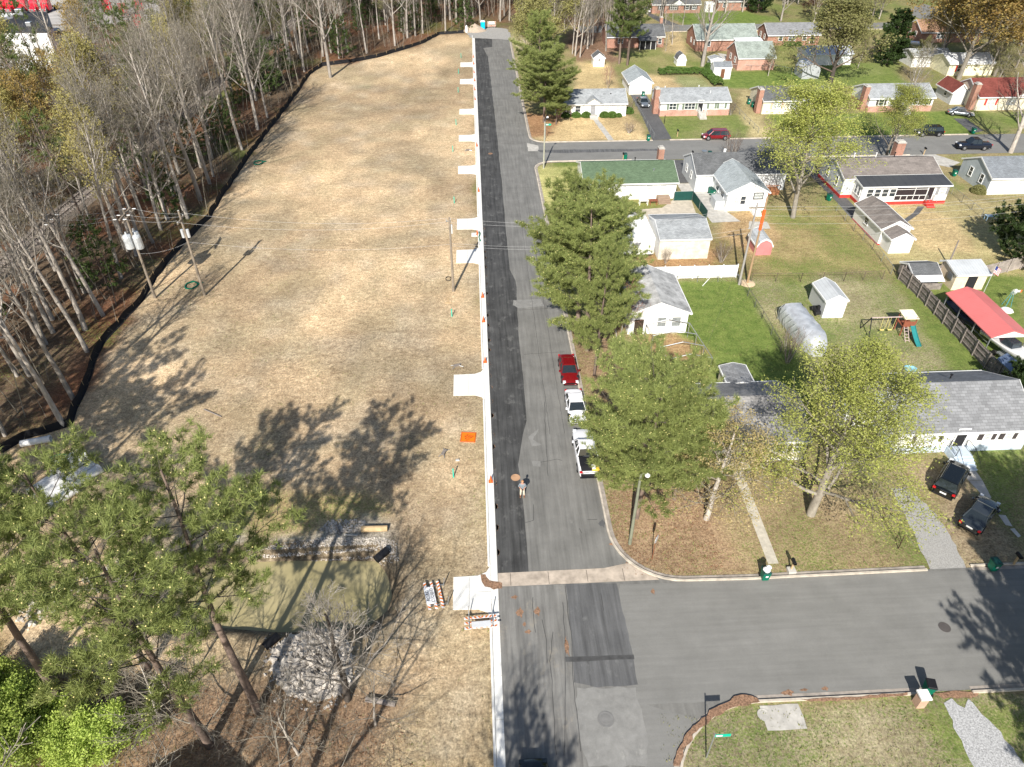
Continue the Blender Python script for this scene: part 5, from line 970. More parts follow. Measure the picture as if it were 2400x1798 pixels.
h=H('house','white house with broad grey shingle roof, dark shutters and pale blue front steps',36,45.6); block(h,37.6,49.9,45.7,53.9,2.75,4.9,WSIDE,SH_GREY,ov=.35); base(h,37.6,49.9,45.7,53.9,.75,BLUEST,.04); block(h,34.3,37.5,49.5,53.6,2.4,3.3,WSIDE,SH_LB,ov=.3,roofname='wing_roof')
door(h,43.4,.8,45.62,DARK); win(h,40.3,1.35,1.3,1.,45.62,glass=PALEGL,mull=1); win(h,45.9,1.5,.6,.75,45.62,SHUT_D,glass=PALEGL); win(h,47.9,1.5,.6,.75,45.62,SHUT_D,glass=PALEGL); 
for x in (39.1,41.6): mb=MB(); mb.box(x-.16,x+.16,45.63,45.66,1.4,2.3); mb.build('shutter',SHUT_D,h)
steps(h,43.4,45.6,5,1.7,BLUEST,.15,.3,1.3,rail=BLACK); pipe(h,44.5,51.2,4.3,BLACK); win(h,51.2,1.1,.9,1.,34.3,side='w')
h=H('shed_roof','lean-to with a dark blue metal roof against the tall wooden fence',50.7,55.5,'shed'); M_BL=seam('blue_metal',(.1,.14,.22),.35,0,.4); p0=[g('D',1990,1520,2.2),g('D',2075,1475,2.2),g('D',2190,1570,2.2),g('D',2105,1625,2.2)]
mb=MB(); mb.prism(p0,2.1,2.2); h.location=(p0[0][0],p0[0][1],0); mb.build('roof',M_BL,h)
for a,b in p0: mb=MB(); mb.box(a-.05,a+.05,b-.05,b+.05,0,2.1); mb.build('post',WOOD,h)
h=H('house','dark gabled house just below the frame, casting a pointed shadow at the bottom left',-17,10); block(h,-23.9,-15.4,4,16.3,2.6,4.8,WSIDE,SH_DK,'y')
# industrial building top left and its parked lorries
bl=thing('warehouse','large warehouse with black flat roof and white walls at the top left corner','warehouse',(-120,190,0))
q=[G(-260,72,8),G(135,72,8),G(120,31,8),G(60,31,8),G(-260,31,8)]
def ind():
    c=[G(-300,80,8),G(108,80,8),G(130,76,8),G(108,33,8),G(40,36,8),G(-300,62,8)]
    c=[G(-300,78,8),G(110,78,8),G(124,66,8),G(112,32,8),G(52,30,8),G(30,40,8),G(-20,52,8),G(-300,52,8)]
    mb=MB(); mb.prism(c,0,8); mb.build('wall',WPLAIN,bl); mb=MB(); mb.prism([(x,y) for x,y in c],8.02,8.35); mb.build('roof',mk('black_membrane',(.035,.036,.04),.7,var=.3,scale=.1),bl)
    d=[G(-300,52,8.6),G(-20,52,8.6),G(30,40,8.6),G(-10,36,8.6),G(-300,34,8.6)]; mb=MB(); mb.prism(d,8.3,9.0); mb.build('white_roof',WPLAIN,bl)
    for x,y,s in ((70,60,1.2),(50,33,1.8)): X,Y=G(x,y,8.4); mb=MB(); mb.box(X-s/2,X+s/2,Y-s/2,Y+s/2,8.3,8.4+s*.7); mb.build('roof_unit',STEEL,bl,bevel=.1)
    e=[G(100,78),G(140,135),G(60,150),G(-200,140),G(-200,80)]; mb=MB(); mb.prism(e,0,5); mb.build('annex',WPLAIN,bl)
ind()
sheet('yard',[G(-500,60),G(300,60),G(420,70),G(330,150),G(130,160),G(80,220),G(-400,260)],.02,mk('yard_concrete',(.42,.4,.37),.9,var=.2,scale=.3)); sheet('yard',[G(-500,58),G(300,58),G(420,68),G(420,-60),G(-500,-100)],.025,mk('yard_concrete',(.42,.4,.37),.9))
print('buildings',time.time()-T0)
# ================================================================ VEHICLES
TYRE=mk('tyre_rubber',(.02,.02,.02),.8); RIM=mk('wheel_rim',(.5,.5,.52),.3,.8,var=.05); LAMPG=mk('headlamp_glass',(.7,.72,.74),.1,spec=.8,var=.05); REDL=mk('tail_lamp',(.5,.01,.015),.2,spec=.7,var=.05); PLATE=mk('number_plate',(.75,.75,.75),.5,var=.05)
def paint(nm,c,metal=.2): return mk('paint_'+nm,c,.22,metal,var=.04,spec=.6,coat=.6)
def loft(stations,name,mat,parent,smooth=True,cap=True):
    """stations: list of (x, [(y,z)...]) rings"""
    k=len(stations[0][1]); vs=[(x,y,z) for x,ring in stations for y,z in ring]; n=len(stations)
    fs=[(i*k+j,i*k+(j+1)%k,(i+1)*k+(j+1)%k,(i+1)*k+j) for i in range(n-1) for j in range(k)]
    if cap: fs+=[tuple(range(k)),tuple(range(n*k-1,(n-1)*k-1,-1))]
    mb=MB(); mb.add(vs,fs); o=mb.build(name,mat,parent,smooth=False)
    if smooth: b=o.modifiers.new('sub','SUBSURF'); b.levels=1; b.render_levels=2; [setattr(p,'use_smooth',True) for p in o.data.polygons]
    return o
def car(kind,name,label,pt,cat='car',rz=0,group=None,loc=(0,0)):
    """nose points along +x"""
    t=thing(name,label,cat,(0,0,0),0,group)
    L,W,Hh,hood,cow,roofa,roofb,tail,belt={'sedan':(4.8,1.82,1.44,.78,1.05,.35,-1.0,-1.75,.92),'suv':(4.95,1.95,1.75,.95,1.15,.6,-1.95,-2.25,1.08),'van':(5.0,1.95,1.72,.85,1.55,.75,-1.95,-2.35,1.02),'pickup':(5.8,2.0,1.9,1.1,1.1,.5,-.75,-1.05,1.2),'hatch':(4.2,1.75,1.5,.85,1.05,.4,-1.3,-1.85,.95)}[kind]
    h=L/2; w=W/2; zb=.24; sh=belt
    def ring(wd,zt,zl=zb,sm=.08): return [(-wd*.9,zl),(-wd,zl+.16),(-wd,zt-.18),(-wd*.9,zt-.02),(0,zt+.02),(wd*.9,zt-.02),(wd,zt-.18),(wd,zl+.16),(wd*.9,zl)]
    hd=hood; tl=sh-.02 if kind!='pickup' else sh-.03
    st=[(-h,ring(w*.8,tl-.12,.38)),(-h+.08,ring(w*.93,tl-.02,.3)),(-h*.75,ring(w*.99,tl)),(-h*.35,ring(w,sh)),(0,ring(w,sh)),(cow-.1,ring(w,sh-.01)),(h*.72,ring(w*.98,hd)),(h-.2,ring(w*.93,hd-.1)),(h-.02,ring(w*.75,hd-.22,.36))]
    body=loft(st,'body',pt,t)
    def cab(wd,zt): return [(-wd,sh-.1),(-wd*.8,zt),(wd*.8,zt),(wd,sh-.1)]
    wc=w*.93; a,b,c_,d=tail,roofb,roofa,cow
    # greenhouse: glass shell, roof panel, pillars
    gl=MB(); vs=[(a,-wc,sh-.06),(a,wc,sh-.06),(d,-wc,sh-.06),(d,wc,sh-.06),(b,-wc*.76,Hh-.04),(b,wc*.76,Hh-.04),(c_,-wc*.76,Hh-.04),(c_,wc*.76,Hh-.04)]
    gl.add(vs,[(0,1,5,4),(2,6,7,3),(0,4,6,2),(1,3,7,5),(4,5,7,6)]); gl.build('windows',CARGL,t)
    rf=MB(); rf.add([(b-.04,-wc*.75,Hh-.05),(b-.04,wc*.75,Hh-.05),(c_+.04,wc*.75,Hh-.05),(c_+.04,-wc*.75,Hh-.05),(b+.1,-wc*.66,Hh),(b+.1,wc*.66,Hh),(c_-.12,wc*.66,Hh),(c_-.12,-wc*.66,Hh)],[(4,5,6,7),(0,1,5,4),(1,2,6,5),(2,3,7,6),(3,0,4,7)]); rf.build('roof',pt,t)
    pl=MB()
    for s in (-1,1):
        pl.tube((a+.02,s*wc,sh-.06),(b,s*wc*.77,Hh-.03),.06,.045,5); pl.tube((d,s*wc,sh-.06),(c_,s*wc*.77,Hh-.03),.05,.04,5); pl.tube(((a+d)/2-.1,s*wc*1.0,sh-.06),((b+c_)/2-.05,s*wc*.78,Hh-.03),.045,.04,4); pl.tube((b,s*wc*.77,Hh-.03),(c_,s*wc*.77,Hh-.03),.045,.045,4)
    pl.build('pillars',pt,t)
    wr=.34 if kind in('sedan','hatch') else .38; wx=(h-.95,-h+.95) if kind!='pickup' else (h-1.05,-h+1.25)
    for x in wx:
        for s in (-1,1):
            mb=MB(); mb.tube((x,s*(w-.2),wr),(x,s*(w+.015),wr),wr,n=16); wh=mb.build('wheel',TYRE,t); mb=MB(); mb.tube((x,s*(w+.012),wr),(x,s*(w+.03),wr),wr*.62,wr*.5,n=12); mb.build('rim',RIM,wh)
            mb=MB(); mb.tube((x,s*(w-.25),wr+.03),(x,s*(w+.008),wr+.03),wr+.08,n=16); mb.build('wheel_arch',DARK,t)
    for s in (-1,1):
        mb=MB(); mb.tbox(h-.35,h-.06,min(s*w*.55,s*w*.9),max(s*w*.55,s*w*.9),hd-.3,hd-.1,.02); mb.build('headlight',LAMPG,t)
        mb=MB(); mb.box(-h-.005,-h+.14,min(s*w*.68,s*w*.92),max(s*w*.68,s*w*.92),sh-.27,sh-.12); mb.build('taillight',REDL,t)
        mb=MB(); mb.tbox(cow-.35,cow-.15,min(s*w,s*(w+.2)),max(s*w,s*(w+.2)),sh-.02,sh+.14,.02); mb.build('mirror',pt,t)
    mb=MB(); mb.box(-h-.015,-h+.02,-.26,.26,.62,.77); mb.build('number_plate',PLATE,t)
    mb=MB(); mb.box(h-.1,h+.005,-w*.5,w*.5,.42,hd-.24); mb.build('grille',BLACK,t); mb=MB(); mb.box(-h-.03,-h+.1,-w*.85,w*.85,.3,.42); mb.box(h-.1,h+.02,-w*.8,w*.8,.28,.36); mb.build('bumper',BLACK,t)
    return t
def pose(t,x,y,rz,z=.045): t.location=(x,y,z); t.rotation_euler=(0,0,rz); return t
UP=R(90); DN=R(-90)
X,Y=G(1344,888); pose(car('sedan','parked_car','dark red sedan parked nose toward the camera beside the bare trunk pine',paint('dark_red',(.22,.008,.012))),9.0,Y+.9,DN)
pose(car('sedan','parked_car','white sedan with black windows parked between the red car and the pickup',paint('white',(.8,.8,.82),0)),9.05,53.3,DN)
pk=car('pickup','pickup_truck','white pickup with a black bed cover and open tailgate full of cones and boxes',paint('white',(.8,.8,.82),0),'pickup truck'); 
mb=MB(); mb.box(-1.95,-.98,-.86,.86,1.19,1.235) or 0; mb=MB(); mb.box(-2.25,-1.1,-.84,.84,1.195,1.25); mb.build('bed_cover',BLACK,pk); mb=MB(); mb.box(-2.88,-2.25,-.8,.8,1.17,1.2); mb.build('bed',DARK,pk); mb=MB(); mb.box(-3.4,-2.9,-.82,.82,.78,.84); mb.build('tailgate',BLACK,pk)
pose(pk,9.15,46.6,UP)
mc=MB()
yel=thing('cooler_box','yellow and white box lying in the open pickup bed','box',(9.6,43.9,1.22)); mb=MB(); mb.box(9.3,9.95,43.65,44.15,1.25,1.5); mb.build('body',mk('yellow_plastic',(.75,.5,.05),.5),yel); mb=MB(); mb.box(9.28,9.6,43.63,44.17,1.5,1.54); mb.build('lid',WHITE,yel)
pose(car('suv','parked_suv','black SUV parked at an angle on the dirt beside the front path',paint('black',(.008,.01,.01))),*g('F',1600,1010),R(45),.02); pose(car('sedan','parked_car','dark grey sedan with a sunroof parked nearest the street on the dirt',paint('dark_grey',(.04,.048,.055))),*g('F',1830,1290),R(40),.02)
pose(car('sedan','parked_car','silver-grey sedan parked on the long driveway before the white garage',paint('silver',(.25,.28,.31),.5)),*g('A',1128,850),R(-88),.03); pose(car('van','parked_minivan','dark red minivan parked along the second street',paint('dark_red',(.22,.008,.012)),'minivan'),*g('A',1712,1125),R(179)); pose(car('suv','parked_suv','black compact SUV at the far kerb under the light green tree',paint('black',(.008,.01,.01))),*g('B',1430,1095),R(178)); pose(car('pickup','pickup_truck','black pickup truck parked at the near kerb beside the bare tree',paint('blue_black',(.01,.015,.03)),'pickup truck'),*g('B',1785,1205),R(176)); pose(car('sedan','parked_car','silver sedan in the driveway beside the red roofed house',paint('silver',(.25,.28,.31),.5)),*g('B',1690,935),R(-25),.03); pose(car('hatch','parked_car','white hatchback in the top driveway beside the brick house',paint('white',(.8,.8,.82),0)),*g('A',1158,100),R(92),.03); pose(car('sedan','parked_car','black car with red lights beside the patio behind the big pine',paint('black',(.008,.01,.01))),*g('C',985,410),R(175),.03)
_c=car('suv','parked_suv','black SUV at the bottom edge of the lane, only its bonnet showing',paint('black',(.008,.01,.01))); pose(_c,2.3,17.35,UP)
for o in _c.children:
    if o.name.startswith('headlight'): o.data.materials[0]=CARGL
# white boat under trees
def boat(name,label,L,W,x,y,rz,z=.55,hull=None):
    t=thing(name,label,'boat',(0,0,0)); st=[]
    for i in range(9):
        u=i/8; wd=W/2*(1-max(0,(u-.45)/.55)**2.2)*(.92+.08*min(1,u*4)); wd=max(wd,.03); top=.95+.35*u*u; st.append((-L/2+L*u,[(-wd,top),(-wd*.82,.35+.25*u**3),(0,.05+.55*u**4),(wd*.82,.35+.25*u**3),(wd,top),(wd*.85,top-.05),(0,top-.2 if u<.55 else top+.05),(-wd*.85,top-.05)]))
    loft(st,'hull',hull or paint('gelcoat',(.78,.78,.76),0),t); mb=MB(); mb.tbox(-L*.12,L*.1,-W*.3,W*.3,.9,1.6,.15); mb.build('console',GLASS,t); mb=MB(); mb.box(-L/2-.4,-L/2,-.2,.2,.3,1.5); mb.build('outboard_motor',BLACK,t)
    mb=MB(); mb.box(-L/2,L/2+.9,-.05,.05,-.1,0); mb.box(-.5,.5,-W/2,W/2,-.1,0); tr=mb.build('trailer_frame',STEEL,t)
    for s in (-1,1): mb=MB(); mb.tube((-.6,s*W*.45,-.22),(-.6,s*(W*.45+.2),-.22),.32,n=12); mb.build('wheel',TYRE,tr)
    pose(t,x,y,rz,z); return t
boat('boat','white motorboat on its trailer under the near end of the red carport',6.8,2.3,57.2,59.9,R(-80)); boat('boat','dark blue covered boat under the far end of the red carport',6.5,2.2,56.0,66.2,R(-88),hull=mk('boat_cover',(.04,.055,.09),.6)); boat('boat','white cabin boat on a teal skid behind the dark holly tree',6.5,2.4,*g('B',1240,385),R(160))
b=tag(link('dinghy',boat.__globals__['fast_mesh']('dinghy',[(0,0,0)]*4,[(0,1,2,3)],WHITE)),'','') if 0 else None
# lorries: red cabs
def lorry():
    t=thing('red_lorry','','lorry',(0,0,0)); RP=paint('lorry_red',(.6,.008,.03),0)
    ring=lambda w,zt,zb: [(-w,zb),(-w,zt-.2),(-w*.85,zt),(w*.85,zt),(w,zt-.2),(w,zb)]
    loft([(0,ring(1.15,3.4,.7)),(1.2,ring(1.2,3.6,.6)),(2.1,ring(1.2,3.3,.6)),(2.5,ring(1.15,2.6,.6))],'cab',RP,t,smooth=False); loft([(2.45,ring(.95,1.95,.6)),(3.6,ring(.85,1.75,.6)),(4.1,ring(.7,1.4,.7))],'hood',RP,t,smooth=False)
    mb=MB(); mb.add([(2.12,-1,3.2),(2.12,1,3.2),(2.52,1,2.35),(2.52,-1,2.35)],[(0,1,2,3)]); mb.v=[(x+.03,y,z+.02) for x,y,z in mb.v]; mb.build('windscreen',CARGL,t); mb=MB(); mb.box(4.02,4.16,-.45,.45,.75,1.3); mb.build('grille',RIM,t); mb=MB(); mb.box(4.0,4.3,-1.1,1.1,.4,.7); mb.build('bumper',RIM,t)
    mb=MB(); mb.box(-3.5,.1,-.45,.45,.7,.95); mb.build('chassis',BLACK,t)
    for x in (3.2,-1.6,-2.9):
        for s in (-1,1): mb=MB(); mb.tube((x,s*.8,.5),(x,s*1.15,.5),.5,n=14); mb.build('wheel',TYRE,t)
    for s in (-1,1): mb=MB(); mb.box(3.6,3.95,min(s*.7,s*.95),max(s*.7,s*.95),1,1.25); mb.build('headlight',LAMPG,t)
    return t
L0=lorry(); 
for i,(px,py) in enumerate([(10,28),(30,29.5),(58,29),(86,29.5),(110,29),(248,33),(286,40),(322,33),(320,68),(218,142),(205,160),(165,140)]):
    o=L0 if i==0 else dup(L0); x,y=G(px,py); o.name='red_lorry'; put(o,(x,y+2,0.02),R(-90)+(.0 if i<5 else .5)); tag(o,['first','second','third','fourth','fifth'][i]+' red lorry cab from the left in the row at the top left corner' if i<5 else 'red lorry cab parked behind the trees '+['under the first gap','near the tan container','top middle of the woods','beside the tan container','by the white annex wall','below the white annex','left below the white annex'][i-5],'lorry','red lorries in the yard behind the woods')
# ================================================================ STREET FURNITURE
def bin_():
    t=thing('wheelie_bin','','bin',(0,0,0)); mb=MB(); mb.add([(-.24,-.28,.08),(.24,-.28,.08),(.24,.25,.08),(-.24,.25,.08),(-.3,-.36,1.),(.3,-.36,1.),(.3,.34,1.),(-.3,.34,1.)],[(0,3,2,1),(4,5,6,7),(0,1,5,4),(1,2,6,5),(2,3,7,6),(3,0,4,7)]); mb.build('body',GREENB,t,bevel=.03)
    mb=MB(); mb.tbox(-.32,.32,-.4,.38,1.,1.1,.05); mb.build('lid',DGREENB,t,bevel=.02); mb=MB(); mb.tube((-.25,.42,1.02),(.25,.42,1.02),.025); mb.build('handle',DGREENB,t)
    for s in (-1,1): mb=MB(); mb.tube((s*.22,.28,.12),(s*.3,.28,.12),.12,n=10); mb.build('wheel',TYRE,t)
    mb=MB(); mb.add([(-.1,-.347,.55),(.1,-.347,.55),(.1,-.358,.75),(-.1,-.358,.75)],[(0,1,2,3)]); mb.build('sticker',WHITE,t); return t
B0=bin_(); BL=[('R',2115,160,0,'green wheelie bin overflowing with white bags at the near street kerb'),('S',1960,85,.05,'green wheelie bin at the kerb beside the gravel driveway in tree shade'),('S',1435,1085,2.9,'green wheelie bin with a black lid next to the brick mailbox'),('A',1130,787,0,'green bin standing in front of the white garage'),('A',1172,1146,0,'green bin at the kerb beside the long driveway'),('A',985,1298,3.1,'green bin on the kerb behind the green roofed house'),('A',1668,1282,3.1,'green bin at the kerb left of the bare vase-shaped shrub'),('A',1692,1590,.4,'green bin tipped against the pale grey L-shaped house'),('A',1676,1575,.2,'second green bin beside the pale grey L-shaped house'),('B',1138,1248,3.,'green bin at the kerb below the light green tree'),('B',1798,1088,0,'dark green bin at the far kerb in the bare tree shadow'),('B',-18,848,0,'dark bin left of the brick chimney of the cream house'),('B',15,872,0,'green bin nearest the brick chimney of the cream house'),('B',1645,1432,0,'green bin beside the grey-blue house'),('D',632,250,.3,'green bin under the tall light green tree'),('A',1645,1440,.0,'black bin against the side wall of the pale grey house'),('B',52,330,0,'dark bin at the left gable of the long brick house')]
for i,(o_,x,y,rz,l) in enumerate(BL):
    o=B0 if i==0 else dup(B0); X,Y=g(o_,x,y); put(o,(X,Y+.3,.05 if Y<34 or 118<Y<129 else .0),rz,l); tag(o,group='wheelie bins'); o.name='wheelie_bin'
    if i==2:
        for c in o.children:
            if c.name.startswith('lid'): c.data=c.data.copy(); c.data.materials[0]=BLACK
X,Y=g('R',2115,160); t=thing('rubbish_bags','white rubbish bags piled on top of the overflowing bin','rubbish',(X,Y+.3,1.1)); mb=MB(); rr=random.Random(4)
for k in range(4): mb.lathe((X+rr.uniform(-.15,.2),Y+.3+rr.uniform(-.2,.2),1.1),[(.05,0),(.2,.08),(.22,.2),(.12,.32),(.02,.36)],8)
mb.build('bags',WHITE,t)
def ucone(): 
    t=thing('traffic_cone','','traffic cone',(0,0,0)); mb=MB(); mb.box(-.19,.19,-.19,.19,0,.04); mb.build('base',ORANGE,t); mb=MB(); mb.lathe((0,0,.04),[(.15,0),(.13,.08),(.035,.68),(.03,.7)],12); mb.build('cone',ORANGE,t); return t
C0=ucone(); CP=[('J',1828,468),('J',1830,522),('J',1832,592),('J',1838,658),('J',1838,732),('J',1840,810),('J',1856,1186),('J',1869,1552),('L',1860,522),('L',1903,1026),('L',1910,1224),('L',1923,1552),('N',1968,1000)]
cl=['at the top, by the first apron','just below the first apron','between the first two aprons','at the second apron','just below the second apron','between second and third aprons','between the fourth and fifth aprons','below the fifth apron','beside the green hose by the middle pole apron','below the middle pole','first below the pair of middle aprons','just above the big near apron','nearest the camera, level with the person']
for i,(o_,x,y) in enumerate(CP): o=C0 if i==0 else dup(C0); X,Y=g(o_,x,y); put(o,(X,Y,.05),0,'orange traffic cone on the new kerb, '+cl[i],1.); tag(o,group='orange cones along the new kerb'); o.name='traffic_cone'
STK=mk('green_stake_paint',(.03,.55,.4),.6); 
for i,(o_,x,y) in enumerate([('J',1728,468),('J',1708,596),('J',1705,748),('J',1688,1012),('J',1662,1228),('L',1673,264),('L',1654,1182),('N',1667,963)]):
    X,Y=g(o_,x,y); mb=MB(); mb.tube((X,Y,-.1),(X,Y,1.0),.055,n=8); mb.tube((X,Y,1.0),(X,Y,1.06),.07,n=8); o=mb.build('pipe_stub',STK); tag(o,'teal green service pipe stub standing in the field, number '+['one','two','three','four','five','six','seven','eight'][i]+' counted from the far end','pipe stub','teal pipe stubs along the kerb')
# barricades
STRW=mk('white_reflective',(.85,.85,.85),.5,var=.04); STRO=mk('orange_reflective',(.8,.2,.02),.5,var=.05)
def letters(txt,size,mat,parent,loc,rot,name='lettering',sp=1):
    cu=bpy.data.curves.new(name,'FONT'); cu.body=txt; cu.size=size; cu.align_x='CENTER'; cu.align_y='CENTER'; cu.extrude=.002; cu.space_line=sp; cu.materials.append(mat)
    o=bpy.data.objects.new('tmp',cu); COL.objects.link(o); dg=bpy.context.evaluated_depsgraph_get(); me=bpy.data.meshes.new_from_object(o.evaluated_get(dg)); bpy.data.objects.remove(o); me.materials.clear(); me.materials.append(mat)
    q=link(name,me,parent,loc); q.rotation_euler=rot; return q
def barricade(label,text=True,sy=-1,back=False):
    """face in the xz plane looking -y (face) """
    t=thing('road_barricade',label,'barricade',(0,0,0)); f=sy
    for z in (.45,.95,1.45):
        mb=MB(); mb.box(-1.22,1.22,-.012,.012,z-.1,z+.1); rail=mb.build('rail',STRW,t); ms=MB()
        for k in range(8):
            x=-1.15+k*.31; s=1 if k<4 else -1
            if text and z>.8 and -.75<x+.07<.7 and f<0: continue
            for yy in (-.015,.015): ms.add([(x,yy,z-.1),(x+.15,yy,z-.1),(x+.15+s*.12,yy,z+.1),(x+s*.12,yy,z+.1)],[(0,1,2,3)])
        ms.v=[(max(-1.22,min(1.22,a)),b,c) for a,b,c in ms.v]; ms.build('stripes',STRO,rail)
    for x in (-.85,.85):
        mb=MB(); mb.box(x-.03,x+.03,-.05,-.015 if not back else -.015,.05,1.55) if f>0 else mb.box(x-.03,x+.03,.015,.05,.05,1.55); mb.build('upright',STEEL,t); mb=MB(); mb.box(x-.03,x+.03,-.75,.75,0,.06); mb.build('foot',STEEL,t)
    if text:
        mb=MB(); mb.box(-.76,.76,f*.02-.006,f*.02+.006,.86,1.6); pn=mb.build('sign_panel',STRW,t)
        letters('ROAD\nCLOSED',.34,BLACK,t,(0,f*.031,1.22),(R(90),0,0 if f<0 else R(180)),'lettering',.95)
    return t
b=barricade('striped ROAD CLOSED barricade fallen flat on its back left of the concrete apron'); X,Y=g('Q',1555,250); a_=G(1010,1362); c_=G(1023,1422); b.location=(X+.5,Y-.2,.22); b.rotation_euler=(R(-82),0,math.atan2(a_[1]-c_[1],a_[0]-c_[0]))
b=barricade('striped barricade fallen face down between the green weeds and the kerb',False,-1); X,Y=g('Q',1885,440); mb=MB(); mb.box(-.7,.7,.03,.045,.9,1.5); mb.build('sign_panel',STRW,b); b.location=(X,Y+.1,.35); b.rotation_euler=(R(76),0,R(3))
b=barricade('striped red and white barricade at the far dead end',True,-1); X,Y=g('J',1975,226); b.location=(X,Y,.05)
t=thing('road_work_sign','orange diamond roadwork sign lying flat on the straw','sign',(0,0,0)); SO=mk('sign_orange',(.95,.19,.01),.45,var=.03)
q=[G(1082,1017),G(1106.5,1015.5),G(1113.5,1034),G(1088,1036)]; cx=sum(a for a,b in q)/4; cy=sum(b for a,b in q)/4
t.location=(cx,cy,.05); mb=MB(); mb.prism([(cx-.78,cy-.62),(cx+.65,cy-.78),(cx+.78,cy+.62),(cx-.65,cy+.78)],.05,.065); mb.build('panel',SO,t); mb=MB(); 
c4=[(cx-.72,cy-.57),(cx+.6,cy-.72),(cx+.72,cy+.57),(cx-.6,cy+.72)]
for a,b_ in zip(c4,c4[1:]+c4[:1]): mb.tube((a[0],a[1],.068),(b_[0],b_[1],.068),.02,n=4)
mb.build('border',BLACK,t); letters('SIDE\nROAD\nCLOSED',.26,BLACK,t,(0,0,.02),(0,0,R(40)),'lettering',.9)
t=thing('stone_debris','broken white chunk lying by the orange sign edge','debris',(*g('N',1700,825),0)) ; X,Y=g('N',1700,825); mb=MB(); mb.tbox(X-.2,X+.2,Y-.12,Y+.12,0,.12,.05); mb.build('chunk',CONC,t)
def sawhorse(x,y,rz,label):
    t=thing('folded_stand',label,'sign stand',(0,0,0)); mb=MB(); mb.box(-.35,.35,-.15,.15,.1,.25); mb.build('box',WOOD,t); mb=MB()
    for a,b in ((-.6,-.3),(.6,.3),(-.6,.3),(.6,-.3)): mb.tube((a*.4,b*.4,.15),(a,b,.05),.03)
    mb.build('legs',STEEL,t); pose(t,x,y,rz,0)
sawhorse(*g('L',1695,1585),.3,'fallen sign stand lying near the kerb above the big apron'); sawhorse(*g('N',1590,770),1.2,'black sign stand lying in the field above the nearest teal pipe')
sawhorse(*g('J',1785,1220),.2,'folded sign stands lying beside the fifth apron')
X,Y=g('L',1625,880); mb=MB(); 
for k in range(3): mb.path([(X+.35*math.cos(a*.5+k),Y+.5*math.sin(a*.5+k)+k*.1,.04+.01*k) for a in range(14)],.02,4)
tag(mb.build('cable_coil',BLACK),'loose black coil of cable beside the middle pole','cable')
X,Y=g('L',1625,1050); mb=MB(); mb.box(X-.06,X+.06,Y-.6,Y+.7,0,.06); mb.box(X-.4,X+.4,Y-.65,Y-.55,0,.05); tag(mb.build('wooden_stake',NEWWOOD),'thin wooden tee of laths lying below the middle pole','wood')
X,Y=g('L',1838,520); mb=MB(); mb.box(X-.45,X+.35,Y-.5,Y+.5,0,.09); tag(mb.build('utility_box',NEWCONC),'small white concrete utility box with an orange mark between the middle aprons','utility box')
mb=MB(); a,b=g('L',1876,500),g('L',1880,575); mb.path([(a[0]+.1*math.sin(k),a[1]+(b[1]-a[1])*k/8,.1) for k in range(9)],.09,6); tag(mb.build('green_hose',GREENB),'crumpled green netting on the gutter by the middle aprons','netting')
# porta potty, dirt pile, white sack
X,Y=g('J',1905,242); t=thing('portable_toilet','bright blue portable toilet with white roof at the dead end','portable toilet',(X,Y,0)); TB_=mk('turquoise_plastic',(.0,.36,.62),.4,var=.05); mb=MB(); mb.box(X-.6,X+.6,Y-.6,Y+.6,.05,2.15); w_=mb.build('body',TB_,t,bevel=.04); mb=MB(); mb.box(X-.38,X+.38,Y-.63,Y-.6,.15,1.95); mb.build('door',mk('turquoise_door',(.0,.45,.7),.4),t); mb=MB(); mb.tbox(X-.62,X+.62,Y-.62,Y+.62,2.15,2.4,.2); mb.build('roof',WHITE,t)
X,Y=g('J',1840,262); rs=np.random.RandomState(2); V=[];F=[]; n_=20
for i in range(n_+1):
    for j in range(n_+1): u,v=(i/n_-.5)*7,(j/n_-.5)*6; r_=math.hypot(u/3.3,v/2.8); V.append((u,v,max(0,1.9*(1-r_))*(.9+.15*rs.rand())-.02+.1*rs.rand()*(r_<1)))
F=[(i*(n_+1)+j,(i+1)*(n_+1)+j,(i+1)*(n_+1)+j+1,i*(n_+1)+j+1) for i in range(n_) for j in range(n_)]
tag(link('dirt_pile',fast_mesh('dirt_pile',V,F,mk('tan_dirt',(.42,.34,.26),.95,var=.2),True),None,(X,Y+2,0)),'conical pile of tan dirt beside the portable toilet','dirt pile')
X,Y=g('J',1773,265); mb=MB(); mb.lathe((X,Y,0),[(.3,0),(.4,.5),(.3,1.6),(.1,1.9)],8); tag(mb.build('wrapped_post',WHITE),'white sheet-wrapped post at the end of the silt fence','post')
# silt fence
SF=mk('black_silt_fabric',(.012,.012,.014),.75,var=.3); t=thing('silt_fence','long sagging black silt fence curving round the edge of the field','fence',(FENCE[12][0],FENCE[12][1],0)); pts=[]
for (ax,ay),(bx,by) in zip(FENCE[1:],FENCE[2:]):
    k=max(1,int(math.hypot(bx-ax,by-ay)/1.6)); pts+=[(ax+(bx-ax)*i/k+rr.uniform(-.12,.12),ay+(by-ay)*i/k+rr.uniform(-.12,.12)) for i in range(k)]
pts.append(FENCE[-1]); mb=MB(); vs=[]; 
for i,(x,y) in enumerate(pts):
    z=gz(x,y); hh=.75+rr.uniform(-.12,.1); a=Vector(pts[max(i-1,0)]); b=Vector(pts[min(i+1,len(pts)-1)]); d=(b-a).normalized(); nn=Vector((d.y,-d.x)); vs+=[(x+nn.x*.3,y+nn.y*.3,z+.02),(x+nn.x*.1,y+nn.y*.1,z+.04),(x,y,z+hh*.55),(x-nn.x*.05,y-nn.y*.05,z+hh)]
mb.add(vs,[(i*4+j,i*4+j+1,i*4+j+5,i*4+j+4) for i in range(len(pts)-1) for j in range(3)]); mb.build('fabric',SF,t)
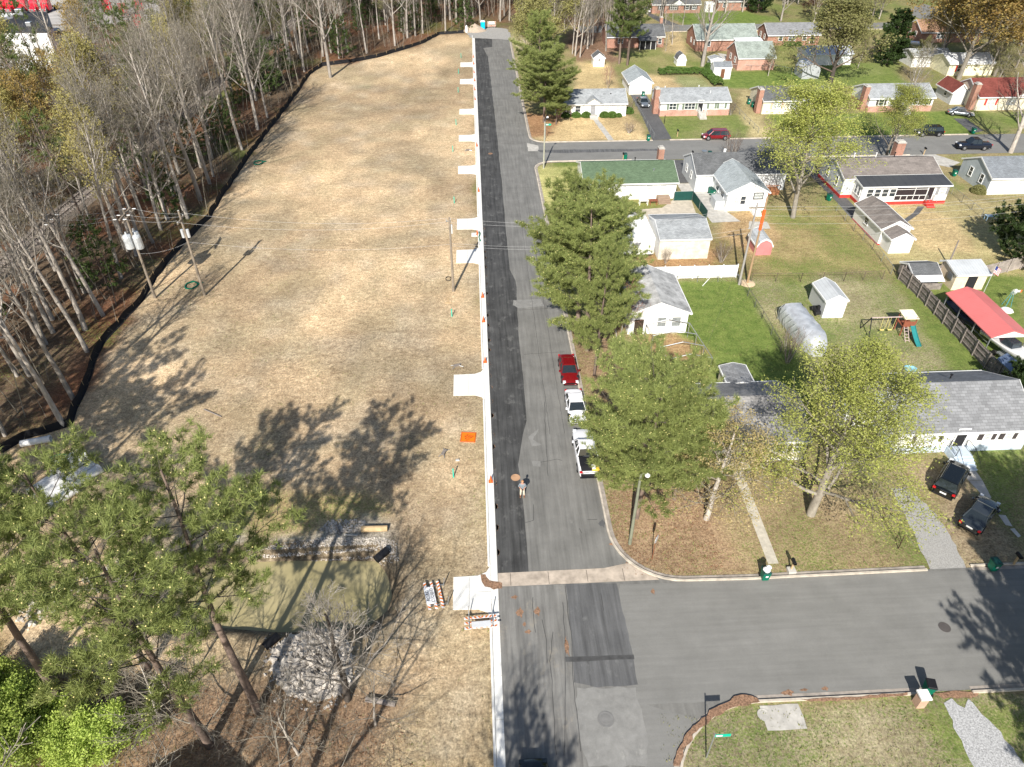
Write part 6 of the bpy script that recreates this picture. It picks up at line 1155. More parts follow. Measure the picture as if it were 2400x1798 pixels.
mb=MB(); [mb.box(x-.02,x+.02,y-.02,y+.02,gz(x,y),gz(x,y)+.95) for x,y in pts[::2]]; mb.build('posts',NEWWOOD,t,kind='stuff')
# railway
cr_=[]; 
for a,b in zip(RAIL,RAIL[1:]):
    k=max(2,int(math.hypot(b[0]-a[0],b[1]-a[1])/6)); cr_+=[(a[0]+(b[0]-a[0])*i/k,a[1]+(b[1]-a[1])*i/k) for i in range(k)]
def offs(pts,o): 
    out=[]
    for i,p in enumerate(pts): a=Vector(pts[max(i-1,0)]); b=Vector(pts[min(i+1,len(pts)-1)]); d=(b-a).normalized(); out.append((p[0]+d.y*o,p[1]-d.x*o))
    return out
mb=MB(); A,B_,C_,D_=offs(cr_,-2.3),offs(cr_,-1.4),offs(cr_,1.4),offs(cr_,2.3)
for i in range(len(cr_)-1): mb.add([(*A[i],.0),(*B_[i],.3),(*C_[i],.3),(*D_[i],.0),(*A[i+1],.0),(*B_[i+1],.3),(*C_[i+1],.3),(*D_[i+1],.0)],[(0,1,5,4),(1,2,6,5),(2,3,7,6)])
mb.build('railway_ballast',mk('ballast',(.2,.165,.135),.95,var=.45,scale=4),kind='structure')
t=thing('railway_track','single railway track with dark rails running through the woods','railway track',(cr_[0][0],cr_[0][1],0))
for o_ in (-.72,.72):
    q=offs(cr_,o_); mb=MB(); [mb.tube((*a,.52),(*b,.52),.075,n=4) for a,b in zip(q,q[1:])]; mb.build('rail',mk('rusty_rail',(.06,.045,.04),.6),t)
mb=MB()
for (ax,ay),(bx,by) in zip(cr_,cr_[1:]):
    L=math.hypot(bx-ax,by-ay); dx,dy=(bx-ax)/L,(by-ay)/L; s=0
    while s<L:
        cx,cy=ax+dx*s,ay+dy*s; mb.prism([(cx+dy*1.3-dx*.12,cy-dx*1.3-dy*.12),(cx+dy*1.3+dx*.12,cy-dx*1.3+dy*.12),(cx-dy*1.3+dx*.12,cy+dx*1.3+dy*.12),(cx-dy*1.3-dx*.12,cy+dx*1.3-dy*.12)],.3,.42); s+=.62
mb.build('sleepers',WOOD,t,kind='stuff')
# ================================================================ POLES AND WIRES
POLE=mk('pole_wood',(.25,.21,.165),.9,var=.25); POLEG=mk('treated_pole',(.2,.21,.15),.9,var=.2); ALU=mk('aluminium_can',(.62,.65,.67),.45,.3,var=.05)
def upole(name,label,x,y,h,m=POLE,r=.17): t=thing(name,label,'utility pole',(x,y,gz(x,y))); mb=MB(); mb.tube((x,y,-.3),(x,y,h),r,r*.68,10); mb.build('post',m,t); return t
def insul(t,x,y,z,dx=0): mb=MB(); [mb.lathe((x+dx*i,y,z),[(.03,0),(.09,.03),(.09,.07),(.03,.1)],8) for i in range(3)]; mb.build('insulator',WHITE,t)
X1,Y1=G(1063,683); H1=9.9; p=upole('utility_pole','lone wooden utility pole standing in the field beside the kerb, in the middle',X1,Y1,H1); insul(p,X1-.35,Y1,H1-.35); insul(p,X1+.12,Y1,H1-.25); mb=MB(); mb.box(X1-.4,X1+.2,Y1-.04,Y1+.04,H1-.5,H1-.4); mb.build('bracket',STEEL,p); mb=MB(); mb.box(X1+.15,X1+.3,Y1-.1,Y1+.1,H1-2,H1-.9); mb.build('cutout',ALU,p)
X2,Y2=G(480,693); H2=11.2; p=upole('utility_pole','wooden utility pole with a small grey arrester, beside the silt fence',X2,Y2,H2)
for s in (-1,1): mb=MB(); mb.tube((X2+s*.32,Y2,H2-3.3),(X2+s*.32,Y2,H2-2.3),.17,n=10); mb.build('equipment_can',ALU,p)
mb=MB(); mb.box(X2-.08,X2+.08,Y2-1.2,Y2+.9,H2-1.1,H2-.95); mb.build('crossarm',POLE,p); insul(p,X2,Y2+.8,H2-.9); insul(p,X2,Y2-1.1,H2-.9); insul(p,X2,Y2,H2)
X3,Y3=G(364,699); H3=11.6; p=upole('transformer_pole','wooden pole carrying three big grey transformer cans',X3,Y3,H3)
for a,r_ in ((200,.5),(330,.45),(90,.45)): cx,cy=X3+.62*math.cos(R(a)),Y3+.62*math.sin(R(a)); mb=MB(); mb.lathe((cx,cy,H3-4.7),[(r_*.8,0),(r_,.1),(r_,1.5),(r_*.85,1.7),(.12,1.8),(.1,2.1)],14); mb.build('transformer',ALU,p)
for z in (H3-.5,H3-.8):
    mb=MB(); mb.box(X3-.09+(z<H3-.6)*.3,X3+.09+(z<H3-.6)*.3,Y3-1.6,Y3+1.6,z-.08,z+.08); mb.build('crossarm',POLE,p)
for d in (-1.4,-.3,1.4): insul(p,X3-.7,Y3+d,H3-.55,.12); insul(p,X3+.4,Y3+d,H3-.55,.12)
X4,Y4=G(190,702); H4=11; p=upole('utility_pole','dark pole with double crossarms at the left beside the railway',X4,Y4,H4,mk('dark_pole',(.1,.085,.07),.9)); 
for q in (-.25,.25): mb=MB(); mb.box(X4+q-.08,X4+q+.08,Y4-1.6,Y4+1.6,H4-.6,H4-.45); mb.build('crossarm',POLE,p)
for d in (-1.3,0,1.3): insul(p,X4-.7,Y4+d,H4-.5,.12); insul(p,X4+.5,Y4+d,H4-.5,.12)
X5,Y5=g('C',1905,922); H5=11; p=upole('utility_pole','grey wooden pole with street hardware beside the white vinyl fence',X5,Y5,H5,mk('grey_pole',(.33,.31,.29),.9),.15); mb=MB(); mb.box(X5-.9,X5+.9,Y5-.05,Y5+.05,H5-.7,H5-.55); mb.build('crossarm',POLE,p); insul(p,X5-.6,Y5,H5-.5); insul(p,X5+.6,Y5,H5-.5)
X6,Y6=g('C',1972,912); p=upole('utility_pole','new pale wooden pole wrapped with orange guards next to the grey pole',X6,Y6,11.6,mk('new_pole',(.36,.24,.14),.85),.15)
for i,z in enumerate((7.4,8.3,9.2)): mb=MB(); mb.tube((X6,Y6,z),(X6,Y6,z+.8),.19,.18,10); mb.build('orange_guard',ORANGE,p)
mb=MB(); mb.lathe((X6,Y6,0),[(1.,0),(.8,.06),(.3,.14)],14); mb.build('dirt_mound',mk('fresh_dirt',(.6,.46,.3),.95),p)
X,Y=G(2396,590); p=upole('utility_pole','wooden pole beyond the right edge carrying the rear power line',X+14,Y,11)
X7,Y7=X+14,Y
X,Y=g('D',1595,765); p=upole('leaning_pole','grey leaning pole stub behind the wooden fence',X,Y,3.6,WOOD,.12)
WIRE=mk('wire',(.45,.45,.45),.5,var=.05); WIRED=mk('dark_wire',(.05,.05,.05),.6)
def wire(a,b,sag,label,m=WIRE,r=.01): mb=MB(); n=26; mb.path([(a[0]+(b[0]-a[0])*i/n,a[1]+(b[1]-a[1])*i/n,a[2]+(b[2]-a[2])*i/n-sag*4*(i/n)*(1-i/n)) for i in range(n+1)],r,4); o=tag(mb.build('power_line',m),label,'power line','overhead wires')
LV=['top','middle','lower']
for i,(dy,z1,z2) in enumerate([(.1,H1-.1,H2-.6),(.0,H1-.5,H2-.9)]): wire((X1-.2,Y1+dy,z1),(X2,Y2+(.8,-1.1)[i],z2),1.0,LV[i]+' wire spanning the field between the arrester pole and the middle pole')
wire((X1,Y1,H1-3.4),(X2,Y2,H2-3.9),.9,'lowest wire spanning the field between the arrester pole and the middle pole')
for i in range(3): wire((X2,Y2+(-1.1,0,.8)[i],H2-.7),(X3+.5,Y3+(-1.4,-.3,1.4)[i],H3-.5),.25,LV[i]+' wire between the transformer pole and the arrester pole'); wire((X3-.6,Y3+(-1.4,-.3,1.4)[i],H3-.5),(X4+.6,Y4+(-1.3,0,1.3)[i],H4-.45),.3,LV[i]+' wire between the transformer pole and the far left pole'); wire((X4-.6,Y4+(-1.3,0,1.3)[i],H4-.45),(X4-40,Y4+10,H4-.45),.5,LV[i]+' wire running left from the far left pole out of the picture')
wire((X3,Y3,H3-5.5),(X2,Y2,H2-3.9),.4,'low service wire between the transformer pole and the arrester pole')
for i,(dx,z1,z5) in enumerate([(0,H1-.1,H5-.5),(.1,H1-.6,H5-.7),(.1,H1-3.3,H5-3.2),(.1,H1-3.6,H5-3.8)]): wire((X1,Y1,z1),(X5,Y5,z5),1.3,['highest','second','third','lowest'][i]+' wire crossing the street from the middle pole to the pole by the white fence')
for i,z in enumerate((H5-.4,H5-.8,H5-1.6,H5-2.6,H5-3.3,H5-4.2)): wire((X5,Y5,z),(X7,Y7,z),1.5,['highest','second','third','fourth','fifth','lowest'][i]+' wire of the rear power line right of the pole by the white fence',WIRE if i<4 else WIRED)
wire((X5,Y5,H5-1.5),(*g('C',1600,1640),3.5),.6,'service wire running down across the bright green back garden',WIRED)
# street lamps, signs
def lamp(label,bx,by,h,arm,m=POLEG):
    X,Y=G(bx,by); t=thing('street_lamp',label,'street lamp',(X,Y,0)); mb=MB(); mb.tube((X,Y,-.2),(X,Y,h-.3),.14,.1,10); mb.build('post',m,t); mb=MB(); e=(X+arm[0],Y+arm[1],h+.15); mb.path([(X,Y,h-.5),(X+arm[0]*.3,Y+arm[1]*.3,h),e],.03); mb.build('arm',STEEL,t)
    mb=MB(); mb.lathe((e[0],e[1],e[2]-.15),[(.08,0),(.19,.05),(.2,.15),(.12,.24)],10); mb.build('lamp_head',WHITE,t)
lamp('street lamp on a greenish wooden post in front of the corner pine',1476,1275,8.3,(.35,-.5)); lamp('street lamp at the far junction beside the green street name sign',1274,395,8.1,(.5,.9),mk('pole_pale',(.36,.36,.29),.9))
SGN=mk('street_sign_green',(.0,.42,.28),.5,var=.05)
def namesign(label,X,Y,h): t=thing('street_name_sign',label,'sign',(X,Y,0)); mb=MB(); mb.tube((X,Y,0),(X,Y,h),.045,n=8); mb.build('post',STEEL,t); mb=MB(); mb.box(X+.02,X+1.0,Y-.012,Y+.012,h-.42,h-.12); mb.build('panel',SGN,t); mb=MB(); mb.box(X+.1,X+.5,Y-.016,Y-.012,h-.34,h-.2); mb.build('pale_strip',WHITE,t)
namesign('green street name sign on a white post on the near corner lawn',13.18,19.62,3.2); X,Y=g('A',338,1130); namesign('green street name sign on a thin post at the far junction',X,Y,3.)
X,Y=g('E',1203,1622); t=thing('stop_sign','stop sign seen edge-on from behind on the corner lot','sign',(X,Y,0)); mb=MB(); mb.box(X-.03,X+.03,Y-.03,Y+.03,0,2.9); mb.build('post',mk('rust_post',(.2,.08,.04),.8),t); mb=MB(); mb.add([(X+.04+.0,Y+.375*math.cos(R(22.5+45*k)),2.45+.375*math.sin(R(22.5+45*k))) for k in range(8)]+[(X+.06,Y+.375*math.cos(R(22.5+45*k)),2.45+.375*math.sin(R(22.5+45*k))) for k in range(8)],[tuple(range(8)),tuple(range(15,7,-1))]+[(k,(k+1)%8,(k+1)%8+8,k+8) for k in range(8)]); mb.build('panel',ALU,t)
for c in t.children: c.data.transform(Matrix.Rotation(R(-35),4,'Z'))
# mailboxes
def mailbox(label,x,y,brick=False,post=NEWWOOD):
    t=thing('mailbox',label,'mailbox',(x,y,0))
    if brick: mb=MB(); mb.box(x-.28,x+.28,y-.28,y+.28,0,1.15); mb.build('pier',mk('pale_brick',(.5,.33,.24),.85),t); mb=MB(); mb.box(x-.36,x+.36,y-.36,y+.36,1.15,1.28); mb.build('cap',WHITE,t)
    else:
        mb=MB(); mb.box(x-.06,x+.06,y-.06,y+.06,0,1.05); mb.build('post',post,t); mb=MB(); mb.box(x-.12,x+.12,y-.28,y+.28,1.05,1.2); mb.tube((x,y-.28,1.2),(x,y+.28,1.2),.12,n=12); mb.build('box',BLACK,t)
mailbox('brick mailbox pier with a white cap beside the wheelie bin',*g('S',1350,1150),True); X,Y=g('S',320,70); mailbox('black mailbox on a pale block beside the front path',X,Y); mb=MB(); mb.box(X-.3,X+.3,Y-.35,Y+.2,0,.3); tag(mb.build('planter_block',CONC),'pale concrete block at the foot of the black mailbox','block')
for o_,x,y,l in (('A',1525,1282,'black mailbox at the kerb left of the grass verge on the second street'),('B',1395,1252,'black mailbox beside the broad concrete driveway'),('A',966,1296,'white newspaper box beside the green bin on the second street'),('A',1405,1105,'small mailbox on the lawn of the white and brick house'),('S',2120,20,'black mailbox in the tree shade at the right edge')): mailbox(l,*g(o_,x,y))
# manholes and covers
def disc(name,label,x,y,r,z,m): mb=MB(); mb.lathe((x,y,z),[(r,0),(r,.01),(r*.82,.012),(r*.8,.006),(r*.6,.006),(r*.58,.012),(r*.3,.012)],24); tag(mb.build(name,m),label,'manhole cover')
disc('manhole_cover','dark iron manhole cover in the near street',*g('S',1565,527),.42,.04,mk('cast_iron',(.09,.08,.075),.6)); disc('manhole_cover','round patched manhole in the worn asphalt',*g('R',828,1272),.55,.042,mk('patched_lid',(.19,.187,.18),.9)); disc('manhole_cover','round storm drain lid in the concrete pad',*g('S',103,1235),.42,.03,CONC); disc('manhole_cover','orange rusty lid in the far lane',*g('J',1965,1245),.4,.042,LEAF); disc('manhole_cover','orange-tan round cover in the lane left of the person',2.6,44.4,.42,.042,mk('clay_lid',(.45,.27,.16),.9))
# ================================================================ PIPES, LOGS, RIPRAP
PIPE=mk('concrete_pipe',(.66,.66,.65),.8,var=.12,scale=1.2)
def cpipe(a,b,r,z,label,group=None):
    a=Vector((a[0],a[1],z)); b=Vector((b[0],b[1],z)); L=(b-a).length; mb=MB(); n=18; prof=[(r*.8,0),(r*1.0,0),(r*1.0,L-.18),(r*1.14,L-.16),(r*1.14,L),(r*.8,L),(r*.8,0)]
    o=bpy.data.objects.new('concrete_pipe',None); d=(b-a).normalized(); u=Vector((0,0,1)); v=d.cross(u)
    vs=[a+d*s+(u*math.cos(2*math.pi*i/n)+v*math.sin(2*math.pi*i/n))*q for q,s in prof for i in range(n)]; c=a; mb.add([x-c for x in vs],[(j*n+i,j*n+(i+1)%n,(j+1)*n+(i+1)%n,(j+1)*n+i) for j in range(len(prof)-1) for i in range(n)])
    bpy.data.objects.remove(o); o=mb.build('concrete_pipe',PIPE,None,True); o.location=c; es=o.modifiers.new('es','EDGE_SPLIT'); tag(o,label,'concrete pipe',group)
cpipe(G(52,1046),G(122,1034),.32,.32,'single white concrete pipe lying alone below the silt fence corner')
def stack(p,d,L,nrow,label,r=.42):
    d=Vector(d).normalized(); nv=Vector((-d.y,d.x)); k=0; N=['first','second','third','fourth','fifth','sixth','seventh']
    for lv,cnt in enumerate(nrow):
        for i in range(cnt): q=Vector(p)+nv*(i+.5*lv)*(-r*2.3); e=q+d*L; cpipe(q,e,r,r+lv*r*1.9,N[k]+' pipe '+label,'concrete pipes stacked by the field'); k+=1
a=Vector(G(130,1118)); b=Vector(G(192,1078)); d=b-a; stack(a,d,2.6,(4,2),'of the right stack of white concrete pipes'); a=Vector(G(72,1165)); stack(a,d,2.5,(4,),'of the left stack, partly under the pine'); a=Vector(G(100,1140)); stack(a,d,1.4,(2,),'behind the left stack of pipes',.3)
mb=MB(); a=g('M',400,830); mb.path([(*g('M',x,y),.1) for x,y in ((410,830),(430,795),(500,785),(570,785))],.09,6); tag(mb.build('green_strap',GREENB),'crumpled green fabric strap by the pipe stacks','fabric')
mb=MB(); q=[g('M',x,y,.15) for x,y in ((430,830),(560,795),(520,870),(470,860))]; mb.poly([(x,y,.12+.1*(i%2)) for i,(x,y) in enumerate(q)]); tag(mb.build('white_sheet',WHITE),'scrap of white sheeting inside the green strap','sheet')
for o_,x,y,l in (('K',1550,935,'ring of green netting with a white bag beside the arrester pole'),('J',88,1322,'ring of green netting on the field beside the silt fence far up')): X,Y=g(o_,x,y); mb=MB(); mb.path([(X+.75*math.cos(k*.52),Y+.9*math.sin(k*.52),.12+.05*(k%2)) for k in range(13)],.1,5); mb.path([(X+.7,Y+.3,.1),(X+1.2,Y+.7,.1)],.12,5); tag(mb.build('green_netting',GREENB),l,'netting')
def log(a,b,r,label,m=NEWWOOD): mb=MB(); mb.tube((*a,r),(*b,r),r,r*.95,10); tag(mb.build('log',m),label,'log')
log(g('N',925,1398),g('N',1135,1392),.27,'short thick cut log lying on the pond bank'); log(g('N',785,1432),g('N',890,1438),.08,'thin pale pole lying left of the cut log',CONC); log(g('N',722,1352),g('N',755,1425),.08,'dark thin pole lying on the gravel by the pond',WOOD); log(g('Q',960,1118),g('Q',1200,1160),.2,'dark log lying right of the rock pile',WOOD); log(g('M',1650,415),g('M',1790,475),.06,'thin fallen branch on the field above the pine shadows',WOOD)
for o_,x,y,l in (('N',1095,1600,'black culvert end at the right corner of the pond'),('Q',205,650,'black drain pipe mouth beside the rock pile')): X,Y=g(o_,x,y); mb=MB(); mb.tube((X-.5,Y-.4,.1),(X+.35,Y+.45,.2),.33,n=14,cap=False); mb.tube((X-.45,Y-.35,.1),(X+.3,Y+.4,.2),.28,n=14); tag(mb.build('culvert_pipe',BLACK),l,'culvert')
ROCK=mk('riprap_rock',(.52,.475,.42),.9,var=.4,scale=.8)
def rocks(label,polyg,n,smin,smax,seed,hmax=.25):
    r=random.Random(seed); xsx=[p[0] for p in polyg]; ysx=[p[1] for p in polyg]; mb=MB(); k=0; c=(sum(xsx)/len(xsx),sum(ysx)/len(ysx)); ex=max(xsx)-min(xsx)
    while k<n:
        x,y=r.uniform(min(xsx),max(xsx)),r.uniform(min(ysx),max(ysx))
        if not pip((x,y),polyg): continue
        s=r.uniform(smin,smax)*(.6+.8*r.random()**2); M=Matrix.Rotation(r.uniform(0,6),3,rvec(r)); z=hmax*r.random()*max(.2,1.6-((x-c[0])/ex*2.4)**2-((y-c[1])/ex*2.4)**2)*(2.6 if n>1200 else 1)*.6+gz(x,y)
        base_=[(1,0,0),(-1,0,0),(0,1,0),(0,-1,0),(0,0,1),(0,0,-1),(.7,.7,.5),(-.7,.6,-.5),(.6,-.7,.6),(-.6,-.7,-.4)]
        vv=[M@Vector((a*s*r.uniform(.7,1.2),b*s*r.uniform(.6,1),cc_*s*r.uniform(.5,.9))) for a,b,cc_ in base_[:6]]
        mb.add([v+Vector((x,y,z)) for v in vv],[(0,2,4),(2,1,4),(1,3,4),(3,0,4),(2,0,5),(1,2,5),(3,1,5),(0,3,5)]); k+=1
    tag(mb.build('riprap',ROCK),label,'rocks',kind='stuff')
rocks('pile of broken pinkish-grey riprap rocks below the pond',[g('Q',x,y) for x,y in ((380,600),(560,540),(760,560),(830,700),(840,900),(800,1060),(560,1130),(330,1080),(210,900),(210,700))],2100,.06,.38,1,.3)
rocks('loose stones scattered round the foot of the rock pile',[g('Q',x,y) for x,y in ((150,560),(560,500),(860,560),(930,800),(900,1150),(560,1230),(230,1150),(120,900))],420,.04,.16,9,.03)
rocks('line of small stones along the far bank of the pond',[g('N',x,y) for x,y in ((0,1530),(380,1480),(640,1450),(1100,1450),(1200,1480),(1230,1640),(1090,1640),(1020,1590),(600,1590),(0,1590))],2600,.03,.1,2,.03)
rocks('grey rubble patch beside the cut log on the pond bank',[g('N',x,y) for x,y in ((680,1300),(980,1310),(900,1400),(720,1420),(560,1400))],350,.05,.16,3,.06)
rocks('pale stones showing under the pines left of the pond',[G(x,y) for x,y in ((200,1330),(300,1310),(300,1380),(200,1400),(60,1480),(20,1440))],300,.08,.3,4,.1)
# ================================================================ FENCES
def wfence(label,pts,h,m=WOOD,pitch=2.4,board=.15):
    t=thing('wooden_fence',label,'fence',(*pts[0],0)); rr=random.Random(int(h*10)+len(pts))
    for (ax,ay),(bx,by) in zip(pts,pts[1:]):
        L=math.hypot(bx-ax,by-ay); dx,dy=(bx-ax)/L,(by-ay)/L; mb=MB(); s=0
        while s<L-.05:
            hh=h+rr.uniform(-.06,.05); x,y=ax+dx*s,ay+dy*s; x2,y2=x+dx*(board-.015),y+dy*(board-.015); mb.prism([(x,y),(x2,y2),(x2-dy*.025,y2+dx*.025),(x-dy*.025,y+dx*.025)],.03,hh); s+=board
        mb.build('boards',m,t)
        mb=MB()
        for z in (.35,h*.55,h-.25): mb.prism([(ax+dy*.02,ay-dx*.02),(bx+dy*.02,by-dx*.02),(bx+dy*.08,by-dx*.08),(ax+dy*.08,ay-dx*.08)],z,z+.09)
        mb.build('rails',m,t); k=int(L/pitch)+1
        for i in range(k+1): x,y=ax+dx*L*i/k+dy*.1,ay+dy*L*i/k-dx*.1; mb=MB(); mb.box(x-.055,x+.055,y-.055,y+.055,0,h+.12); mb.build('post',m,t)
    return t
f1=[g('D',1195,880),g('D',1350,1025),g('D',1700,1395),g('D',1890,1600),g('D',2070,1790)]
wfence('tall weathered plank fence with rails showing, running diagonally past the red carport',f1,1.9); wfence('grey board fence along the back, behind the small sheds and flag',[g('D',1215,870),g('D',1550,868)],1.8); wfence('weathered grey board fence behind the flag at the right edge',[g('D',1550,872),g('D',1850,875),(75,80.2),(86,80.6)],1.9,mk('pale_weathered_boards',(.33,.29,.26),.9,var=.35,scale=1.))
# white vinyl
a,b=g('C',1280,880),g('C',1880,870); t=thing('vinyl_fence','bright white vinyl privacy fence behind the workshop','fence',(*a,0)); a=(a[0]-3.5,a[1]); n_=7
for i in range(n_): xa=a[0]+(b[0]-a[0])*i/n_; xb=a[0]+(b[0]-a[0])*(i+1)/n_; mb=MB(); mb.box(xa+.07,xb-.07,a[1]-.02,a[1]+.02,.08,1.75); mb.box(xa,xb,a[1]-.04,a[1]+.04,1.7,1.8); mb.build('panel',WHITE,t)
for i in range(n_+1): xa=a[0]+(b[0]-a[0])*i/n_; mb=MB(); mb.tbox(xa-.07,xa+.07,a[1]-.07,a[1]+.07,0,1.95,.01); mb.build('post',WHITE,t)
def linkfence(label,pts,h=1.2,m=STEEL,pitch=3.,fab=None,name='chain_link_fence'):
    t=thing(name,label,'fence',(*pts[0],0)); mr=MB()
    for (ax,ay),(bx,by) in zip(pts,pts[1:]):
        L=math.hypot(bx-ax,by-ay); k=max(1,round(L/pitch)); mr.tube((ax,ay,h),(bx,by,h),.025,n=5)
        for i in range(k+1): x,y=ax+(bx-ax)*i/k,ay+(by-ay)*i/k; mb=MB(); mb.tube((x,y,0),(x,y,h+.05),.035,n=6); mb.build('post',m,t)
        if fab: mb=MB(); mb.prism([(ax,ay),(bx,by),(bx+.02,by+.02),(ax+.02,ay+.02)],.05,h-.03); mb.build('screen',fab,t)
        else:
            q=int(L/.16); 
            for i in range(q):
                for s in (0,1):
                    u=i/q; v=min(1,(i+h/.16)/q); 
                    if i%2==0: mr.tube((ax+(bx-ax)*(u if s else v),ay+(by-ay)*(u if s else v),.05),(ax+(bx-ax)*(v if s else u),ay+(by-ay)*(v if s else u),h-.02),.0035,n=3,cap=False)
    mr.build('wire_mesh',m,t,kind=None)
linkfence('rusty dark wire fence with leaning posts along the middle of the back gardens',[g('D',0,900),g('D',400,900),g('D',750,895),g('D',1060,880)],1.25,mk('rusty_iron',(.12,.09,.075),.8),2.6); linkfence('chain link fence along the driveway beside the white garage with annex',[g('D',690,330),g('D',830,490),g('D',980,640),g('D',1130,840)]); linkfence('chain link fence running up past the grey-blue house',[g('D',1620,190),g('D',1700,260),g('D',1780,320),g('D',1860,385)]); linkfence('chain link fence between the bright green garden and its neighbour',[g('C',1920,930),g('C',2090,1200),g('C',2240,1470)],1.1,mk('dark_mesh',(.1,.1,.1),.7)); linkfence('chain link fence across the grass behind the white brick house row',[g('A',1835,565),g('A',2000,572),g('B',190,570),g('B',330,600)]); linkfence('low wire fence beside the long driveway',[g('A',1045,830),g('A',1110,940),g('A',1215,1120)],1.); linkfence('wire fence along the side of the white brick house lot',[g('A',1830,850),g('A',1990,1010),g('A',2060,1080)],1.); linkfence('chain link fence in the back garden below the white fence',[g('C',1400,905),g('C',1900,900)],1.)
SCR=mk('green_privacy_screen',(.01,.06,.05),.8); linkfence('dark green screened fence round the pale patio',[g('C',1375,245),g('C',1525,240),g('C',1640,400)],1.5,STEEL,3,SCR,'screened_fence'); linkfence('metal double gate across the driveway beside the green screened fence',[g('C',1530,240),g('C',1690,240)],1.1,name='metal_gate')
linkfence('rust-brown wire edging fence beside the gravel driveway',[g('F',985,1120),g('F',1060,1310),g('F',1190,1540),g('F',1220,1480)],.7,mk('dark_rust',(.09,.05,.035),.8),2.)
# ================================================================ GARDEN THINGS
# carport frame
t=thing('canopy_frame','bare steel hoop frame of a dismantled canopy on the green lawn','canopy frame',(20.5,62,0)); 
for i,yy in enumerate((65.4,63.2,61.,58.8)): x0,x1=18.4+.3*i,23.3+.25*i; mb=MB(); mb.path([(x0,yy,0),(x0,yy,1.9),((x0+x1)/2,yy,2.5),(x1,yy,1.9),(x1,yy,0)],.045,6); mb.build('hoop',STEEL,t)
mb=MB(); mb.path([(23.3,65.4,1.9),(24.05,58.8,1.9)],.04); mb.path([(18.4,65.4,1.9),(19.3,58.8,1.9)],.04); mb.build('rail',STEEL,t)
# swing set
X,Y=48.4,60.6; t=thing('swing_set','wooden playset with cream roof, teal slide, ladder and yellow swings','playset',(*g('D',1180,1330),0)); X,Y=g('D',1200,1335); RW=mk('red_stained_wood',(.25,.08,.045),.8); mb=MB()
for a in (0,1.3):
    for b in (0,1.3): mb.box(X+a-.05,X+a+.05,Y+b-.05,Y+b+.05,0,2.4)
mb.box(X-.05,X+1.35,Y-.05,Y+1.35,1.2,1.28); mb.box(X-.05,X+1.35,Y-.06,Y-.03,1.3,1.9); mb.build('tower',RW,t); mb=MB(); mb.add([(X-.15,Y-.2,2.3),(X+1.45,Y-.2,2.3),(X+1.45,Y+1.5,2.5),(X-.15,Y+1.5,2.5)],[(0,1,2,3)]); mb.add([(X-.15,Y-.2,2.34),(X+1.45,Y-.2,2.34),(X+1.45,Y+1.5,2.54),(X-.15,Y+1.5,2.54)],[(0,1,2,3)]); mb.build('roof',mk('cream_tarp',(.8,.74,.55),.7),t)
mb=MB(); ns=8
for i in range(ns): u0,u1=i/ns,(i+1)/ns; zz=lambda u:1.25*(1-u)**1.3+.12; yy=lambda u:Y-.1-2.3*u; mb.add([(X+.75,yy(u0),zz(u0)),(X+1.25,yy(u0),zz(u0)),(X+1.25,yy(u1),zz(u1)),(X+.75,yy(u1),zz(u1)),(X+.7,yy(u0),zz(u0)+.15),(X+1.3,yy(u0),zz(u0)+.15),(X+1.3,yy(u1),zz(u1)+.15),(X+.7,yy(u1),zz(u1)+.15)],[(0,1,2,3),(0,3,7,4),(1,2,6,5)])
mb.build('slide',mk('teal_plastic',(.03,.22,.22),.4),t); mb=MB()
for s in (.1,.55): mb.tube((X+s,Y-.05,1.25),(X+s-.05,Y-1.3,0),.04)
for i in range(5): u=(i+.5)/5; mb.tube((X+.1-.05*u,Y-.05-1.25*u,1.25*(1-u)),(X+.55-.05*u,Y-.05-1.25*u,1.25*(1-u)),.035)
mb.build('ladder',mk('grey_pink_wood',(.45,.36,.33),.8),t); mb=MB(); mb.tube((X,Y+.6,2.15),(X-3.6,Y+.6,2.15),.07); mb.build('beam',mk('grey_pink_wood',(.45,.36,.33),.8),t); mb=MB(); mb.tube((X-3.6,Y+.6,2.15),(X-3.8,Y-.5,0),.06); mb.tube((X-3.6,Y+.6,2.15),(X-3.8,Y+1.7,0),.06); mb.build('frame_leg',DARK,t)
for x in (-1.,-1.9): mb=MB(); mb.path([(X+x-.3,Y+.6,2.1),(X+x-.25,Y+.6,.55),(X+x,Y+.6,.42),(X+x+.25,Y+.6,.55),(X+x+.3,Y+.6,2.1)],.02,4); mb.box(X+x-.22,X+x+.22,Y+.5,Y+.7,.42,.47); mb.build('swing',mk('yellow_swing',(.7,.6,.2),.6),t)
# windmill, flag, trampoline lid etc.
X,Y=g('D',2065,1095); t=thing('garden_windmill','small ornamental garden windmill with blue legs and an orange-tipped tail','windmill',(X,Y,0)); mb=MB(); BLU=mk('teal_paint',(.05,.3,.38),.5)
for a,b in ((-.35,-.35),(.35,-.35),(.35,.35),(-.35,.35)): mb.tube((X+a,Y+b,0),(X+a*.15,Y+b*.15,2.),.025)
mb.build('tower',BLU,t); mb=MB(); 
for k in range(12): a=k*.524; mb.add([(X,Y-.15,2.05),(X+.42*math.cos(a),Y-.18,2.05+.42*math.sin(a)),(X+.42*math.cos(a+.32),Y-.12,2.05+.42*math.sin(a+.32))],[(0,1,2)])
mb.build('wheel',ALU,t); mb=MB(); mb.box(X,X+.5,Y-.01,Y+.01,2.03,2.06); mb.box(X+.5,X+1.,Y-.01,Y+.01,1.9,2.2); ta=mb.build('tail',ALU,t); mb=MB(); mb.box(X+.85,X+1.02,Y-.015,Y+.015,1.89,2.21); mb.build('tip',ORANGE,ta)
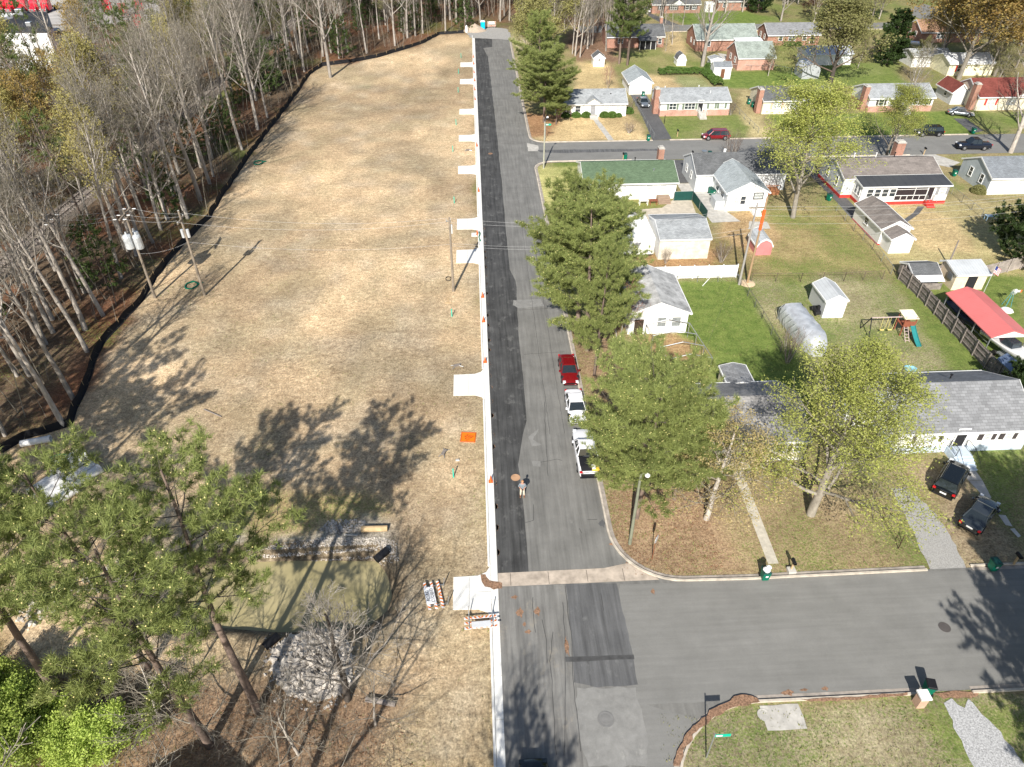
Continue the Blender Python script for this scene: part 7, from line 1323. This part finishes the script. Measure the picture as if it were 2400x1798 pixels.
X,Y=g('D',2068,1135); mb=MB(); mb.lathe((X,Y,0),[(.7,0),(.75,.1),(.6,.22),(.1,.26)],8); tag(mb.build('white_cover',WHITE),'white octagonal tank lid on the lawn beside the windmill','lid')
X,Y=g('D',1882,985); t=thing('flagpole','flagpole with a hanging stars and stripes flag before the board fence','flagpole',(X,Y,0)); Hf=HT(X,Y,622); mb=MB(); mb.tube((X,Y,0),(X,Y,Hf),.035,.025,8); mb.build('pole',ALU,t)
def flag():
    nx_,nz_=8,13; V=[];F={0:[],1:[],2:[]}; top=Hf-.1; fh,fw=.95,1.4
    P_=lambda i,j:(X+.04+fw*.62*i/nx_, Y+.09*math.sin(i*1.1), top-fh*j/nz_-.55*(i/nx_)**1.1)
    for c,m,nm in ((0,mk('flag_red',(.5,.03,.04),.8),'red_stripes'),(1,mk('flag_white',(.75,.75,.75),.8),'white_stripes'),(2,mk('flag_blue',(.03,.05,.2),.8),'blue_canton')):
        mb=MB()
        for j in range(nz_):
            for i in range(nx_):
                cc=2 if (i<3 and j<7) else j%2
                if cc==c: mb.poly([P_(i,j),P_(i+1,j),P_(i+1,j+1),P_(i,j+1)])
        mb.build(nm,m,t)
flag()
def picnic(o_,x,y,m,label,w=1.6,nm='garden_table'): X,Y=g(o_,x,y); t=thing(nm,label,'table',(X,Y,0)); mb=MB(); mb.box(X-w/2,X+w/2,Y-.4,Y+.4,.7,.76); mb.build('tabletop',m,t); [MB().box(X+a-.04,X+a+.04,Y+b-.04,Y+b+.04,0,.7).build('leg',m,t) for a in (-w/2+.1,w/2-.1) for b in (-.3,.3)]
picnic('D',1935,400,mk('sky_blue_plastic',(.35,.5,.6),.5),'pale blue table in the shade of the dark evergreen',1.8); picnic('C',1210,275,RW,'small brown wooden table beside the brown steps',1.2); picnic('C',1130,275,WHITE,'white metal bench table behind the green roofed house',1.4)
X,Y=g('F',1290,95); mb=MB(); mb.lathe((X,Y,0),[(.65,0),(.7,.18),(.62,.2),(.58,.06)],16); tag(mb.build('paddling_pool',mk('pool_blue',(.25,.5,.6),.4,var=.4)),'pale blue paddling pool on the grass behind the grey shingle house','paddling pool')
X,Y=g('E',1785,170); mb=MB(); mb.box(X-.6,X+.6,Y-.5,Y+.5,0,.22); o=mb.build('sandbox',DARK); tag(o,'dark square fire pit box on the bright green lawn','fire pit'); mb=MB(); mb.box(X-.35,X+.35,Y-.25,Y+.25,.22,.3); mb.build('ash',CONC,o)
for o_,x,y,h_,l in (('E',1452,125,1.6,'short dark post at the edge of the lawn behind the grey roofed house'),('E',805,75,1.5,'short dark post among the roadside pines'),('A',1300,1000,1.4,'black lamp post on the lawn of the white and brick house')): X,Y=g(o_,x,y); mb=MB(); mb.tube((X,Y,0),(X,Y,h_),.06,n=8); mb.lathe((X,Y,h_),[(.08,0),(.1,.1),(.02,.18)],8); tag(mb.build('garden_post',BLACK),l,'post')
X,Y=g('D',535,1150); t=thing('ride_on_mower','dark ride-on mower parked against the white shed','mower',(X,Y,0)); mb=MB(); mb.tbox(X-.5,X+.5,Y-.8,Y+.8,.25,.6,.1); mb.build('body',DARK,t); mb=MB(); mb.tbox(X-.25,X+.25,Y-.3,Y+.15,.6,1.05,.06); mb.build('seat',BLACK,t)
for a in (-.45,.45):
    for b in (-.6,.6): mb=MB(); mb.tube((X+a,Y+b,.28),(X+a*1.3,Y+b,.28),.28,n=12); mb.build('wheel',TYRE,t)
t=thing('stepping_ladder_post','',"post") if 0 else None
X,Y=g('C',1655,880); a=g('C',1610,935); b=g('C',1705,845); mb=MB(); mb.tube((*a,.05),(*b,.4),.05); tag(mb.build('white_plank',WHITE),'white pole leaning across the foot of the white vinyl fence','pole')
# ================================================================ PERSON
X,Y=3.06,42.17
t=thing('person','person in a grey shirt and cream trousers standing in the lane with forearms raised','person',(X,Y,.045))
SKIN=mk('skin',(.62,.33,.23),.6,var=.05); SHIRT=mk('grey_checked_shirt',(.2,.23,.26),.9,var=.25,scale=18); TROU=mk('cream_trousers',(.66,.6,.47),.9,var=.08); HAIR=mk('fair_hair',(.45,.22,.11),.9,var=.2); SHOE=mk('tan_shoes',(.2,.1,.05),.7)
def skin(name,verts,edges,rad,mat,root=0,lv=2):
    me=bpy.data.meshes.new(name); me.from_pydata(verts,edges,[]); me.materials.append(mat); o=link(name,me,t); m=o.modifiers.new('skin','SKIN'); m.use_smooth_shade=True
    if not me.skin_vertices: return o
    for i,r_ in enumerate(rad): me.skin_vertices[0].data[i].radius=(r_,r_) if not isinstance(r_,tuple) else r_; me.skin_vertices[0].data[i].use_root=(i==root)
    s=o.modifiers.new('sub','SUBSURF'); s.levels=lv; s.render_levels=lv; return o
v=[(0,0,.98),(0,0,1.15),(0,.0,1.38),(0,0,1.5),(0,-.01,1.58),(0,-.02,1.67),(0,-.01,1.78)]; e=[(0,1),(1,2),(2,3),(3,4),(4,5),(5,6)]; rd=[(.17,.12),(.165,.11),(.19,.12),.07,.065,(.085,.1),.075]
for s in (-1,1):
    b=len(v); v+=[(s*.1,0,.9),(s*.13,-.01,.5),(s*.15,.02,.09),(s*.17,-.16,.04)]; e+=[(0,b),(b,b+1),(b+1,b+2),(b+2,b+3)]; rd+=[.1,.065,.045,.04]
    b=len(v); v+=[(s*.2,0,1.44),(s*.3,.03,1.18),(s*.16,-.24,1.16),(s*.12,-.31,1.17)]; e+=[(2,b),(b,b+1),(b+1,b+2),(b+2,b+3)]; rd+=[.065,.048,.03,.035]
    pm=b+3
    for k,(dx,l) in enumerate([(-.03,.07),(-.01,.085),(.01,.08),(.03,.065)]): c=len(v); v+=[(s*.12+dx,-.35,1.175),(s*.12+dx*1.1-s*.01,-.35-l*.5,1.165),(s*.1+dx,-.35-l*.7,1.135)]; e+=[(pm,c),(c,c+1),(c+1,c+2)]; rd+=[.01,.009,.008]
    c=len(v); v+=[(s*.08,-.33,1.19),(s*.06,-.36,1.2)]; e+=[(pm,c),(c,c+1)]; rd+=[.012,.01]
skin('body',v,e,rd,SKIN)
skin('shirt',[(0,0,.95),(0,0,1.15),(0,0,1.38),(0,0,1.48),(-.21,0,1.43),(-.31,.03,1.18),(-.24,-.1,1.17),(.21,0,1.43),(.31,.03,1.18),(.24,-.1,1.17)],[(0,1),(1,2),(2,3),(2,4),(4,5),(5,6),(2,7),(7,8),(8,9)],[(.2,.145),(.19,.13),(.215,.145),.1,.09,.07,.055,.09,.07,.055],SHIRT,1)
skin('trousers',[(0,0,.97),(-.1,0,.88),(-.13,-.01,.5),(-.15,.02,.12),(.1,0,.88),(.13,-.01,.5),(.15,.02,.12)],[(0,1),(1,2),(2,3),(0,4),(4,5),(5,6)],[(.18,.13),.115,.085,.075,.115,.085,.075],TROU)
mb=MB(); mb.lathe((0,.015,1.735),[(.1,-.03),(.108,.03),(.09,.09),(.04,.125)],12); o=mb.build('hair',HAIR,None,True); o.parent=t
for s in (-1,1): mb=MB(); mb.tbox(s*.16-.05,s*.16+.05,-.24,.07,0,.1,.02); o=mb.build('shoe',SHOE,None); o.parent=t
for s in (-1,1): mb=MB(); mb.lathe((s*.032,-.115,1.715),[(.004,-.008),(.012,0),(.004,.008)],6); o=mb.build('eye',DARK,None); o.parent=t; mb=MB(); mb.tbox(s*.09-.012,s*.09+.012,-.03,.02,1.68,1.74,.003); o=mb.build('ear',SKIN,None); o.parent=t
mb=MB(); mb.tbox(-.015,.015,-.14,-.1,1.67,1.71,.004); o=mb.build('nose',SKIN,None); o.parent=t; mb=MB(); mb.box(-.03,.03,-.118,-.108,1.638,1.648); o=mb.build('mouth',REDP,None); o.parent=t
t.scale=(1.02,1.02,1.02); t.rotation_euler=(0,0,R(-4))
t=thing('drone_controller','small dark remote controller held in the hands of the person','controller',(X,Y-.4,1.2)); mb=MB(); mb.box(X-.1,X+.1,Y-.46,Y-.36,1.2,1.23); mb.build('body',BLACK,t); mb=MB(); [mb.tube((X+a,Y-.4,1.23),(X+a*1.2,Y-.52,1.3),.006) for a in (-.06,.06)]; mb.build('antenna',BLACK,t)
# tidy: every empty parent keeps its children
print('objects',len(bpy.data.objects),'time',time.time()-T0)
